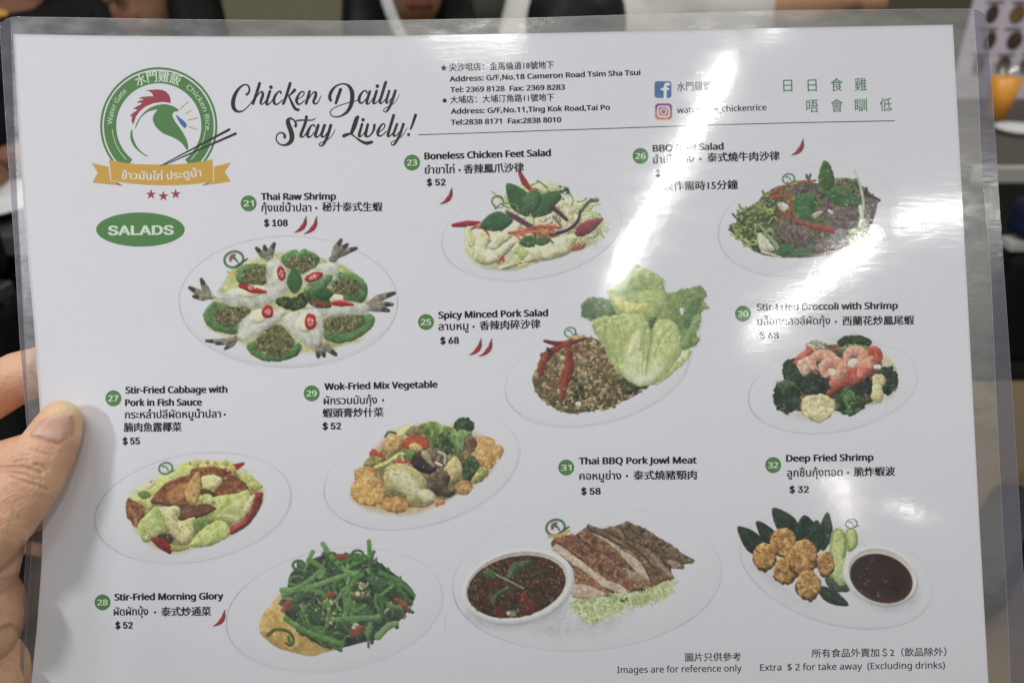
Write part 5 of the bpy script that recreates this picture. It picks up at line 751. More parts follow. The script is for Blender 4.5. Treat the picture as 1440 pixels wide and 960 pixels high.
def dish_cabbage():
    d = Dish(120, 530, 3.556, (128, 632, 414, 798), seed=13)
    d.plate(538, 654, 496, 268, -10)
    d.poly([(210, 620), (330, 510), (500, 430), (720, 424), (880, 540), (880, 640), (740, 790), (560, 850), (420, 880), (270, 800)], (210, 206, 140), wob=12, sh=.05, nz=.1, a=.75, ft=8)
    d.poly([(250, 640), (340, 540), (480, 460), (700, 450), (840, 540), (860, 620), (760, 760), (560, 830), (430, 850), (300, 790)], (150, 138, 74), wob=8, nz=.3, nf=14, sh=.1, col2=(176, 172, 100), ft=3)
    YG, YG2 = (206, 208, 122), (176, 188, 92)
    def cab(p, c=YG, c2=YG2, t2=.05): d.poly(p, c, wob=7, sh=.33, r=34, nz=.12, col2=c2, t2=t2)
    d.chilli([(640, 480), (720, 462), (790, 432)], 22, (150, 42, 36)); d.dots([(480, 440), (560, 424), (720, 430), (760, 460), (600, 470)], 40, (8, 22), [(220, 212, 130), (204, 196, 106), (190, 160, 80)])
    cab([(790, 480), (850, 510), (886, 548), (820, 570), (780, 530)], (214, 204, 116)); cab([(240, 610), (320, 560), (400, 490), (520, 440), (540, 490), (400, 570), (330, 660), (260, 640)])
    d.poly([(262, 580), (300, 566), (330, 590), (290, 610)], (120, 140, 62), wob=5)
    M, M2, ML = (158, 100, 56), (126, 72, 40), (196, 150, 92)
    def meat(p, c=M, lo=(112, 58, 34)): d.poly(p, c, wob=6, sh=.35, r=22, nz=.16, nf=16, col2=M2, lo=lo)
    meat([(205, 640), (215, 606), (245, 620), (300, 660), (262, 750), (225, 720), (206, 690)]); d.stroke([(226, 660), (250, 700), (256, 740)], 9, (190, 140, 90), a=.6)
    meat([(530, 460), (640, 450), (700, 470), (690, 500), (600, 520), (570, 560), (540, 510)]); meat([(650, 560), (700, 490), (760, 500), (820, 560), (770, 610), (690, 610), (640, 590)])
    meat([(330, 620), (380, 550), (440, 516), (530, 490), (560, 560), (560, 620), (470, 650), (380, 640)]); d.poly([(400, 600), (450, 550), (520, 530), (500, 600), (440, 630)], (186, 124, 70), wob=7, nz=.2, sh=.1, ft=5)
    d.poly([(500, 560), (550, 480), (575, 490), (572, 600), (540, 640), (510, 620)], (214, 178, 108), wob=6, sh=.3, nz=.14, col2=(190, 140, 76))
    d.poly([(580, 500), (640, 490), (684, 510), (660, 550), (600, 560)], (228, 216, 150), wob=7, nz=.08, sh=.35); d.poly([(576, 560), (640, 570), (640, 600), (590, 600)], (96, 66, 40), wob=5)
    cab([(620, 650), (640, 600), (760, 580), (820, 570), (830, 640), (780, 735), (700, 720), (630, 690)], (208, 210, 134)); cab([(570, 600), (620, 586), (650, 620), (620, 650), (580, 630)], (222, 218, 160))
    d.poly([(820, 600), (884, 576), (880, 640), (830, 720), (770, 770), (720, 786), (730, 745), (790, 710)], (150, 38, 40), wob=4, sh=.4, nz=.12, col2=(176, 64, 56)); d.poly([(790, 660), (830, 590), (850, 600), (815, 680)], (222, 206, 150), wob=5)
    meat([(450, 660), (540, 640), (600, 632), (655, 656), (600, 690), (480, 715)], (122, 84, 54), (86, 56, 36))
    cab([(360, 660), (400, 645), (470, 650), (470, 720), (550, 700), (540, 780), (490, 836), (440, 790), (390, 720)], (226, 216, 156), (206, 196, 116)); cab([(262, 740), (300, 690), (360, 650), (400, 740), (370, 790), (300, 826), (270, 790)], (180, 196, 100), (202, 210, 130))
    d.poly([(540, 720), (600, 700), (640, 720), (590, 770), (550, 780)], (118, 138, 70), wob=6, nz=.2); cab([(520, 836), (580, 760), (650, 720), (710, 730), (720, 790), (640, 836), (560, 850)], (190, 204, 106), (214, 216, 140))
    d.poly([(350, 800), (400, 780), (440, 800), (430, 830), (380, 840)], (70, 56, 40), wob=6, nz=.3); d.poly([(326, 812), (370, 800), (436, 850), (426, 884), (380, 860)], (142, 40, 40), wob=4, nz=.14, sh=.4); d.poly([(440, 840), (520, 850), (470, 870), (430, 866)], (168, 160, 80), wob=5)
    for p in ([(300, 810), (320, 760), (350, 700)], [(540, 830), (600, 780), (690, 750)], [(660, 700), (710, 650), (790, 600)], [(480, 820), (480, 760), (450, 690)], [(640, 690), (700, 690), (760, 700)], [(620, 820), (640, 770), (690, 740)]):
        d.stroke(p, 3.5, (228, 226, 168), 2, sh=.1, a=.7)
    d.dots([(260, 600), (500, 450), (860, 560), (700, 760), (400, 830)], 60, (2, 6), [(120, 80, 44), (226, 216, 160), (96, 100, 50)], a=.6); d.dots([(455, 750), (490, 750), (480, 780)], 7, (3, 6), [(176, 120, 40)])
    d.crest(402, 456, 34, full=False)
    return d
def dish_mix_vegetable():
    d = Dish(410, 520, 4.1735, (452, 576, 736, 746), seed=15)
    d.plate(763, 592, 588, 318, -16, part=110)
    d.poly([(350, 720), (480, 500), (640, 340), (960, 330), (1180, 440), (1160, 600), (900, 770), (680, 840), (520, 830), (420, 800)], (216, 184, 126), wob=14, sh=.05, nz=.1, a=.85, ft=12, col2=(206, 160, 96))
    d.poly([(400, 680), (480, 540), (600, 400), (780, 340), (1000, 360), (1150, 470), (1120, 620), (960, 730), (780, 790), (560, 810)], (150, 128, 80), wob=8, nz=.35, nf=14, sh=.1, col2=(120, 112, 66), ft=3)
    cauli(d, 1130, 470, 76, 84, (222, 180, 104), (194, 144, 74), 34); cauli(d, 1205, 480, 42, 44, (226, 184, 108), (196, 146, 76), 16); cauli(d, 1150, 540, 50, 40, (214, 166, 92), (186, 130, 66), 16)
    d.poly([(620, 380), (680, 320), (740, 330), (720, 400), (640, 430)], (214, 200, 130), wob=8, nz=.15); d.poly([(540, 470), (560, 410), (640, 380), (660, 440), (600, 500)], (206, 172, 104), wob=9, nz=.2, col2=(180, 140, 80))
    d.stroke([(550, 390), (570, 364), (610, 370)], 7, (84, 104, 70)); d.poly([(665, 370), (710, 330), (762, 346), (740, 380), (690, 390)], (146, 122, 88), wob=6, nz=.25)
    d.poly([(740, 330), (820, 304), (900, 330), (1000, 350), (1010, 430), (900, 420), (830, 470), (790, 390)], (134, 152, 82), wob=10, nz=.25, col2=(102, 124, 58)); floret(d, 1012, 328, 60, 50, (66, 86, 52), (96, 120, 70), 70); d.poly([(960, 370), (1000, 350), (1060, 370), (1000, 420)], (130, 154, 86), wob=7, nz=.2)
    d.poly([(650, 450), (670, 400), (740, 380), (800, 410), (806, 450), (750, 470)], (190, 82, 46), wob=6, nz=.15, sh=.35, lo=(160, 52, 34), r=14); d.poly([(690, 440), (740, 430), (770, 470), (700, 480)], (206, 176, 104), wob=7, nz=.2)
    d.poly([(460, 520), (476, 464), (550, 510), (540, 530)], (184, 66, 42), wob=5, nz=.14); d.poly([(420, 560), (460, 510), (540, 520), (520, 560), (440, 580)], (160, 150, 84), wob=8, nz=.25, col2=(120, 130, 66)); d.poly([(480, 570), (560, 530), (640, 480), (660, 500), (580, 560), (500, 590)], (200, 190, 116), wob=7, nz=.15)
    d.poly([(600, 540), (650, 516), (700, 540), (680, 570), (620, 560)], (180, 72, 44), wob=5, nz=.15); d.poly([(650, 500), (690, 470), (730, 480), (700, 530)], (104, 138, 66), wob=5, nz=.2)
    floret(d, 930, 430, 92, 66, (70, 98, 52), (112, 142, 72), 110); d.poly([(930, 380), (990, 370), (1030, 440), (980, 480)], (112, 144, 72), wob=8, nz=.25, col2=(140, 166, 96)); d.poly([(1010, 420), (1060, 390), (1090, 440), (1050, 490)], (150, 110, 76), wob=8, nz=.3, col2=(96, 72, 50))
    MU, MU2 = (92, 78, 60), (66, 54, 44)
    d.poly([(696, 560), (730, 490), (800, 500), (850, 560), (830, 610), (760, 600)], (66, 54, 44), wob=5, sh=.5, nz=.2, col2=(48, 40, 34)); d.poly([(760, 500), (790, 474), (840, 540), (830, 570)], (176, 160, 124), wob=4, sh=.4)
    d.poly([(810, 500), (860, 462), (910, 500), (910, 560), (850, 570)], MU, wob=5, sh=.4, nz=.3, col2=(130, 116, 90)); d.stroke([(860, 480), (900, 500), (900, 550)], 7, (196, 184, 156)); d.stroke([(850, 545), (880, 560)], 8, (226, 216, 196))
    d.poly([(1000, 560), (1060, 500), (1100, 560), (1090, 630), (1030, 650), (1000, 620)], (56, 72, 44), wob=7, nz=.3, col2=(84, 106, 60)); d.poly([(960, 480), (1010, 500), (1030, 560), (980, 560)], (96, 102, 62), wob=7, nz=.3)
    d.poly([(890, 590), (950, 510), (990, 540), (1000, 600), (940, 660), (910, 680)], (222, 200, 136), wob=6, nz=.1, sh=.3, col2=(206, 182, 110)); d.poly([(1060, 640), (1110, 570), (1160, 590), (1130, 640), (1070, 670)], (196, 180, 112), wob=8, nz=.2, col2=(150, 150, 80))
    d.poly([(790, 640), (860, 580), (930, 620), (920, 690), (960, 700), (930, 750), (830, 720), (790, 690)], (112, 96, 72), wob=6, sh=.45, nz=.2, col2=(88, 72, 54)); cauli(d, 1010, 690, 54, 44, (206, 166, 98), (176, 132, 70), 20)
    cauli(d, 430, 620, 70, 56, (220, 176, 104), (190, 140, 74), 28); cauli(d, 450, 710, 106, 88, (224, 178, 100), (192, 138, 70), 56)
    d.poly([(540, 640), (560, 570), (640, 550), (730, 580), (790, 650), (800, 720), (850, 760), (760, 810), (690, 780), (660, 730), (560, 710)], (198, 186, 124), wob=7, nz=.14, sh=.3, col2=(176, 164, 100)); d.poly([(570, 620), (640, 590), (720, 640), (760, 720), (700, 740), (620, 690)], (222, 216, 172), wob=8, nz=.08, sh=.2, ft=6, a=.85)
    d.poly([(740, 720), (800, 700), (850, 750), (780, 780)], (226, 220, 180), wob=6, ft=4, a=.8); cauli(d, 612, 790, 84, 52, (222, 174, 98), (190, 134, 68), 32)
    d.dots([(850, 760), (900, 760), (880, 790), (840, 790)], 8, (9, 16), [(206, 140, 92), (190, 110, 70)]); d.strands([(540, 500), (640, 470), (700, 600), (560, 600)], 16, (20, 60), (3, 5), [(150, 160, 90), (210, 200, 140)], a=.7)
    d.dots([(560, 400), (1060, 380), (1060, 600), (700, 780), (500, 600)], 60, (2, 5), [(236, 220, 176), (70, 64, 44), (176, 84, 50)], a=.6)
    return d
def dish_morning_glory():
    d = Dish(120, 750, 2.769, (318, 756, 626, 948), seed=17)
    d.plate(968, 296, 424, 234, -10, part=200)
    d.poly([(680, 340), (720, 280), (780, 230), (900, 300), (1000, 420), (930, 466), (860, 472), (760, 450), (690, 400)], (204, 164, 84), wob=6, sh=.12, nz=.1, col2=(222, 190, 116), ft=1.5); d.dots([(690, 340), (760, 260), (900, 440), (800, 460)], 60, (2, 6), [(230, 200, 130), (190, 140, 60), (216, 176, 96)], a=.6)
    heap = [(772, 300), (782, 220), (806, 150), (880, 100), (960, 78), (1080, 78), (1150, 116), (1226, 170), (1276, 230), (1274, 280), (1226, 340), (1150, 396), (1030, 436), (930, 440), (826, 380)]
    d.poly(heap, (66, 86, 58), wob=9, sh=.15, nz=.3, nf=10, col2=(50, 64, 46))
    d.dots(heap, 90, (8, 24), [(58, 78, 54), (44, 60, 44), (72, 92, 66), (36, 46, 34), (84, 100, 66)], a=.7, wob=.9, sh=.2)
    GS = [(94, 126, 74), (112, 146, 84), (76, 104, 62), (126, 154, 96), (82, 110, 66), (64, 88, 56), (54, 72, 48)]
    inn = [(820, 260), (850, 150), (960, 105), (1100, 110), (1210, 200), (1220, 280), (1120, 370), (1000, 405), (880, 370)]
    d.strands(inn, 90, (40, 110), (2.5, 5), GS, sh=.3, curl=1.1, a=.85); d.strands(inn, 50, (60, 130), (5, 8), GS, sh=.3, curl=.6)
    d.strands([(1110, 130), (1220, 180), (1250, 260), (1160, 270)], 18, (60, 120), (4, 7), [(70, 100, 58), (86, 118, 68), (50, 72, 46)], ang=38, spread=.4, sh=.3)
    d.strands([(840, 350), (980, 410), (920, 430), (870, 400)], 14, (90, 150), (4, 7), [(74, 102, 56), (92, 122, 66), (56, 80, 46)], ang=25, spread=.25, sh=.3)
    for b_, t_, w_ in (((860, 300), (960, 350), 30), ((1040, 290), (1150, 350), 34), ((900, 210), (820, 270), 24), ((1110, 180), (1200, 230), 26), ((980, 330), (1060, 390), 26)): d.leaf(b_, t_, w_, (66, 92, 64), 6, vein=(96, 122, 86), nz=.25, col2=(66, 90, 64), wob=5)
    B = (116, 154, 86)
    for p, w_, c in (([(766, 220), (830, 215), (900, 200), (1000, 165), (1060, 150)], 11, B), ([(770, 240), (860, 190), (920, 140)], 10, (110, 152, 80)), ([(925, 40), (960, 90), (1010, 140), (1050, 160)], 10, (112, 156, 76)),
                     ([(885, 70), (862, 120), (850, 140)], 9, B), ([(1104, 30), (1106, 70), (1100, 90), (1040, 120)], 9, (98, 148, 66)), ([(870, 100), (930, 140), (910, 170)], 9, (106, 146, 76)), ([(960, 335), (1040, 330), (1140, 325)], 11, (106, 150, 80)),
                     ([(1140, 400), (1180, 360), (1210, 350)], 14, (126, 156, 92)), ([(930, 270), (950, 310), (930, 380), (900, 400)], 8, (92, 132, 70)), ([(780, 330), (860, 380), (1000, 430)], 11, (102, 142, 72)), ([(1010, 240), (1050, 180), (1080, 160)], 9, (92, 140, 70)),
                     ([(1150, 150), (1230, 190), (1280, 240)], 8, (84, 128, 72)), ([(1030, 260), (1050, 300), (1090, 280)], 9, (96, 140, 74)), ([(860, 220), (920, 230), (950, 280), (940, 340)], 8, (98, 138, 74)), ([(990, 120), (1050, 90), (1110, 90)], 9, (84, 130, 60)), ([(1180, 280), (1260, 290)], 9, (110, 140, 80)), ([(1150, 240), (1200, 200)], 7, (98, 144, 70)), ([(1100, 390), (1110, 350)], 11, (104, 142, 76))):
        d.stroke(p, w_, c, w_*.85, sh=.22, hl=.06, nz=.14)
    d.stroke([(710, 395), (740, 372), (790, 380), (810, 410), (800, 434), (780, 425)], 7, (92, 104, 52), 5); d.stroke([(790, 400), (800, 430), (810, 420)], 6, (100, 110, 56))
    for cx, cy, r in ((830, 122, 22), (1060, 84, 24), (960, 90, 20), (990, 196, 14)): d.stroke(ell(cx, cy, r, r*.8, 0, 12).tolist(), 5, (70, 112, 56), sh=.3)
    for p in ([(760, 300), (780, 262), (806, 260), (790, 300)], [(936, 250), (950, 222), (976, 230), (960, 252)], [(1030, 400), (1040, 366), (1090, 360), (1060, 396)], [(1196, 250), (1250, 266), (1262, 310), (1236, 290)], [(970, 90), (1010, 76), (1020, 96), (990, 104)]): d.poly(p, (150, 78, 60), wob=4, nz=.25, sh=.25, ft=2)
    d.dots([(1030, 200), (1110, 190), (1100, 240), (1040, 240)], 18, (4, 11), [(190, 170, 130), (130, 110, 76), (90, 70, 50), (206, 190, 150)]); d.dots([(880, 270), (960, 260), (980, 390), (920, 330)], 16, (4, 8), [(206, 176, 120), (176, 140, 84), (222, 206, 170)])
    d.dots([(1020, 360), (1060, 350), (1040, 380)], 4, (5, 9), [(220, 200, 170)]); d.dots(heap, 50, (2, 4), [(176, 190, 130), (206, 200, 150), (30, 40, 24)], a=.6)
    return d
def dish_pork_jowl():
    d = Dish(620, 620, 3.2, (634, 710, 1020, 920), seed=19)
    d.plate(658, 622, 606, 320, -4.5, part=110)
    d.poly([(500, 800), (560, 720), (640, 800), (860, 760), (760, 850), (560, 880), (400, 860)], (196, 196, 196), wob=10, a=.55, ft=22, sh=0)
    CB = [(196, 208, 138), (212, 220, 164), (176, 192, 110), (224, 228, 186), (160, 178, 92)]
    d.poly([(580, 730), (700, 690), (860, 690), (1040, 610), (1030, 680), (940, 730), (820, 760), (690, 826), (620, 790)], (196, 206, 150), wob=12, nz=.2, a=.75, ft=10, sh=.05, col2=(168, 184, 106))
    d.strands([(590, 730), (700, 680), (860, 690), (1040, 610), (1020, 680), (940, 720), (820, 750), (690, 815), (620, 780)], 190, (30, 80), (1.6, 3.), CB, curl=.5, sh=.15)
    g = lambda *p: [(384+x*.6, 304+y*.6) for x, y in p]
    def slab(p, c, c2, n=60, w=4, lo=(70, 50, 36)):
        d.poly(g(*p), c, wob=w, wf=16, sh=.22, r=12, nz=.2, nf=12, col2=c2)
        d.strands(g(*p), n, (8, 30), (1.2, 2.6), [(84, 62, 44), (66, 46, 34), (164, 136, 104), (104, 76, 54)], ang=38, spread=.7, a=.4, sh=0); d.dots(g(*p), n//2, (2, 6), [(56, 38, 28), (86, 60, 42), (150, 118, 86)], a=.4, wob=.8, sh=.1)
    def cut(p, c=(216, 190, 156)): d.poly(g(*p), c, wob=4, wf=14, sh=.15, r=14, nz=.1, nf=12, col2=[v*.88 for v in c], ft=2); d.strands(g(*p), 16, (8, 26), (.8, 1.6), [(160, 130, 100), (214, 196, 170)], ang=40, spread=.5, a=.5, sh=0)
    d.poly(g((205, 232), (350, 205), (470, 130), (600, 150), (740, 110), (900, 160), (1080, 280), (1240, 390), (1100, 440), (1080, 520), (960, 570), (800, 620), (600, 640), (350, 660), (350, 450), (200, 300)), (104, 82, 60), wob=4, nz=.25, nf=10, sh=.1)
    slab([(706, 135), (735, 102), (760, 98), (800, 112), (900, 150), (1000, 220), (1080, 262), (1110, 290), (1140, 300), (1160, 335), (1262, 380), (1240, 406), (1180, 402), (1110, 362), (1040, 352), (980, 322), (880, 282), (800, 245), (720, 205)], (140, 116, 86), (112, 90, 66), 120)
    slab([(1010, 350), (1080, 358), (1150, 398), (1186, 436), (1140, 452), (1050, 432), (1020, 392)], (118, 94, 74), (92, 70, 54), 20); cut([(1050, 388), (1100, 385), (1160, 425), (1120, 440), (1070, 415)], (176, 148, 130))
    slab([(582, 152), (620, 138), (660, 136), (720, 160), (820, 240), (900, 290), (980, 350), (1040, 420), (1102, 505), (1080, 535), (1020, 522), (980, 462), (880, 352), (760, 262), (640, 202)], (152, 124, 90), (122, 94, 68), 110)
    cut([(880, 280), (950, 335), (1020, 412), (1100, 500), (1060, 500), (960, 385)], (172, 144, 114))
    slab([(458, 135), (476, 117), (520, 140), (580, 158), (660, 210), (760, 270), (860, 350), (960, 450), (1032, 520), (1000, 556), (945, 572), (905, 470), (832, 372), (680, 252), (500, 182)], (150, 118, 82), (120, 90, 62), 100)
    cut([(496, 186), (600, 222), (700, 285), (800, 335), (865, 410), (922, 520), (952, 585), (880, 560), (815, 460), (755, 400), (680, 312), (580, 242)])
    slab([(376, 195), (398, 172), (430, 168), (465, 176), (540, 222), (600, 245), (660, 300), (705, 345), (765, 430), (805, 505), (920, 535), (942, 592), (830, 606), (735, 525), (680, 425), (560, 325), (420, 245)], (174, 126, 84), (138, 94, 60), 80)
    d.dots(g((480, 200), (700, 350), (760, 500), (700, 480), (520, 280)), 46, (4, 13), [(92, 58, 38), (116, 76, 48), (74, 48, 32)], a=.6, wob=.8, sh=.1)
    cut([(740, 440), (800, 470), (860, 480), (900, 540), (800, 540)], (172, 146, 112))
    slab([(205, 232), (225, 215), (260, 206), (310, 196), (350, 200), (400, 240), (480, 288), (560, 320), (680, 412), (760, 500), (805, 580), (780, 632), (680, 622), (600, 562), (520, 482), (430, 402), (320, 332), (240, 284)], (180, 128, 86), (142, 92, 58), 110)
    d.dots(g((220, 230), (350, 205), (520, 320), (740, 500), (720, 580), (540, 470), (330, 310)), 70, (4, 14), [(90, 56, 36), (120, 78, 48), (72, 46, 32), (138, 92, 62)], a=.6, wob=.8, sh=.1)
    cut([(188, 302), (210, 280), (238, 268), (300, 312), (430, 400), (520, 470), (600, 530), (700, 568), (765, 620), (720, 634), (620, 602), (540, 562), (470, 492), (350, 422), (280, 362)], (222, 198, 166))
    slab([(350, 450), (420, 468), (500, 520), (580, 590), (645, 640), (580, 654), (450, 604), (355, 565)], (182, 132, 92), (146, 98, 64), 40); cut([(345, 572), (430, 568), (530, 600), (592, 642), (520, 664), (380, 668), (342, 652)], (216, 188, 158))
    for p in ([(205, 236), (300, 290), (420, 385), (520, 470)], [(380, 196), (480, 285), (600, 350), (700, 430)], [(460, 138), (560, 200), (720, 275)], [(700, 290), (830, 372), (905, 470), (945, 580)], [(584, 156), (740, 250), (880, 352), (1000, 500)], [(708, 140), (760, 215), (900, 285), (1010, 345)], [(1012, 352), (1030, 400), (1090, 440)]): d.stroke(g(*p), 2.6, (52, 36, 28), 1.6, sh=0, a=.75)
    d.poly(g((835, 598), (880, 596), (905, 620), (885, 642), (845, 625)), (36, 32, 26), wob=4); d.dots(g((700, 120), (900, 160), (1100, 320), (900, 300)), 30, (3, 9), [(52, 38, 30), (70, 52, 40)], a=.8, wob=.7)
    d.dots(g((640, 640), (760, 640), (740, 690), (650, 680)), 8, (4, 8), [(60, 66, 40), (150, 160, 100)]); d.strands(g((600, 640), (760, 640), (940, 600), (1080, 560), (1040, 600), (800, 680)), 60, (16, 46), (1.6, 2.8), CB, a=.9, curl=.5)
    # dipping sauce in its own white bowl
    d.poly(ell(340, 752, 226, 90, -6), (176, 176, 178), wob=3, a=.55, ft=14, sh=0)
    d.poly(ell(348, 655, 256, 168, -12), (222, 222, 220), wob=0, sh=.22, r=26, nz=.01, ft=1.2); d.poly(ell(344, 650, 236, 150, -12), (206, 196, 180), wob=0, sh=-.2, r=22, nz=.03)
    sauce = ell(340, 654, 224, 136, -12); S = sauce[::2].tolist()
    d.poly(sauce, (62, 40, 26), wob=3, sh=.1, nz=.35, nf=14, col2=(84, 58, 34)); d.dots(S, 620, (2, 5), [(104, 78, 50), (76, 52, 34), (38, 26, 20), (136, 108, 74), (84, 54, 38), (48, 38, 26)], a=.8, wob=.7, sh=.1)
    d.dots(S, 46, (7, 16), [(104, 38, 34), (124, 48, 40), (84, 30, 28), (66, 68, 42), (80, 86, 54)], a=.6, wob=.8, sh=.15); d.poly(ell(402, 752, 42, 28, -20), (112, 36, 36), wob=5, sh=.3, a=.8); d.poly(ell(270, 772, 30, 16, 10), (110, 42, 36), wob=4, a=.7); d.poly(ell(236, 650, 24, 20, 0), (108, 46, 38), wob=5, a=.7)
    d.ring(372, 706, 15, 24, 10, (140, 40, 34), (90, 40, 30), 0); d.stroke([(215, 585), (290, 620), (372, 662)], 5, (140, 160, 112), 3.5); d.poly([(190, 585), (215, 572), (246, 596), (230, 616), (196, 606)], (84, 112, 70), wob=6, nz=.25); d.poly([(296, 600), (330, 545), (400, 536), (390, 560), (340, 590), (320, 620)], (74, 98, 62), wob=8, nz=.3); d.stroke([(236, 720), (250, 690), (300, 660)], 10, (84, 106, 66), 6); d.dots([(290, 770), (350, 760), (340, 785)], 9, (6, 11), [(110, 126, 84), (196, 190, 160)])
    d.dots(S, 40, (1.5, 3), [(226, 206, 160), (206, 180, 130)])
    d.crest(516, 388, 42); d.stroke([(488, 428), (530, 424), (576, 404)], 8, (206, 172, 96), sh=0)
    return d
def dish_fried_shrimp():
    d = Dish(1020, 620, 3.43, (1032, 708, 1318, 888), seed=21)
    d.plate(534, 622, 478, 258, 17, part=100)
    LF = (46, 66, 44)
    for b, t, w_ in (((190, 560), (60, 410), 46), ((250, 520), (150, 384), 36), ((350, 480), (228, 322), 50), ((400, 520), (380, 356), 58), ((470, 530), (492, 340), 34), ((440, 540), (440, 380), 40)): d.leaf(b, t, w_, LF, 4, vein=(84, 104, 72), nz=.2, col2=(34, 52, 36))
    d.leaf((440, 700), (594, 790), 34, (44, 62, 42), 6, vein=(80, 100, 70)); d.leaf((480, 660), (600, 720), 36, (66, 88, 58), vein=(100, 124, 86))
    d.poly([(130, 600), (240, 640), (340, 760), (450, 780), (420, 800), (260, 720)], (190, 186, 180), a=.4, ft=14, sh=0)
    def cuc(p, q):
        d.poly(p, (150, 172, 84), wob=3, sh=.25, nz=.08); d.poly(q, (204, 212, 136), wob=3, sh=.15, nz=.06, col2=(190, 202, 116))
    cuc([(580, 440), (600, 416), (630, 430), (640, 490), (610, 530), (585, 520)], [(588, 450), (604, 428), (624, 440), (628, 490), (606, 514)]); cuc([(500, 560), (510, 450), (540, 418), (576, 440), (584, 520), (556, 640), (520, 662), (504, 640)], [(512, 560), (522, 460), (544, 432), (566, 450), (572, 520), (548, 630), (522, 650)])
    d.poly([(520, 640), (580, 560), (600, 640), (560, 700)], (196, 208, 140), wob=4, a=.8, sh=.2)
    FR = [(196, 144, 76), (214, 168, 98), (176, 120, 58), (224, 184, 118), (150, 98, 46)]
    for x, y, rx, ry in ((280, 486, 64, 70), (190, 552, 56, 66), (482, 588, 42, 60), (290, 622, 58, 66), (374, 560, 72, 88), (402, 690, 60, 70)):
        d.poly(ell(x, y+8, rx, ry, 0, 14, .08, int(x)), (116, 76, 36), wob=8, wf=16, sh=.3, nz=.2); R = [(x+math.cos(t)*rx*.85, y+math.sin(t)*ry*.85) for t in np.arange(12)/12*6.283]
        d.poly(ell(x, y, rx*.97, ry*.97, 0, 14, .08, int(y)), (186, 134, 68), wob=8, wf=16, sh=.45, r=rx*.7, nz=.25, nf=14, col2=(206, 160, 90)); d.dots(R, int(rx*1.5), (6, 15), FR, sh=.3, a=.5, wob=.8); d.dots(R, 14, (3, 7), [(126, 78, 34), (110, 66, 30)], a=.7)
    # sauce bowl
    d.poly(ell(760, 690, 178, 120, 22), (176, 176, 180), wob=2, a=.5, ft=16, sh=0); d.poly(ell(750, 650, 186, 142, 20), (224, 224, 222), wob=0, sh=.25, r=24, nz=.01); d.poly(ell(756, 648, 168, 124, 20), (214, 206, 190), wob=0, sh=-.25, r=22, nz=.02)
    d.poly(ell(752, 662, 156, 114, 20), (96, 52, 30), wob=1, sh=0, nz=.06, ft=1.5); d.poly(ell(752, 660, 150, 110, 20), (52, 30, 26), wob=1, sh=-.3, r=40, nz=.08, nf=60, ft=3); d.poly([(780, 690), (840, 710), (830, 726), (790, 706)], (34, 18, 18), wob=3, a=.6, ft=3)
    d.crest(608, 398, 27, full=False)
    return d
DISHES = [
    (dish_raw_shrimp, 'printed oval plate of raw prawns with bitter melon and chilli'),
    (dish_chicken_feet, 'printed oval plate of pale chicken feet salad with mint leaves'),
    (dish_beef_salad, 'printed oval plate of dark beef salad with green leaves'),
    (dish_minced_pork, 'printed oval plate of minced pork heap beside a big lettuce leaf'),
    (dish_broccoli, 'printed oval plate of broccoli, cauliflower and pink shrimp'),
    (dish_cabbage, 'printed oval plate of stir-fried cabbage with browned pork'),
    (dish_mix_vegetable, 'printed oval plate of mixed vegetables with cauliflower and mushroom'),
    (dish_morning_glory, 'printed oval plate of green stems in yellow sauce'),
    (dish_pork_jowl, 'printed oval plate of sliced grilled pork beside a bowl of chilli dip'),
    (dish_fried_shrimp, 'printed oval plate of fried shrimp balls with cucumber and brown dip'),
]
# ------------------------------------------------------------------ the laminated menu
PAPER = mat('printed_paper', (232, 230, 234), .65, .2, noise=.012, nscale=900)
INK = mat('black_ink', (14, 13, 14), .6, .2, noise=.25, nscale=1500)
HEAD = mat('brown_black_ink', (44, 38, 34), .6, .2, noise=.2, nscale=1500)
GREEN = mat('green_ink', (86, 134, 74), .6, .2, noise=.06, nscale=1200)
SLOGAN = mat('slogan_green_ink', (92, 136, 98), .6, .2, noise=.06, nscale=1200)
CREAM = mat('unprinted_white', (236, 233, 230), .6, .2)
MINT = mat('pale_mint_letter', (222, 236, 214), .6, .2)
RED = mat('comb_red_ink', (164, 60, 74), .6, .2, noise=.06, nscale=1200)
GOLD = mat('ribbon_gold_ink', (214, 168, 74), .6, .2, noise=.05, nscale=1200)
DGOLD = mat('ribbon_fold_ink', (140, 110, 58), .6, .2)
BLUE = mat('eye_blue_ink', (70, 116, 168), .6, .2)
PIC = mat('picture_print', rough=.6, spec=.2, attr=True)
FILM = film_mat('laminate', .010, .05, .085, smudge=.035)
BORDER = film_mat('laminate_border_clear', .14, .13, .29, (.90, .88, .86), (.56, .54, .51), waves=2.2)
SEAL = film_mat('laminate_sealed_band', .26, .07, .15, (.54, .53, .58), (.38, .37, .43), waves=2.5)
RIM = mat('laminate_edge', (196, 196, 204), .25, .5)
menu = empty('laminated_menu', S(np.array(720.), np.array(480.)), 'white laminated menu of ten salad plates, held up in front by a thumb', 'menu')
def edge(pts):
    P = np.array(pts, float); return lambda q: np.interp(q, P[:, 1], P[:, 0])
def edgey(pts):
    P = np.array(pts, float); return lambda q: np.interp(q, P[:, 0], P[:, 1])
BOT = 1030.
pl = edge([(18, 48), (27, 200), (37, 340), (48, 460), (55, 560), (60, 640), (61, 715), (58, 800), (52, 880), (44, 960), (37, 1030)])
pr_ = edge([(1340, 35), (1351, 240), (1363, 460), (1376, 710), (1390, 960), (1394, 1030)])
pt = edgey([(0, 47), (18, 48), (150, 50.5), (330, 51.5), (560, 50.5), (760, 47), (1000, 41.5), (1200, 37.5), (1340, 35), (1440, 33)])
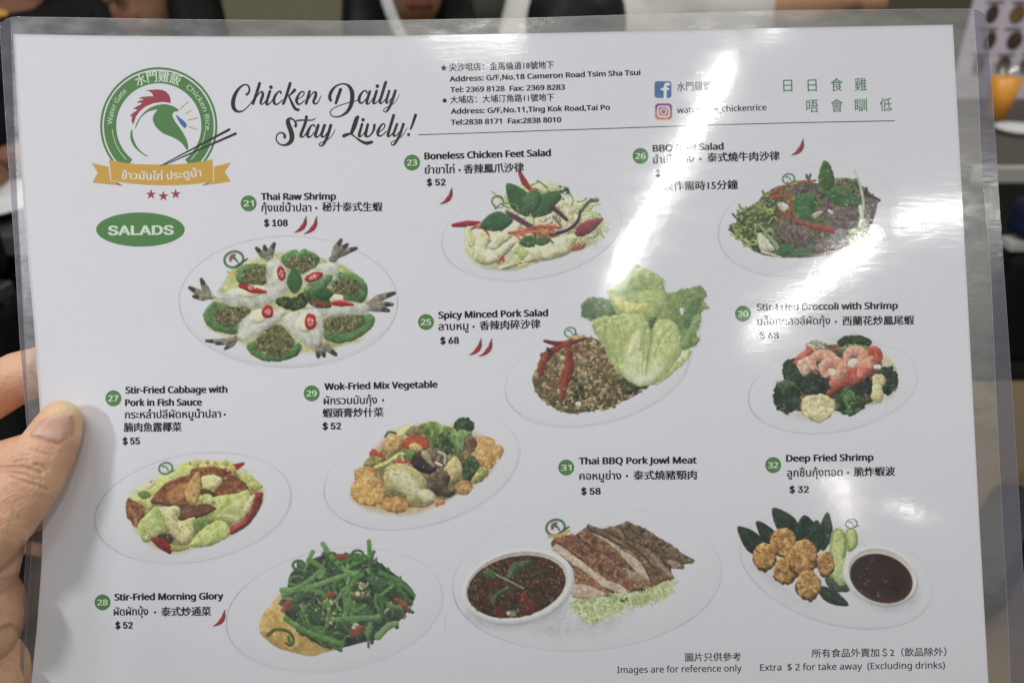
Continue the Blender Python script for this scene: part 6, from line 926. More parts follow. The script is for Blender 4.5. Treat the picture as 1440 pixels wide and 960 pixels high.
ol = edge([(0, 20), (1, 60), (10, 200), (20, 340), (28, 480), (38, 600), (40, 720), (35, 800), (30, 880), (26, 960), (20, 1042)])
orr = edge([(1386, 10), (1396, 140), (1405, 280), (1413, 400), (1424, 560), (1433, 700), (1440, 830), (1448, 960), (1452, 1042)])
il = edge([(15, 20), (19, 140), (25, 300), (31, 400), (38, 540), (45, 640), (47, 720), (42, 820), (36, 900), (30, 1042)])
ir = edge([(1369, 10), (1375, 100), (1380, 240), (1391, 350), (1394, 400), (1401, 560), (1408, 700), (1417, 860), (1421, 960), (1424, 1042)])
ot = edgey([(-10, 40), (0, 34), (8, 27), (20, 24), (100, 25), (240, 27.5), (480, 30), (600, 28), (760, 25), (900, 20.5), (1100, 15), (1300, 13), (1366, 13), (1376, 15), (1383, 19), (1388, 26), (1460, 30)])
def patch(name, left, right, top, bot, nx, ny, m, lift, parent):
    """a panel of the sheet bounded by traced edges, with real thickness given by the panels in front of and behind it"""
    us = np.linspace(0, 1, nx); vs = np.linspace(0, 1, ny)
    def pos(U, V):
        x = left(np.zeros_like(U)+480)*(1-U)+right(np.zeros_like(U)+480)*U
        for _ in range(4):
            y = top(x)*(1-V)+bot*V; x = left(y)*(1-U)+right(y)*U
        return S(x, y, lift)
    return grid_mesh(name, us, vs, pos, m, parent)
sheet = patch('printed_sheet', pl, pr_, pt, BOT, 140, 100, PAPER, 0, menu)
sheet['label'] = 'white printed paper sheet inside the laminate'
back = patch('backing_sheet', pl, pr_, pt, BOT, 60, 40, PAPER, -.00012, menu)
patch('laminate_film', pl, pr_, pt, BOT, 140, 100, FILM, .0007, menu)
def strip(name, left, right, top, bot, nx, ny, m, lift):
    us = np.linspace(0, 1, nx); vs = np.linspace(0, 1, ny)
    def pos(U, V):
        x = left(np.zeros_like(U)+200)*(1-U)+right(np.zeros_like(U)+200)*U
        for _ in range(5):
            t = top(x); b = bot(x) if callable(bot) else bot
            y = t*(1-V)+b*V; x = left(y)*(1-U)+right(y)*U
        return S(x, y, lift)
    return grid_mesh(name, us, vs, pos, m, menu)
strip('laminate_border', il, ir, ot, pt, 120, 8, BORDER, .0006)
strip('laminate_border', il, pl, pt, BOT+12, 6, 100, BORDER, .0006)
strip('laminate_border', pr_, ir, pt, BOT+12, 6, 100, BORDER, .0006)
strip('sealed_edge', ol, il, ot, BOT+12, 8, 100, SEAL, .0006)
strip('sealed_edge', ir, orr, ot, BOT+12, 8, 100, SEAL, .0006)
# the cut edge of the pouch: a thin bright rim all round, and the crease where the two films meet
def rim(name, P, r, m=RIM, lift=.0005):
    P = np.array(P); Q = S(P[:, 0], P[:, 1], lift); n = len(Q); V = []; F = []
    T = np.gradient(Q, axis=0); T /= np.linalg.norm(T, axis=1, keepdims=True); A = np.cross(T, BK); A /= np.linalg.norm(A, axis=1, keepdims=True); B = np.cross(T, A)
    for k in range(6):
        a = k*math.pi/3; V.append(Q+r*(A*math.cos(a)+B*math.sin(a)))
    V = np.concatenate(V)
    for k in range(6):
        for i in range(n-1): F.append((k*n+i, k*n+i+1, ((k+1) % 6)*n+i+1, ((k+1) % 6)*n+i))
    return link(name, V, F, m, menu, True)
ys = np.linspace(30, BOT+12, 120); xs = np.linspace(1.5, 1386, 160)
RIMF = film_mat('laminate_cut_edge', .5, .16, .2, hcol=(.86, .86, .90))
rim('pouch_rim', [(x, ot(x)) for x in xs], .000040, RIMF)
rim('pouch_rim', [(ol(y), y) for y in ys], .000040, RIMF)
rim('pouch_rim', [(orr(y), y) for y in ys], .000040, RIMF)
rim('seal_crease', [(il(y), y) for y in np.linspace(26, BOT, 120)], .000032, RIMF, .0007)
rim('seal_crease', [(ir(y), y) for y in np.linspace(18, BOT, 120)], .000032, RIMF, .0007)
# ---- the plate pictures
def soften(A):
    k = np.array([.11, .78, .11])
    for ax in (0, 1):
        A = sum(w*np.roll(A, sh, ax) for w, sh in zip(k, (-1, 0, 1)))
    return A
PAPER_LIN = lin((232, 230, 234))
def ink_of(C, sat=.86, gain=1.12, floor=.0):
    g = C.mean(-1, keepdims=True); C = g+(C-g)*sat
    return np.clip(lin(C)*gain+floor, 0, .86)
def picture(d, name, parent, lift, label=None, sat=.86, plate=True):
    A = soften(d.A); P = soften(d.C*d.A[..., None])
    A = np.clip(A, 0, 1); C = P/np.maximum(A[..., None], 1e-4)
    food = np.clip((218-C.min(-1))/70, 0, 1)
    fx, fy = np.meshgrid(d.px, d.py); tex = fbm(fx/2.0, fy/2.0, 5, 2)*.40+fbm(fx/5., fy/5., 9, 2)*.30
    grain = 1+.05*(np.random.RandomState(5).rand(*A.shape)-.5)+food*tex
    gl = np.clip(vn(fx/2.2, fy/2.0, 31)*vn(fx/9, fy/9, 12)*2.4-1.25, 0, 1)*food*.5
    C = C*(1-gl[..., None])+np.array((238, 234, 226.))*gl[..., None]
    c = ink_of(C, sat)*grain[..., None]*A[..., None]+PAPER_LIN*(1-A[..., None])
    q = (A[:-1, :-1]+A[1:, :-1]+A[:-1, 1:]+A[1:, 1:])
    o = grid_mesh(name, d.px, d.py, lambda X, Y: S(X, Y, lift), PIC, parent, q > .02, c)
    if label: o['label'] = label
    return o
for i, (f, lab) in enumerate(DISHES):
    picture(f(), 'plate_picture', menu, .000020+.00002*(i % 4), lab)
# ---- the ten dish entries: green number badge, English, Thai and Chinese names, price
def badge(x, y, num, r=11.2):
    p = Print(); p.poly(ell(x, y, r, r, 0, 40)); b = p.build('number_badge', GREEN, menu, .000040)
    q = Print(); h = 8.8; w = 7.4
    write(q, num, (x-w, y+h*.5), (x+w, y+h*.5-.3), h, .42, face='h'); q.build('number', MINT, b, .000055)
    b['label'] = 'green round badge with white number '+num
def entry(num, bx, by, lines):
    badge(bx, by, num)
    p = Print()
    for s_, a, b, k in lines:
        if k == 'en': write(p, s_, a, b, 10.3, .78, face='h')
        elif k == 'th': write(p, s_, a, b, 9.6, .40, .60)
        elif k == 'cn': write(p, s_, a, b, 11.7, .46, .80)
        elif k == 'pr': write(p, s_, a, b, 10.2, .75, face='a')
        elif k == 'dot': p.poly(ell(a[0], a[1], 1.7, 1.7, 0, 12))
    o = p.build('dish_entry', INK, menu, .000045); o['label'] = 'printed name and price of dish number '+num
D_ = lambda x, y: ('', (x, y), None, 'dot')
entry('21', 349.6, 286, [('Thai Raw Shrimp', (366.8, 281.5), (472.7, 281), 'en'), ('กุ้งแช่น้ำปลา', (367.4, 297.5), (438, 297.5), 'th'), D_(444.7, 292.6), ('秘汁泰式生蝦', (452.8, 296.3), (538, 296.3), 'cn'), ('$ 108', (371, 318.5), (405, 318.2), 'pr')])
entry('23', 579.5, 228.7, [('Boneless Chicken Feet Salad', (596.7, 224.6), (775, 219.8), 'en'), ('ยำขาไก่', (597, 244.6), (639.5, 243.6), 'th'), D_(646.4, 239.4), ('香辣鳳爪沙律', (652, 243.4), (737, 240.8), 'cn'), ('$ 52', (600, 261.5), (627, 261), 'pr')])
entry('26', 900.8, 219.4, [('BBQ Beef Salad', (917.8, 213.8), (1018, 210.6), 'en'), ('ยำเนื้อย่าง', (918, 230), (976, 228.4), 'th'), D_(985, 223.8), ('泰式燒牛肉沙律', (994.4, 227), (1096.7, 224.6), 'cn'), ('$', (922, 249), (929, 248.8), 'pr'), ('製作需時15分鐘', (932, 267.6), (1037.8, 265), 'cn')])
entry('25', 599, 452.6, [('Spicy Minced Pork Salad', (616.4, 448), (771, 444.6), 'en'), ('ลาบหมู', (616.4, 464.5), (659, 463.6), 'th'), D_(666, 459.4), ('香辣肉碎沙律', (674.4, 463.3), (760.3, 460.6), 'cn'), ('$ 68', (619, 483.8), (645.7, 483.2), 'pr')])
entry('30', 1044.8, 441, [('Stir-Fried Broccoli with Shrimp', (1063.9, 436.7), (1263, 434.4), 'en'), ('บล็อกคลอลีผัดกุ้ง', (1065, 457), (1167.7, 456), 'th'), D_(1175.5, 452.4), ('西蘭花炒鳳尾蝦', (1184.6, 456.6), (1285.7, 455.4), 'cn'), ('$ 68', (1068, 476.3), (1095.5, 475.8), 'pr')])
entry('27', 159.4, 559.8, [('Stir-Fried Cabbage with', (176.2, 553.3), (320, 552), 'en'), ('Pork in Fish Sauce', (175.7, 570.8), (284.2, 570), 'en'), ('กระหล่ำปลีผัดหมูน้ำปลา', (175.4, 588.3), (310.7, 587), 'th'), D_(316, 582.6), ('腩肉魚露椰菜', (174, 606), (255.5, 605.4), 'cn'), ('$ 55', (172.3, 624.8), (197, 624.5), 'pr')])
entry('29', 438.3, 552.8, [('Wok-Fried Mix Vegetable', (456, 548.3), (615.6, 545), 'en'), ('ผักรวมมันกุ้ง', (455, 568.6), (530.5, 567.4), 'th'), D_(538.7, 562.4), ('蝦頭膏炒什菜', (453.6, 586), (539.6, 584.6), 'cn'), ('$ 52', (453.4, 603.9), (480, 603.4), 'pr')])
entry('28', 144.2, 846.4, [('Stir-Fried Morning Glory', (160.8, 843.9), (314.3, 842.3), 'en'), ('ผัดผักบุ้ง', (159.7, 865), (208.5, 864.4), 'th'), D_(218, 860.4), ('泰式炒通菜', (226.5, 865), (297, 864.4), 'cn'), ('$ 52', (161.9, 883.6), (187, 883.3), 'pr')])
entry('31', 796.3, 657, [('Thai BBQ Pork Jowl Meat', (814, 652.8), (980, 651.4), 'en'), ('คอหมูย่าง', (814.7, 674.4), (873.8, 673.8), 'th'), D_(881.6, 669), ('泰式燒豬頸肉', (890.6, 673.4), (980, 672.8), 'cn'), ('$ 58', (817, 695.3), (845, 695), 'pr')])
entry('32', 1087.3, 653.6, [('Deep Fried Shrimp', (1105.4, 649), (1228.7, 647.5), 'en'), ('ลูกชิ้นกุ้งทอด', (1106.6, 670), (1185.3, 669), 'th'), D_(1192.6, 664.4), ('脆炸蝦波', (1200.8, 668.6), (1259, 667.6), 'cn'), ('$ 32', (1110, 692.9), (1137.8, 692.5), 'pr')])
# ---- chilli heat marks
def chilli_mark(x, y, n=1):
    """(x, y) is the tail tip of the lowest chilli"""
    d = Dish(0, 0, 1, (x-2, y-28, x+20+14*n, y+4), step=.55, seed=4)
    for k in range(n):
        X = x+13.5*k; Y = y+(2 if k else 0); g = 1.08 if k else 1
        d.stroke([(X+1, Y-1), (X+9*g, Y-5*g), (X+15*g, Y-12*g), (X+16.5*g, Y-18*g)], .5, (152, 44, 46), 2.2, wm=3.6, sh=.3, hl=.2)
        d.stroke([(X+16.3*g, Y-18*g), (X+17*g, Y-20.5*g), (X+17.5*g, Y-23.5*g)], 2., (92, 96, 66), .8, sh=.1)
    picture(d, 'chilli_mark', menu, .000045, 'pair of small red printed chillies' if n == 2 else 'small red printed chilli', sat=.9)
for a in ((413, 328, 2), (618, 288, 1), (1112, 219.5, 1), (659, 500, 2), (298.5, 881, 1)): chilli_mark(*a)
# ---- the crest
LX = lambda p: [(120+x/4.573, 80+y/4.573) for x, y in p]
cx0, cy0 = 120+472/4.573, 80+445/4.573
crest = empty('crest', S(np.array(cx0), np.array(cy0)), '', ''); adopt(crest, menu)
for k in ('label', 'category'):
    if k in crest.keys(): del crest[k]
crest['label'] = 'round green restaurant crest with rooster head, chopsticks and gold ribbon'
def annulus(pr, r0, r1, a0, a1, n=90):
    A = np.radians(np.linspace(a0, a1, n)); k = 4.573
    P = [(cx0+math.cos(a)*r0/k, cy0-math.sin(a)*r0/k) for a in A]+[(cx0+math.cos(a)*r1/k, cy0-math.sin(a)*r1/k) for a in A]
    pr.add(P, [(i, i+1, n+i+1, n+i) for i in range(n-1)])
p = Print(); annulus(p, 377, 363, -52, 232); annulus(p, 353, 274, -52, 232); p.build('ring', GREEN, crest, .000030)
p = Print(); annulus(p, 301, 297, 184, 226, 20); annulus(p, 301, 297, -46, -6, 20); k = 4.573
write_arc(p, 'Water Gate', (cx0, cy0), 300/k, 178, 133, 33/k, .0, face='h'); write_arc(p, '水門雞飯', (cx0, cy0), 290/k, 118, 64, 62/k, .22, .80); write_arc(p, 'Chicken Rice', (cx0, cy0), 300/k, 54.5, -5, 33/k, .0, face='h')
p.build('ring_lettering', MINT, crest, .000045)
p = Print(); p.poly(spl(LX([(318, 465), (330, 425), (352, 388), (392, 345), (440, 318), (500, 305), (560, 316), (602, 344), (570, 356), (560, 378), (580, 420), (615, 468), (645, 520), (661, 570), (655, 602), (638, 578), (608, 545), (560, 517), (500, 492), (455, 452), (434, 408), (440, 372), (462, 342), (425, 346), (385, 366), (352, 400), (332, 440)]), 4))
p.poly(spl(LX([(300, 463), (289, 495), (292, 535), (312, 575), (345, 610), (385, 636), (406, 641), (370, 618), (335, 582), (314, 540), (304, 505)]), 4)); p.build('rooster_head', GREEN, crest, .000030)
p = Print(); p.poly(LX([(548, 298), (548, 268), (538, 245), (520, 225), (495, 214), (460, 210), (388, 215), (415, 224), (432, 240), (437, 254), (400, 255), (365, 258), (340, 268), (362, 270), (376, 276), (350, 282), (328, 296), (352, 296), (366, 302), (340, 314), (303, 338), (322, 338), (336, 344), (310, 358), (285, 380), (300, 383), (297, 410), (304, 436), (312, 425), (325, 385), (350, 350), (390, 318), (440, 298), (500, 290)])); p.build('rooster_comb', RED, crest, .000030)
p = Print(); p.poly(spl(LX([(580, 373), (600, 386), (640, 418), (653, 440), (640, 459), (624, 446), (604, 420)]), 3)); p.build('rooster_eye', BLUE, crest, .000035)
p = Print()
for a, b in (((610, 336), (662, 288)), ((644, 366), (680, 347)), ((658, 408), (723, 392)), ((664, 450), (714, 466))): p.ribbon(LX([a, b]), .75)
p.build('rays', GOLD, crest, .000030)
p = Print()
for P in ([(150, 660), (205, 673), (260, 683), (330, 689), (400, 692), (480, 693), (570, 692), (640, 687), (700, 680), (760, 671), (820, 658), (825, 795), (760, 809), (700, 818), (600, 824), (500, 826), (400, 823), (300, 815), (230, 806), (165, 793)], [(40, 683), (148, 706), (160, 795), (200, 800), (240, 829), (140, 818), (45, 808), (80, 745)], [(935, 680), (827, 706), (827, 797), (790, 802), (750, 824), (850, 815), (935, 800), (895, 740)]):
    p.poly(LX(P))
p.build('ribbon', GOLD, crest, .000050)
for q in ([(190, 803), (244, 829), (214, 826)], [(806, 803), (750, 826), (780, 823)]):
    p = Print(); p.poly(LX(q)); p.build('ribbon_fold', DGOLD, crest, .000060)
p = Print(); p.ribbon(LX([(150, 662), (158, 730), (165, 794)]), .5); p.ribbon(LX([(820, 660), (823, 730), (825, 796)]), .5); p.ribbon(LX([(165, 796), (230, 808), (300, 818)]), .4)
write(p, 'ข้าวมันไก่', LX([(232, 786)])[0], LX([(497, 792)])[0], 9.4, .35, .60); write(p, 'ประตูน้ำ', LX([(526, 790)])[0], LX([(748, 768)])[0], 9.4, .35, .60); p.build('ribbon_lettering', CREAM, crest, .000065)
for a, b, w0, w1 in (((482, 701), (925, 468), .55, 1.75), ((507, 696), (966, 494), .55, 1.75)):
    p = Print(); P = np.linspace(LX([a])[0], LX([b])[0], 8); p.ribbon(P, np.linspace(w0, w1, 8), spline=False); p.build('chopstick', HEAD, crest, .000070)
for x, y in ((422, 885), (502, 896), (581, 883)):
    p = Print(); q = LX([(x, y)])[0]
    p.poly([(q[0]+math.sin(t)*r, q[1]-math.cos(t)*r) for t, r in [(i*math.pi/5, 7.6 if i % 2 == 0 else 3.0) for i in range(10)]]); p.build('star', RED, crest, .000030)
# ---- section badge
p = Print(); p.poly(ell(197.5, 322.8, 62.3, 24, 0, 72)); sb = p.build('section_badge', GREEN, menu, .000030); sb['label'] = 'green oval badge reading SALADS'
p = Print(); write(p, 'SALADS', (151.8, 331), (244.6, 330.2), 14.4, 1.15, face='a'); p.build('section_lettering', MINT, sb, .000050)
# ---- brush headline: every letter is a run of pen strokes with swelling width
def pen(ox, oy, sc, strokes):
    p = Print()
    for st in strokes:
        P = [(ox+a/sc, oy+b/sc) for a, b, w in st]; W = [w/sc for a, b, w in st]; p.ribbon(P, W, 6)
    return p
def dot(x, y, r): return [(x, y-1, r), (x+.5, y+1, r)]
H = []
H.append(pen(320, 100, 9.6, [[(258, 318, 17), (286, 290, 13), (295, 240, 12), (272, 196, 11), (225, 186, 11), (168, 222, 15), (115, 290, 22), (82, 375, 28), (74, 460, 28), (97, 522, 24), (150, 550, 15), (210, 535, 8), (265, 490, 7), (325, 420, 7), (380, 330, 8)],
    [(432, 168, 20), (395, 290, 21), (342, 442, 18)], [(350, 430, 6), (400, 335, 7), (448, 283, 10), (472, 290, 16), (474, 335, 19), (455, 390, 19), (446, 435, 15), (470, 448, 8), (510, 410, 6), (545, 350, 6)],
    [(572, 272, 18), (525, 435, 19), (560, 446, 9), (600, 400, 6), (640, 330, 6)], dot(585, 220, 25),
    [(722, 300, 13), (712, 276, 11), (680, 287, 12), (640, 340, 18), (624, 405, 21), (640, 445, 16), (680, 444, 9), (740, 390, 6)],
    [(845, 168, 20), (795, 330, 20), (752, 442, 18)], [(905, 258, 22), (870, 298, 16), (826, 335, 9)], [(826, 335, 11), (868, 430, 18), (905, 500, 21), (945, 525, 19), (962, 520, 14)],
    [(935, 388, 5), (1000, 352, 6), (1035, 302, 8), (1010, 278, 9), (965, 312, 14), (932, 388, 21), (944, 438, 17), (980, 446, 9), (1042, 395, 6)],
    [(1106, 278, 19), (1060, 440, 18)], [(1068, 430, 6), (1120, 335, 7), (1168, 285, 10), (1192, 296, 18), (1186, 345, 20), (1160, 415, 18), (1182, 446, 11), (1220, 422, 7), (1262, 335, 4)]]))
H.append(pen(450, 100, 11.077, [[(168, 462, 20), (150, 405, 26), (176, 320, 24), (235, 248, 16), (310, 208, 11), (390, 204, 13), (455, 242, 24), (495, 320, 34), (502, 430, 34), (478, 540, 30), (420, 638, 24), (330, 698, 14), (240, 716, 10), (176, 690, 9), (160, 640, 8), (200, 588, 7), (300, 538, 7), (420, 502, 7), (540, 472, 7), (600, 455, 7)],
    [(320, 288, 25), (280, 400, 26), (247, 503, 19)], [(732, 340, 13), (718, 312, 11), (680, 312, 11), (632, 370, 20), (608, 440, 25), (626, 496, 18), (669, 490, 10), (720, 430, 7)], [(776, 322, 22), (726, 492, 22), (762, 508, 9), (800, 460, 6), (845, 395, 6)],
    [(882, 312, 22), (832, 488, 22), (870, 500, 9), (918, 445, 6)], dot(893, 237, 29), [(1023, 178, 24), (970, 350, 23), (932, 486, 21), (965, 500, 9), (1015, 440, 6)],
    [(1078, 312, 20), (1030, 478, 20), (1062, 490, 9), (1112, 425, 6)], [(1174, 308, 22), (1118, 480, 22), (1062, 600, 19), (1022, 638, 10), (990, 622, 8), (1010, 582, 7), (1080, 547, 6), (1150, 502, 6), (1200, 440, 5), (1238, 365, 4)]]))
H.append(pen(380, 155, 13.09, [[(466, 296, 26), (470, 240, 20), (432, 182, 15), (370, 152, 20), (328, 190, 38), (332, 250, 42), (368, 350, 45), (396, 450, 46), (393, 540, 44), (350, 608, 34), (270, 643, 20), (190, 633, 14), (130, 585, 13), (108, 520, 12), (130, 450, 12), (190, 416, 14), (245, 432, 18), (268, 470, 26), (264, 500, 26)],
    [(667, 122, 27), (640, 250, 28), (582, 400, 28), (562, 476, 26), (610, 488, 12), (685, 385, 8)], [(485, 196, 15), (560, 186, 16), (680, 186, 14), (770, 184, 12), (830, 155, 9)],
    [(820, 300, 15), (800, 272, 13), (752, 292, 17), (706, 370, 28), (682, 448, 30), (700, 496, 20), (750, 480, 11), (805, 410, 8)], [(884, 280, 28), (830, 466, 28), (880, 490, 12), (945, 405, 8)],
    [(1000, 280, 28), (944, 458, 26), (990, 490, 12), (1055, 405, 8)], [(1114, 280, 28), (1060, 460, 28), (992, 610, 24), (940, 662, 12), (900, 640, 10), (930, 600, 9), (1030, 560, 8), (1110, 500, 8), (1160, 430, 7), (1195, 350, 5)]]))
H.append(pen(470, 150, 11.077, [[(368, 162, 24), (345, 200, 34), (310, 310, 36), (265, 418, 24)], [(150, 456, 27), (200, 436, 24), (262, 428, 14), (330, 478, 11), (420, 540, 20), (505, 570, 28), (585, 552, 23)],
    [(434, 274, 20), (386, 450, 22), (422, 460, 9), (472, 400, 6)], dot(448, 207, 27), [(524, 278, 20), (488, 430, 25), (510, 468, 16), (560, 448, 11), (612, 370, 17), (626, 288, 22)],
    [(700, 398, 6), (760, 352, 8), (788, 295, 10), (764, 268, 11), (716, 312, 17), (678, 400, 25), (692, 452, 18), (740, 450, 10), (812, 385, 7)], [(926, 138, 24), (880, 290, 24), (834, 448, 22), (870, 456, 10), (922, 395, 6)],
    [(978, 274, 20), (924, 438, 20), (962, 454, 9), (1012, 395, 6)], [(1078, 274, 22), (1020, 440, 22), (955, 560, 20), (914, 602, 10), (886, 578, 7), (906, 546, 6), (1000, 502, 6), (1070, 440, 6), (1136, 332, 4)],
    [(1266, 134, 24), (1225, 260, 19), (1190, 350, 14)], dot(1158, 437, 25)]))
allp = Print()
for h in H: allp.add(h.v, h.f)
o = allp.build('headline', HEAD, menu, .000045); o['label'] = 'brush lettering reading Chicken Daily Stay Lively!'
# ---- addresses, rule, social names, slogan, footnotes
p = Print()
p.poly([(624+math.sin(t)*r, 96-math.cos(t)*r) for t, r in [(i*math.pi/5, 5.2 if i % 2 == 0 else 2.1) for i in range(10)]]); p.poly(ell(625.3, 141.6, 2.9, 2.9, 0, 16))
for s_, a, b, h, em, bo in (('尖沙咀店：金馬倫道18號地下', (631.7, 99.6), (779, 95.8), 9.6, .80, .2), ('Address: G/F,No.18 Cameron Road Tsim Sha Tsui', (632.2, 115.2), (900.8, 105.8), 7.9, .66, .5), ('Tel: 2369 8128  Fax: 2369 8283', (633.3, 130.3), (794.7, 126.4), 7.9, .66, .5),
    ('大埔店：大埔汀角路11號地下', (633.3, 145), (779.4, 141.3), 9.6, .80, .2), ('Address: G/F,No.11,Ting Kok Road,Tai Po', (634, 160.5), (858, 154.8), 7.9, .66, .5), ('Tel:2838 8171  Fax:2838 8010', (634, 176), (789.4, 172.2), 7.9, .66, .5)):
    write(p, s_, a, b, h, bo, em, face='h')
o = p.build('address_block', INK, menu, .000045); o['label'] = 'small print with two addresses and telephone numbers'
p = Print(); p.ribbon([(588, 189.7), (680, 186.8), (760, 184), (880, 180), (1000, 176), (1130, 172.6), (1257.7, 170)], .55); p.build('divider_rule', HEAD, menu, .000040)
p = Print(); write(p, '水門雞飯', (952, 127.8), (1001, 126), 11.5, .1, .80); write(p, 'watergate_chickenrice', (952, 159.6), (1078, 155.2), 9, .25, face='h'); p.build('social_name', INK, menu, .000045)
p = Print()
for s_, X, Y in (('日', 1108, 120), ('日', 1142.3, 119.6), ('食', 1176.8, 119), ('雞', 1210.5, 118.4), ('唔', 1142.5, 148.8), ('會', 1177.2, 148.2), ('瞓', 1210.8, 147.6), ('低', 1245.8, 147)):
    w = 6.4 if s_ == '日' else 8.6
    write(p, s_, (X-w, Y+8.2), (X+w, Y+7.8), 17, .1, .84)
o = p.build('slogan', SLOGAN, menu, .000040); o['label'] = 'widely spaced green Chinese slogan'
p = Print()
for s_, a, b, h, em in (('圖片只供參考', (963.7, 928.6), (1042, 927.6), 10.6, .80), ('Images are for reference only', (868, 945.8), (1043, 943.3), 9.8, .68), ('所有食品外賣加＄2（飲品除外）', (1141.6, 923), (1331, 920.6), 10.6, .80), ('Extra  $ 2 for take away  (Excluding drinks)', (1069, 942.5), (1329, 939), 9.8, .68)):
    write(p, s_, a, b, h, .12, em, face='h')
o = p.build('footnote', INK, menu, .000045); o['label'] = 'small footnotes in Chinese and English'
# ---- the two social icons
def icon(x0, y0, x1, y1, kind):
    d = Dish(0, 0, 1, (x0-2, y0-2, x1+2, y1+2), step=.5, seed=6); X, Y = d.X, d.Y; cx, cy = (x0+x1)/2, (y0+y1)/2; hw = (x1-x0)/2; hh = (y1-y0)/2
    def rr(h, w, r): q = np.maximum(np.abs(X-cx)-(w-r), 0); t = np.maximum(np.abs(Y-cy)-(h-r), 0); return np.clip((r-np.hypot(q, t))/d.aa+.5, 0, 1)*((np.abs(X-cx) < w+1) & (np.abs(Y-cy) < h+1))
    w_ = (slice(None), slice(None)); one = np.ones(X.shape+(1,))
    if kind == 'f':
        d.comp(w_, np.array((82, 112, 160.))*one, rr(hh, hw, 4))
        d.stroke([(cx+8, cy-7.6), (cx+4.8, cy-7.4), (cx+3.2, cy-4), (cx+3, cy+3), (cx+3, cy+11.2)], 2.1, (240, 240, 244), 2.1, sh=0, nz=0); d.stroke([(cx-1.6, cy-.6), (cx+7.2, cy-.8)], 1.7, (240, 240, 244), sh=0, nz=0)
    else:
        u = np.clip((X-x0)/(x1-x0), 0, 1)[..., None]; v = np.clip((Y-y0)/(y1-y0), 0, 1)[..., None]
        c = np.array((128, 84, 150.))*(1-v)+np.array((222, 150, 96.))*v; c = c*(1-.45*u)+np.array((176, 70, 110.))*.45*u
        d.comp(w_, c, rr(hh, hw, 5)); a = rr(hh-3.4, hw-3.4, 4.4)-rr(hh-5.2, hw-5.2, 3); d.comp(w_, np.array((242, 236, 238.))*one, np.clip(a, 0, 1))
        r = np.hypot(X-cx, Y-cy); d.comp(w_, np.array((242, 236, 238.))*one, np.clip(1-np.abs(r-4.2)/1.3, 0, 1)); d.poly(ell(cx+4.8, cy-4.8, 1, 1), (242, 236, 238), wob=0, sh=0, nz=0)
    picture(d, 'social_icon', menu, .000040, 'blue square icon with a white letter f' if kind == 'f' else 'purple and orange square camera icon', sat=.95)
icon(920.4, 114.4, 944.2, 138, 'f'); icon(921, 145.6, 945.2, 168.6, 'c')
# ------------------------------------------------------------------ the hand that holds the menu
MM = .2535*TAN/720                              # one picture unit at the sheet, in metres
def hp(px, py, dz):                             # dz: metres behind (+) or before (-) the sheet
    q = np.clip(px, -400, 1500); return at(np.array(float(px)), np.array(float(py)), sheet_depth(q, py)+dz)
SKIN = mat('skin', (226, 188, 156), .46, .4, noise=.08, nscale=130, bump=.00030, bscale=1100, attr=True, sss=.12)
NAIL = mat('nail', (214, 164, 152), .42, .4, noise=.04, nscale=300, attr=True, sss=.1)
ax_t = np.array((.47, -.88))
TX = RT*.88-UP*.47; TY = RT*.47+UP*.88          # thumb frame: across, along, towards the reader
AX = np.stack([TX, TY, BK])
T_ = [(84.9, 592.8, 30), (74.5, 616.6, 36.5), (60.4, 643, 41), (41.3, 672.4, 45.5), (21.3, 701.3, 46.5), (-8, 733, 51), (-49, 768, 58)]
thumb = dict(p=[hp(x, y, -.0012-r*MM*.78-max(0, (60-x))*.00003) for x, y, r in T_], r=[r*MM for x, y, r in T_], sc=(1, 1, .78), axes=AX)
def chain(pts, **k): return dict(p=[hp(x, y, z) for x, y, z, r in pts], r=[r*MM for x, y, z, r in pts], **k)
hand_balls = [thumb,
    chain([(-49, 768, -.012, 58), (-110, 830, -.004, 80), (-170, 930, .012, 96), (-240, 1100, .03, 112), (-300, 1290, .05, 118)]),
    chain([(-34, 782, -.008, 58), (-42, 800, -.006, 62)]), chain([(-44, 856, -.006, 72), (-46, 872, -.005, 74)]), chain([(-36, 952, -.002, 74), (-36, 985, .0, 76)]),
    chain([(-36, 952, .0, 74), (-110, 1060, .02, 100), (-200, 1200, .04, 110)]),
    chain([(-120, 900, .02, 90), (-170, 760, .030, 80), (-160, 690, .032, 62)]),
    chain([(-190, 720, .030, 62), (-110, 622, .022, 46), (-40, 565, .0125, 43), (28, 530, .0098, 38), (95, 512, .0092, 36), (165, 512, .0088, 31)]),
    chain([(-190, 780, .036, 62), (-100, 715, .028, 48), (-20, 668, .0135, 44), (60, 640, .0105, 40), (140, 628, .0098, 37), (200, 626, .0092, 31)]),
    chain([(-190, 850, .042, 60), (-90, 770, .034, 46), (0, 706, .019, 40), (75, 688, .011, 36), (150, 684, .0092, 29)]),
    chain([(-180, 920, .046, 56), (-80, 800, .040, 40), (-5, 735, .024, 33), (60, 718, .011, 29), (110, 720, .008, 24)])]
NAILP = [(45, 612), (50, 600), (60, 589), (73, 583.5), (88, 582.5), (98, 588), (102.5, 598), (101, 608), (93, 617), (84, 622.5), (70, 619.5), (57, 615)]
def seg_d(X, Y, pts):
    P = spl(pts, 8, False); d = np.full(X.shape, 1e9)
    for i in range(len(P)-1):
        a, b = P[i], P[i+1]; e = b-a; t = np.clip(((X-a[0])*e[0]+(Y-a[1])*e[1])/(e @ e+1e-9), 0, 1); d = np.minimum(d, np.hypot(X-a[0]-t*e[0], Y-a[1]-t*e[1]))
    return d
def pix(Q):
    q = Q-CAM; z = -(q @ BK); return 720+(q @ RT)/z/TAN*720, 480-(q @ UP)/z/TAN*720, z
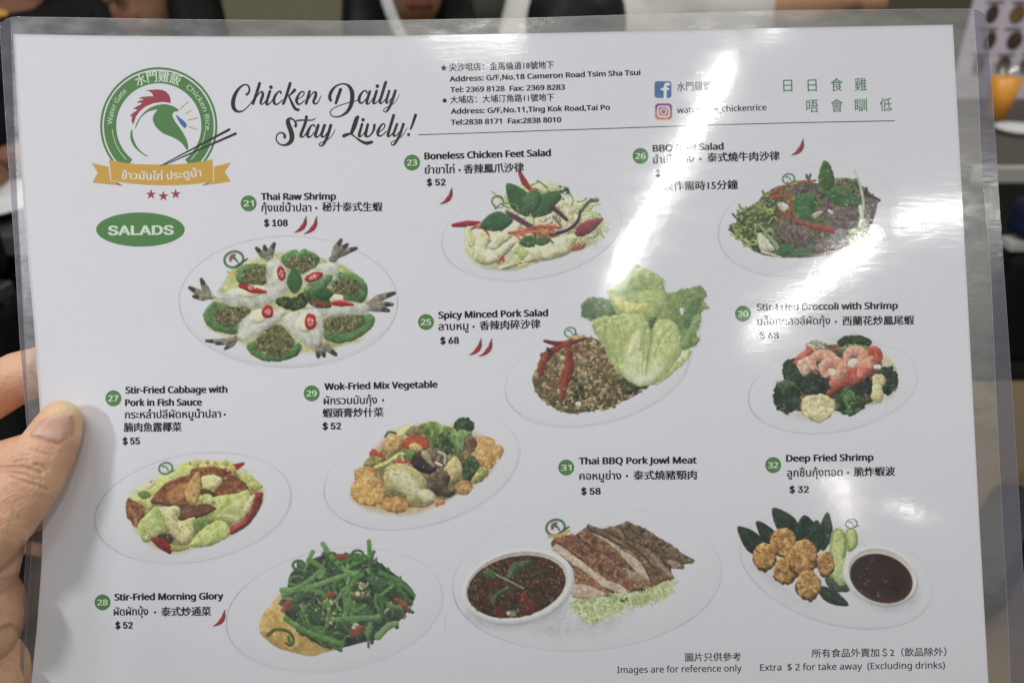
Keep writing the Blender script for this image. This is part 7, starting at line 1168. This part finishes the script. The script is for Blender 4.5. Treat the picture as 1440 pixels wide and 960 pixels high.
def skin_post(me):
    n = len(me.vertices); V = np.zeros(n*3, np.float32); me.vertices.foreach_get('co', V); V = V.reshape(-1, 3).astype(float)
    Nn = np.zeros(n*3, np.float32); me.vertices.foreach_get('normal', Nn); Nn = Nn.reshape(-1, 3).astype(float)
    X, Y, Z = pix(V); front = np.clip((Nn @ BK)*1.5+.2, 0, 1)*(Z < sheet_depth(np.clip(X, -400, 1500), Y)+.002)
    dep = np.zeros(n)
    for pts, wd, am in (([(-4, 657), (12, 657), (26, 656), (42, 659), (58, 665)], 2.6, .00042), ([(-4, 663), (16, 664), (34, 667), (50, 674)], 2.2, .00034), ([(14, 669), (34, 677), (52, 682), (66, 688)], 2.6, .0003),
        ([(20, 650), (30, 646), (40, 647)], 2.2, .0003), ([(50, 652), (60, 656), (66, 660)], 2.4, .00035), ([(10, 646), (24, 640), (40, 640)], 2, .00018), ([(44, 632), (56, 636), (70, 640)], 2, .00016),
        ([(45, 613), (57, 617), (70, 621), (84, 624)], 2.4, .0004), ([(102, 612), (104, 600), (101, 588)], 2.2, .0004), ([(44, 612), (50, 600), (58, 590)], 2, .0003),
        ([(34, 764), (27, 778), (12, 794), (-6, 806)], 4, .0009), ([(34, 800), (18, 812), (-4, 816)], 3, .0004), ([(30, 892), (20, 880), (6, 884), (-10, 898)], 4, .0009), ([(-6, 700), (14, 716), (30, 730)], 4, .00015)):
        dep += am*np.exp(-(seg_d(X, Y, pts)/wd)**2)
    fine = (fbm(X/3.2, Y/2.2, 3, 3))*.00012+fbm(X/11, Y/9, 8, 2)*.0003
    V = V+Nn*((-dep*1.45+fine)*front)[:, None]
    me.vertices.foreach_set('co', V.astype(np.float32).ravel())
    # skin tone: pinker over the knuckle and beside the nail, paler at the tip
    base = lin((226, 180, 144)); C = np.ones((n, 3))*base
    def blend(col, w): C[:] = C*(1-w[:, None])+lin(col)*w[:, None]
    g = lambda x, y, rx, ry: np.exp(-((X-x)/rx)**2-((Y-y)/ry)**2)
    blend((214, 156, 128), .6*np.clip(fbm(X/26, Y/22, 4, 3)*2+.3, 0, 1)); blend((238, 214, 168), .85*g(96, 572, 26, 14)); blend((236, 208, 162), .7*g(116, 606, 9, 26)); blend((204, 144, 122), .55*g(104, 640, 14, 22))
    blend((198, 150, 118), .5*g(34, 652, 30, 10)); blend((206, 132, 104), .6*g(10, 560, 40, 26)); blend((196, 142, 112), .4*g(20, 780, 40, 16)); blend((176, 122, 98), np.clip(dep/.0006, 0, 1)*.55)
    a = me.color_attributes.new('ink', 'FLOAT_COLOR', 'POINT'); K = np.ones((n, 4), np.float32); K[:, :3] = C; a.data.foreach_set('color', K.ravel()); me.update()
person = empty('person', hp(-240, 1100, .03), 'left hand reaching in at the left edge, thumb on top of the laminated menu', 'person')
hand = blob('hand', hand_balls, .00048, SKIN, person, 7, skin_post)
# the thumbnail: a thin curved plate seated in its bed
bv = BVHTree.FromObject(hand, bpy.context.evaluated_depsgraph_get())
def on_hand(x, y):
    d = Vector(ray(float(x), float(y))).normalized(); h = bv.ray_cast(Vector(CAM), d); return h[0], h[1]
NP = spl(NAILP, 5); cx, cy = NP.mean(0)
rings = [0, .2, .4, .6, .8, .92, 1.0]; V = []; F = []; CC = []
for k in rings:
    for x, y in [(cx+(x-cx)*k, cy+(y-cy)*k) for x, y in (NP if k else NP[:1])]:
        p_, n_ = on_hand(x, y); lift = .00042*(1-k**6)+(-.00012 if k == 1 else 0)
        V.append(np.array(p_)+np.array(BK)*lift*.7+np.array(n_)*lift*.3)
        lun = math.exp(-((x-62)/22)**2-((y-613)/11)**2); tipw = 1/(1+math.exp(-(588-y+.12*(x-80))/1.6))
        c = lin((210, 160, 142))*(1-.55*lun)+lin((236, 204, 184))*.55*lun; c = c*(1-.55*tipw)+lin((230, 200, 172))*.55*tipw
        s1 = math.exp(-(((x-90)*.88+(y-602)*.47)/3.2)**2)*.18; CC.append(c*(1-s1)+lin((236, 206, 190))*s1)
n = len(NP)
for i in range(n): F.append((0, 1+i, 1+(i+1) % n))
for r in range(len(rings)-2):
    for i in range(n): F.append((1+r*n+i, 1+(r+1)*n+i, 1+(r+1)*n+(i+1) % n, 1+r*n+(i+1) % n))
nail = link('thumbnail', V, F, NAIL, None, True); a = nail.data.color_attributes.new('ink', 'FLOAT_COLOR', 'POINT')
K = np.ones((len(V), 4), np.float32); K[:, :3] = np.array(CC); a.data.foreach_set('color', K.ravel())
bm = bmesh.new(); bm.from_mesh(nail.data); bmesh.ops.recalc_face_normals(bm, faces=bm.faces)
if sum(f.normal.dot(Vector(BK)) for f in bm.faces) < 0: bmesh.ops.reverse_faces(bm, faces=bm.faces)
bm.to_mesh(nail.data); bm.free(); adopt(nail, hand)
# ------------------------------------------------------------------ what shows behind the menu: a busy dining room, out of focus
def box(V, F, c, s, rz=0.):
    n = len(V); ca, sa = math.cos(rz), math.sin(rz)
    for dz in (-1, 1):
        for dx, dy in ((-1, -1), (1, -1), (1, 1), (-1, 1)):
            x, y = dx*s[0]/2, dy*s[1]/2; V.append((c[0]+x*ca-y*sa, c[1]+x*sa+y*ca, c[2]+dz*s[2]/2))
    F += [tuple(n+i for i in f) for f in ((3, 2, 1, 0), (4, 5, 6, 7), (0, 1, 5, 4), (1, 2, 6, 5), (2, 3, 7, 6), (3, 0, 4, 7))]
def solid(name, parts, m, parent, bev=.006):
    V, F = [], []
    for p in parts: box(V, F, *p)
    o = link(name, V, F, m, parent)
    if bev:
        b = o.modifiers.new('bevel', 'BEVEL'); b.width = bev; b.segments = 3
    return o
def lathe(name, prof, m, parent, loc, n=40):
    V = []; F = []
    for r, z in prof:
        for k in range(n): a = k*2*math.pi/n; V.append((loc[0]+r*math.cos(a), loc[1]+r*math.sin(a), loc[2]+z))
    for i in range(len(prof)-1):
        for k in range(n): F.append((i*n+k, i*n+(k+1) % n, (i+1)*n+(k+1) % n, (i+1)*n+k))
    return link(name, V, F, m, parent, True)
FLOOR = mat('floor_tile', (44, 40, 36), .5, .3, noise=.15, nscale=3)
WALLM = mat('cream_wall', (166, 158, 128), .8, .2, noise=.04, nscale=2)
WOOD = mat('beige_tabletop', (116, 97, 72), .45, .35, noise=.08, nscale=9)
GREY = mat('grey_tabletop', (86, 80, 72), .5, .3, noise=.1, nscale=7)
EDGE = mat('pale_metal_edge', (188, 184, 174), .35, .5)
DARK = mat('black_padding', (16, 15, 16), .6, .25, noise=.2, nscale=40, bump=.001, bscale=120)
NAVY = mat('navy_padding', (22, 30, 58), .6, .25, noise=.15, nscale=40)
STEEL = mat('dark_steel', (60, 60, 62), .4, .5)
WHITE = mat('white_china', (232, 232, 230), .3, .5)
JUICE = mat('orange_juice', (255, 172, 8), .3, .4, noise=.05, nscale=30)
GLASS = film_mat('clear_cup', .03, .05, .08)
tag(link('floor', [(-5, -3, 0), (5, -3, 0), (5, 6, 0), (-5, 6, 0)], [(0, 1, 2, 3)], FLOOR), kind='structure')
tag(link('wall', [(-5, 4.6, 0), (5, 4.6, 0), (5, 4.6, 3), (-5, 4.6, 3)], [(3, 2, 1, 0)], WALLM), kind='structure')
tag(solid('wall_panel', [((1.9, 4.52, 1.5), (2.6, .1, 3))], mat('olive_wall_panel', (124, 117, 92), .7, .2, noise=.06, nscale=3), None), kind='structure')
def table(name, x0, x1, y0, y1, z, top, label, legs, rim_=None):
    t = empty(name, ((x0+x1)/2, (y0+y1)/2, 0), label, 'table', None)
    solid('tabletop', [(((x0+x1)/2, (y0+y1)/2, z-.016), (x1-x0, y1-y0, .03))], top, t)
    solid('table_edge', [(((x0+x1)/2, y0-.006, z-.018), (x1-x0, .012, .036))], rim_ or EDGE, t, .004)
    for lx, ly in legs: solid('leg', [((lx, ly, (z-.033)/2), (.05, .05, z-.033))], STEEL, t)
    return t
table('dining_table', -.22, 1.35, .05, .76, .75, WOOD, 'beige tabletop below the right side of the menu', [(-.15, .12), (1.28, .12), (1.28, .69), (-.15, .69)])
table('dining_table', .95, 2.1, 1.62, 2.42, .75, GREY, 'grey table with a pale edge carrying the orange drink', [(1.02, 1.7), (2.03, 1.7), (2.03, 2.35), (1.02, 2.35)])
table('dining_table', -1.9, -.72, 1.22, 1.9, .75, mat('dark_tabletop', (58, 54, 50), .5, .3), 'dark table at the far left with a white plate', [(-1.8, 1.3), (-.8, 1.3), (-.8, 1.8), (-1.8, 1.8)], STEEL)
def chair(x, y, rz, zt, zr, pad, label, bar):
    t = empty('dining_chair', (0, 0, 0), label, 'chair')
    solid('seat', [((0, -.02, .45), (.44, .44, .07))], DARK, t, .02)
    b = solid('backrest', [((0, .21, (zr+.50)/2), (.42, .05, zr-.50))], DARK, t, .02)
    solid('head_pad', [((0, .21, (zt+zr+.02)/2), (.43, .06, zt-zr-.02))], pad, t, .02); solid('rail', [((0, .205, zr+.01), (.44, .035, .018))], bar, t, .004)
    for sx in (-.18, .18):
        for sy in (-.2, .17): solid('leg', [((sx, sy, .21), (.03, .03, .42))], STEEL, t, .004)
    t.location = (x, y, 0); t.rotation_euler = (0, 0, rz)
    return t
chair(1.04, 1.04, 0, .80, .712, NAVY, 'black chair with navy top pad at the right edge of the view', EDGE)
chair(-.80, .62, -.25, .93, .84, DARK, 'black chair shape filling in the unidentified dark mass at the left edge of the view', STEEL)  # chair put in for a black mass that is not identified
# white plate on the dark table, orange drink and picture card on the grey table
lathe('white_plate', [(.001, .004), (.06, .004), (.075, .007), (.115, .018), (.118, .021), (.114, .022), (.07, .011), (.001, .008)], WHITE, None, (-.93, 1.33, .75))
tag(bpy.data.objects['white_plate'], 'round white plate on the dark table at the far left', 'plate')
gl = empty('drink_glass', (1.215, 2.03, .75), 'tall clear glass of orange juice before the picture card', 'drink')
lathe('juice', [(.001, .006), (.024, .006), (.036, .105), (.001, .106)], JUICE, gl, (1.215, 2.03, .75)); lathe('glass', [(.001, .0), (.026, .0), (.041, .135), (.0395, .135), (.025, .004), (.001, .003)], GLASS, gl, (1.215, 2.03, .75))
lathe('saucer', [(.001, .0), (.03, .0), (.055, .012), (.052, .014), (.03, .004), (.001, .003)], WHITE, None, (1.2, 1.9, .75)); tag(bpy.data.objects['saucer'], 'small white saucer in front of the orange juice', 'saucer')
bx = solid('napkin_box', [((1.37, 2.02, .785), (.09, .07, .07), .2)], mat('beige_card', (196, 184, 150), .7, .2), None); tag(bx, 'small beige box beside the orange juice glass', 'box')
pc = empty('picture_card', (1.55, 2.3, .75), 'upright pale card with rows of brown food pictures', 'menu card')
CARD = mat('lilac_card', (216, 206, 216), .6, .2, noise=.06, nscale=30); c0 = (1.22, 2.26); wv = np.array((.72, .0)); 
solid('card', [((1.56, 2.30, 1.0), (.66, .012, .5))], CARD, pc, .002)
def oval(x, z, rx, rz_, m, nm='food_picture'):
    V = [(x+rx*math.cos(k*math.pi/12), 2.292, z+rz_*math.sin(k*math.pi/12)) for k in range(24)]+[(x+rx*.9*math.cos(k*math.pi/12), 2.2895, z+rz_*.9*math.sin(k*math.pi/12)) for k in range(24)]
    link(nm, V, [(k, (k+1) % 24, 24+(k+1) % 24, 24+k) for k in range(24)]+[tuple(range(24, 48))], m, pc)
BR = mat('brown_picture', (84, 62, 52), .6, .2, noise=.5, nscale=60); BR2 = mat('tan_picture', (120, 96, 62), .6, .2, noise=.5, nscale=60)
for r, z in enumerate((.84, .905, .972, 1.04, 1.11, 1.18)):
    for k in range(8): oval(1.285+.068*k+(.012 if r % 2 else 0), z, .017+.004*((k*7+r*3) % 3), .024, BR if (k+r) % 3 else BR2)
CI = mat('caption_ink', (90, 82, 92), .6, .2)
for r in range(7):
    for k in range(8): solid('caption_line', [((1.285+.068*k, 2.2915, .875+.0665*r-.006), (.045, .003, .004))], CI, pc, 0)
# small dark things on the near table, seen through the clear border
cs = solid('dark_oblong', [((.375, .47, .772), (.045, .15, .036), -.75)], mat('black_oblong', (22, 23, 24), .4, .4, noise=.2, nscale=60), None, .015); tag(cs, 'slim unidentified dark object lying on the beige table', 'case')  # plain box for a narrow dark shape of unknown identity
bg_ = solid('handbag', [((.585, .50, .812), (.20, .24, .12), .15)], DARK, None, .03); tag(bg_, 'black bag on the beige table at the right edge', 'bag')
# ---- diners across the room
def diner(px, depth, hz, skin, hair, shirt, label, lean=0., hairdown=.0, arm=None, sc=1., yaw=0., scarf=None):
    b = at(np.array(float(px)), np.array(15.), depth); x0, y0 = b[0], b[1]
    ca, sa = math.cos(yaw), math.sin(yaw)
    P = lambda x, y, z: (x0+x*ca-y*sa, y0+x*sa+y*ca, z)          # y points away from the camera
    t = empty('person', (x0, y0, 0), label, 'person')
    sk = mat('diner_skin', skin, .55, .3, noise=.08, nscale=60, sss=.05); hm = mat('diner_hair', hair, .5, .3, noise=.3, nscale=90); sm = mat('diner_shirt', shirt, .8, .15, noise=.12, nscale=50)
    sh = hz-.235*sc; f = lean
    hd = (0, -f-.01, hz)
    arms = []
    for s in (-1, 1):
        e = (s*.25*sc, -.10-f*.5, sh-.26); w = (s*.16*sc, -.34-f*.5, .80)
        if arm and arm[0] == s: e, w = arm[1], arm[2]
        arms.append((s, e, w))
    body = [dict(p=[P(0, .02, .50), P(0, 0, .66), P(0, -f*.5, sh-.10), P(0, -f*.8, sh)], r=[.15*sc, .14*sc, .15*sc, .10*sc]), dict(p=[P(-.15*sc, -f*.8, sh-.02), P(.15*sc, -f*.8, sh-.02)], r=[.07*sc, .07*sc]),
        dict(p=[P(0, -f*.8, sh), P(0, -f-.0, hz-.08)], r=[.058*sc, .055*sc]), dict(p=[P(0, -f-.01, hz+.03), P(0, -f-.03, hz-.05)], r=[.092*sc, .066*sc]), dict(p=[P(0, -f-.105, hz-.012), P(0, -f-.118, hz-.028)], r=[.012, .015])]
    for s, e, w in arms: body.append(dict(p=[P(s*.18*sc, -f*.8, sh-.03), P(*e), P(*w)], r=[.058*sc, .044*sc, .03*sc])); h_ = np.array(w)+np.array((-.02*s, -.07, 0)); body.append(dict(p=[P(*w), P(*h_)], r=[.034, .03]))
    for s in (-1, 1): body.append(dict(p=[P(s*.09, .02, .50), P(s*.11, -.42, .50), P(s*.11, -.44, .10), P(s*.11, -.50, .05)], r=[.09, .065, .05, .04]))
    for s in (-1, 1): body.append(dict(p=[P(s*.088, -f+.0, hz-.0), P(s*.092, -f+.005, hz-.03)], r=[.020, .014]))
    blob('body', body, .010, sk, t, 4, None, 2, .5)
    for s in (-1, 1): blob('eye', [dict(p=[P(s*.033, -f-.087, hz+.012)], r=[.0125])], .003, DARK, t, 1, None, 2, .5)
    blob('mouth', [dict(p=[P(-.022, -f-.086, hz-.066), P(.022, -f-.086, hz-.066)], r=[.008, .008])], .003, mat('diner_lips', (130, 66, 60), .5, .3, noise=.1, nscale=80), t, 1, None, 2, .5)
    tr = []
    for s in (-1, 1): tr.append(dict(p=[P(s*.09, .03, .52), P(s*.11, -.42, .50), P(s*.11, -.44, .12)], r=[.108, .078, .062]))
    blob('trousers', tr, .012, mat('diner_trousers', (38, 40, 48), .8, .15, noise=.12, nscale=50), t, 4, None, 2, .5)
    cl = [dict(p=[P(0, .02, .50), P(0, 0, .66), P(0, -f*.5, sh-.10), P(0, -f*.8, sh-.02)], r=[.16*sc, .15*sc, .162*sc, .106*sc]), dict(p=[P(-.15*sc, -f*.8, sh-.02), P(.15*sc, -f*.8, sh-.02)], r=[.08*sc, .08*sc])]
    for s, e, w in arms: m_ = tuple(np.array((s*.18*sc, -f*.8, sh-.03))*.35+np.array(e)*.65); cl.append(dict(p=[P(s*.18*sc, -f*.8, sh-.03), P(*m_)], r=[.072*sc, .062*sc]))
    blob('shirt', cl, .012, sm, t, 4, None, 2, .5)
    hr = [dict(p=[P(0, -f+.02, hz+.05), P(0, -f+.035, hz+.0)], r=[.105*sc, .098*sc])]
    if hairdown:
        for s in (-1, 1): hr.append(dict(p=[P(s*.07, -f+.01, hz+.03), P(s*.095, -f+.0, hz-.10), P(s*.10, -f-.01, hz-hairdown)], r=[.06, .055, .05]))
        hr.append(dict(p=[P(0, -f+.05, hz), P(0, -f+.06, hz-hairdown)], r=[.09, .08]))
    if scarf: blob('scarf', [dict(p=[P(math.cos(k)*.078, -f*.8-.01+math.sin(k)*.078, sh+.018+.010*math.sin(k*2)) for k in np.linspace(0, 6.3, 13)], r=[.017]*13)], .008, mat('diner_scarf', scarf, .8, .15, noise=.1, nscale=60), t, 3, None, 2, .5)
    blob('hair', hr, .012, hm, t, 3, None, 2, .5)
    return t
diner(30, 1.75, 1.235, (126, 84, 60), (58, 40, 30), (24, 20, 20), 'brown-haired diner with a yellow scarf at the upper left', hairdown=.1, scarf=(206, 156, 66))
diner(222, 1.55, 1.10, (150, 112, 86), (14, 12, 12), (20, 18, 20), 'diner with long black hair behind the upper left of the menu', hairdown=.22, yaw=-.35)
dc = diner(575, 1.7, 1.11, (136, 104, 74), (16, 14, 16), (18, 18, 22), 'black-haired diner in black behind the top edge of the menu', hairdown=.12, yaw=.4)
diner(690, 2.4, 1.30, (140, 108, 80), (24, 20, 18), (70, 70, 62), 'diner in a dark grey top at the upper middle', lean=0)
diner(812, 1.45, .975, (150, 116, 90), (10, 9, 10), (40, 40, 42), 'diner with bowed black head at the upper middle', lean=.05, sc=.95, yaw=3.14)
diner(866, 1.75, 1.275, (176, 134, 100), (30, 22, 18), (214, 210, 200), 'diner in a white shirt with a bare arm held out', arm=(1, (.36, -.06, 1.03), (.52, -.08, 1.05)), sc=1.0)
cp = at(np.array(548.), np.array(15.), 1.52)
st = blob('shoulder_strap', [dict(p=[cp+np.array((-.018, 0, .09)), cp+np.array((-.010, 0, .04)), cp+np.array((0, 0, 0)), cp+np.array((.022, .01, -.06))], r=[.012, .012, .012, .012])], .006, WHITE, dc, 2, None, 2, .5)
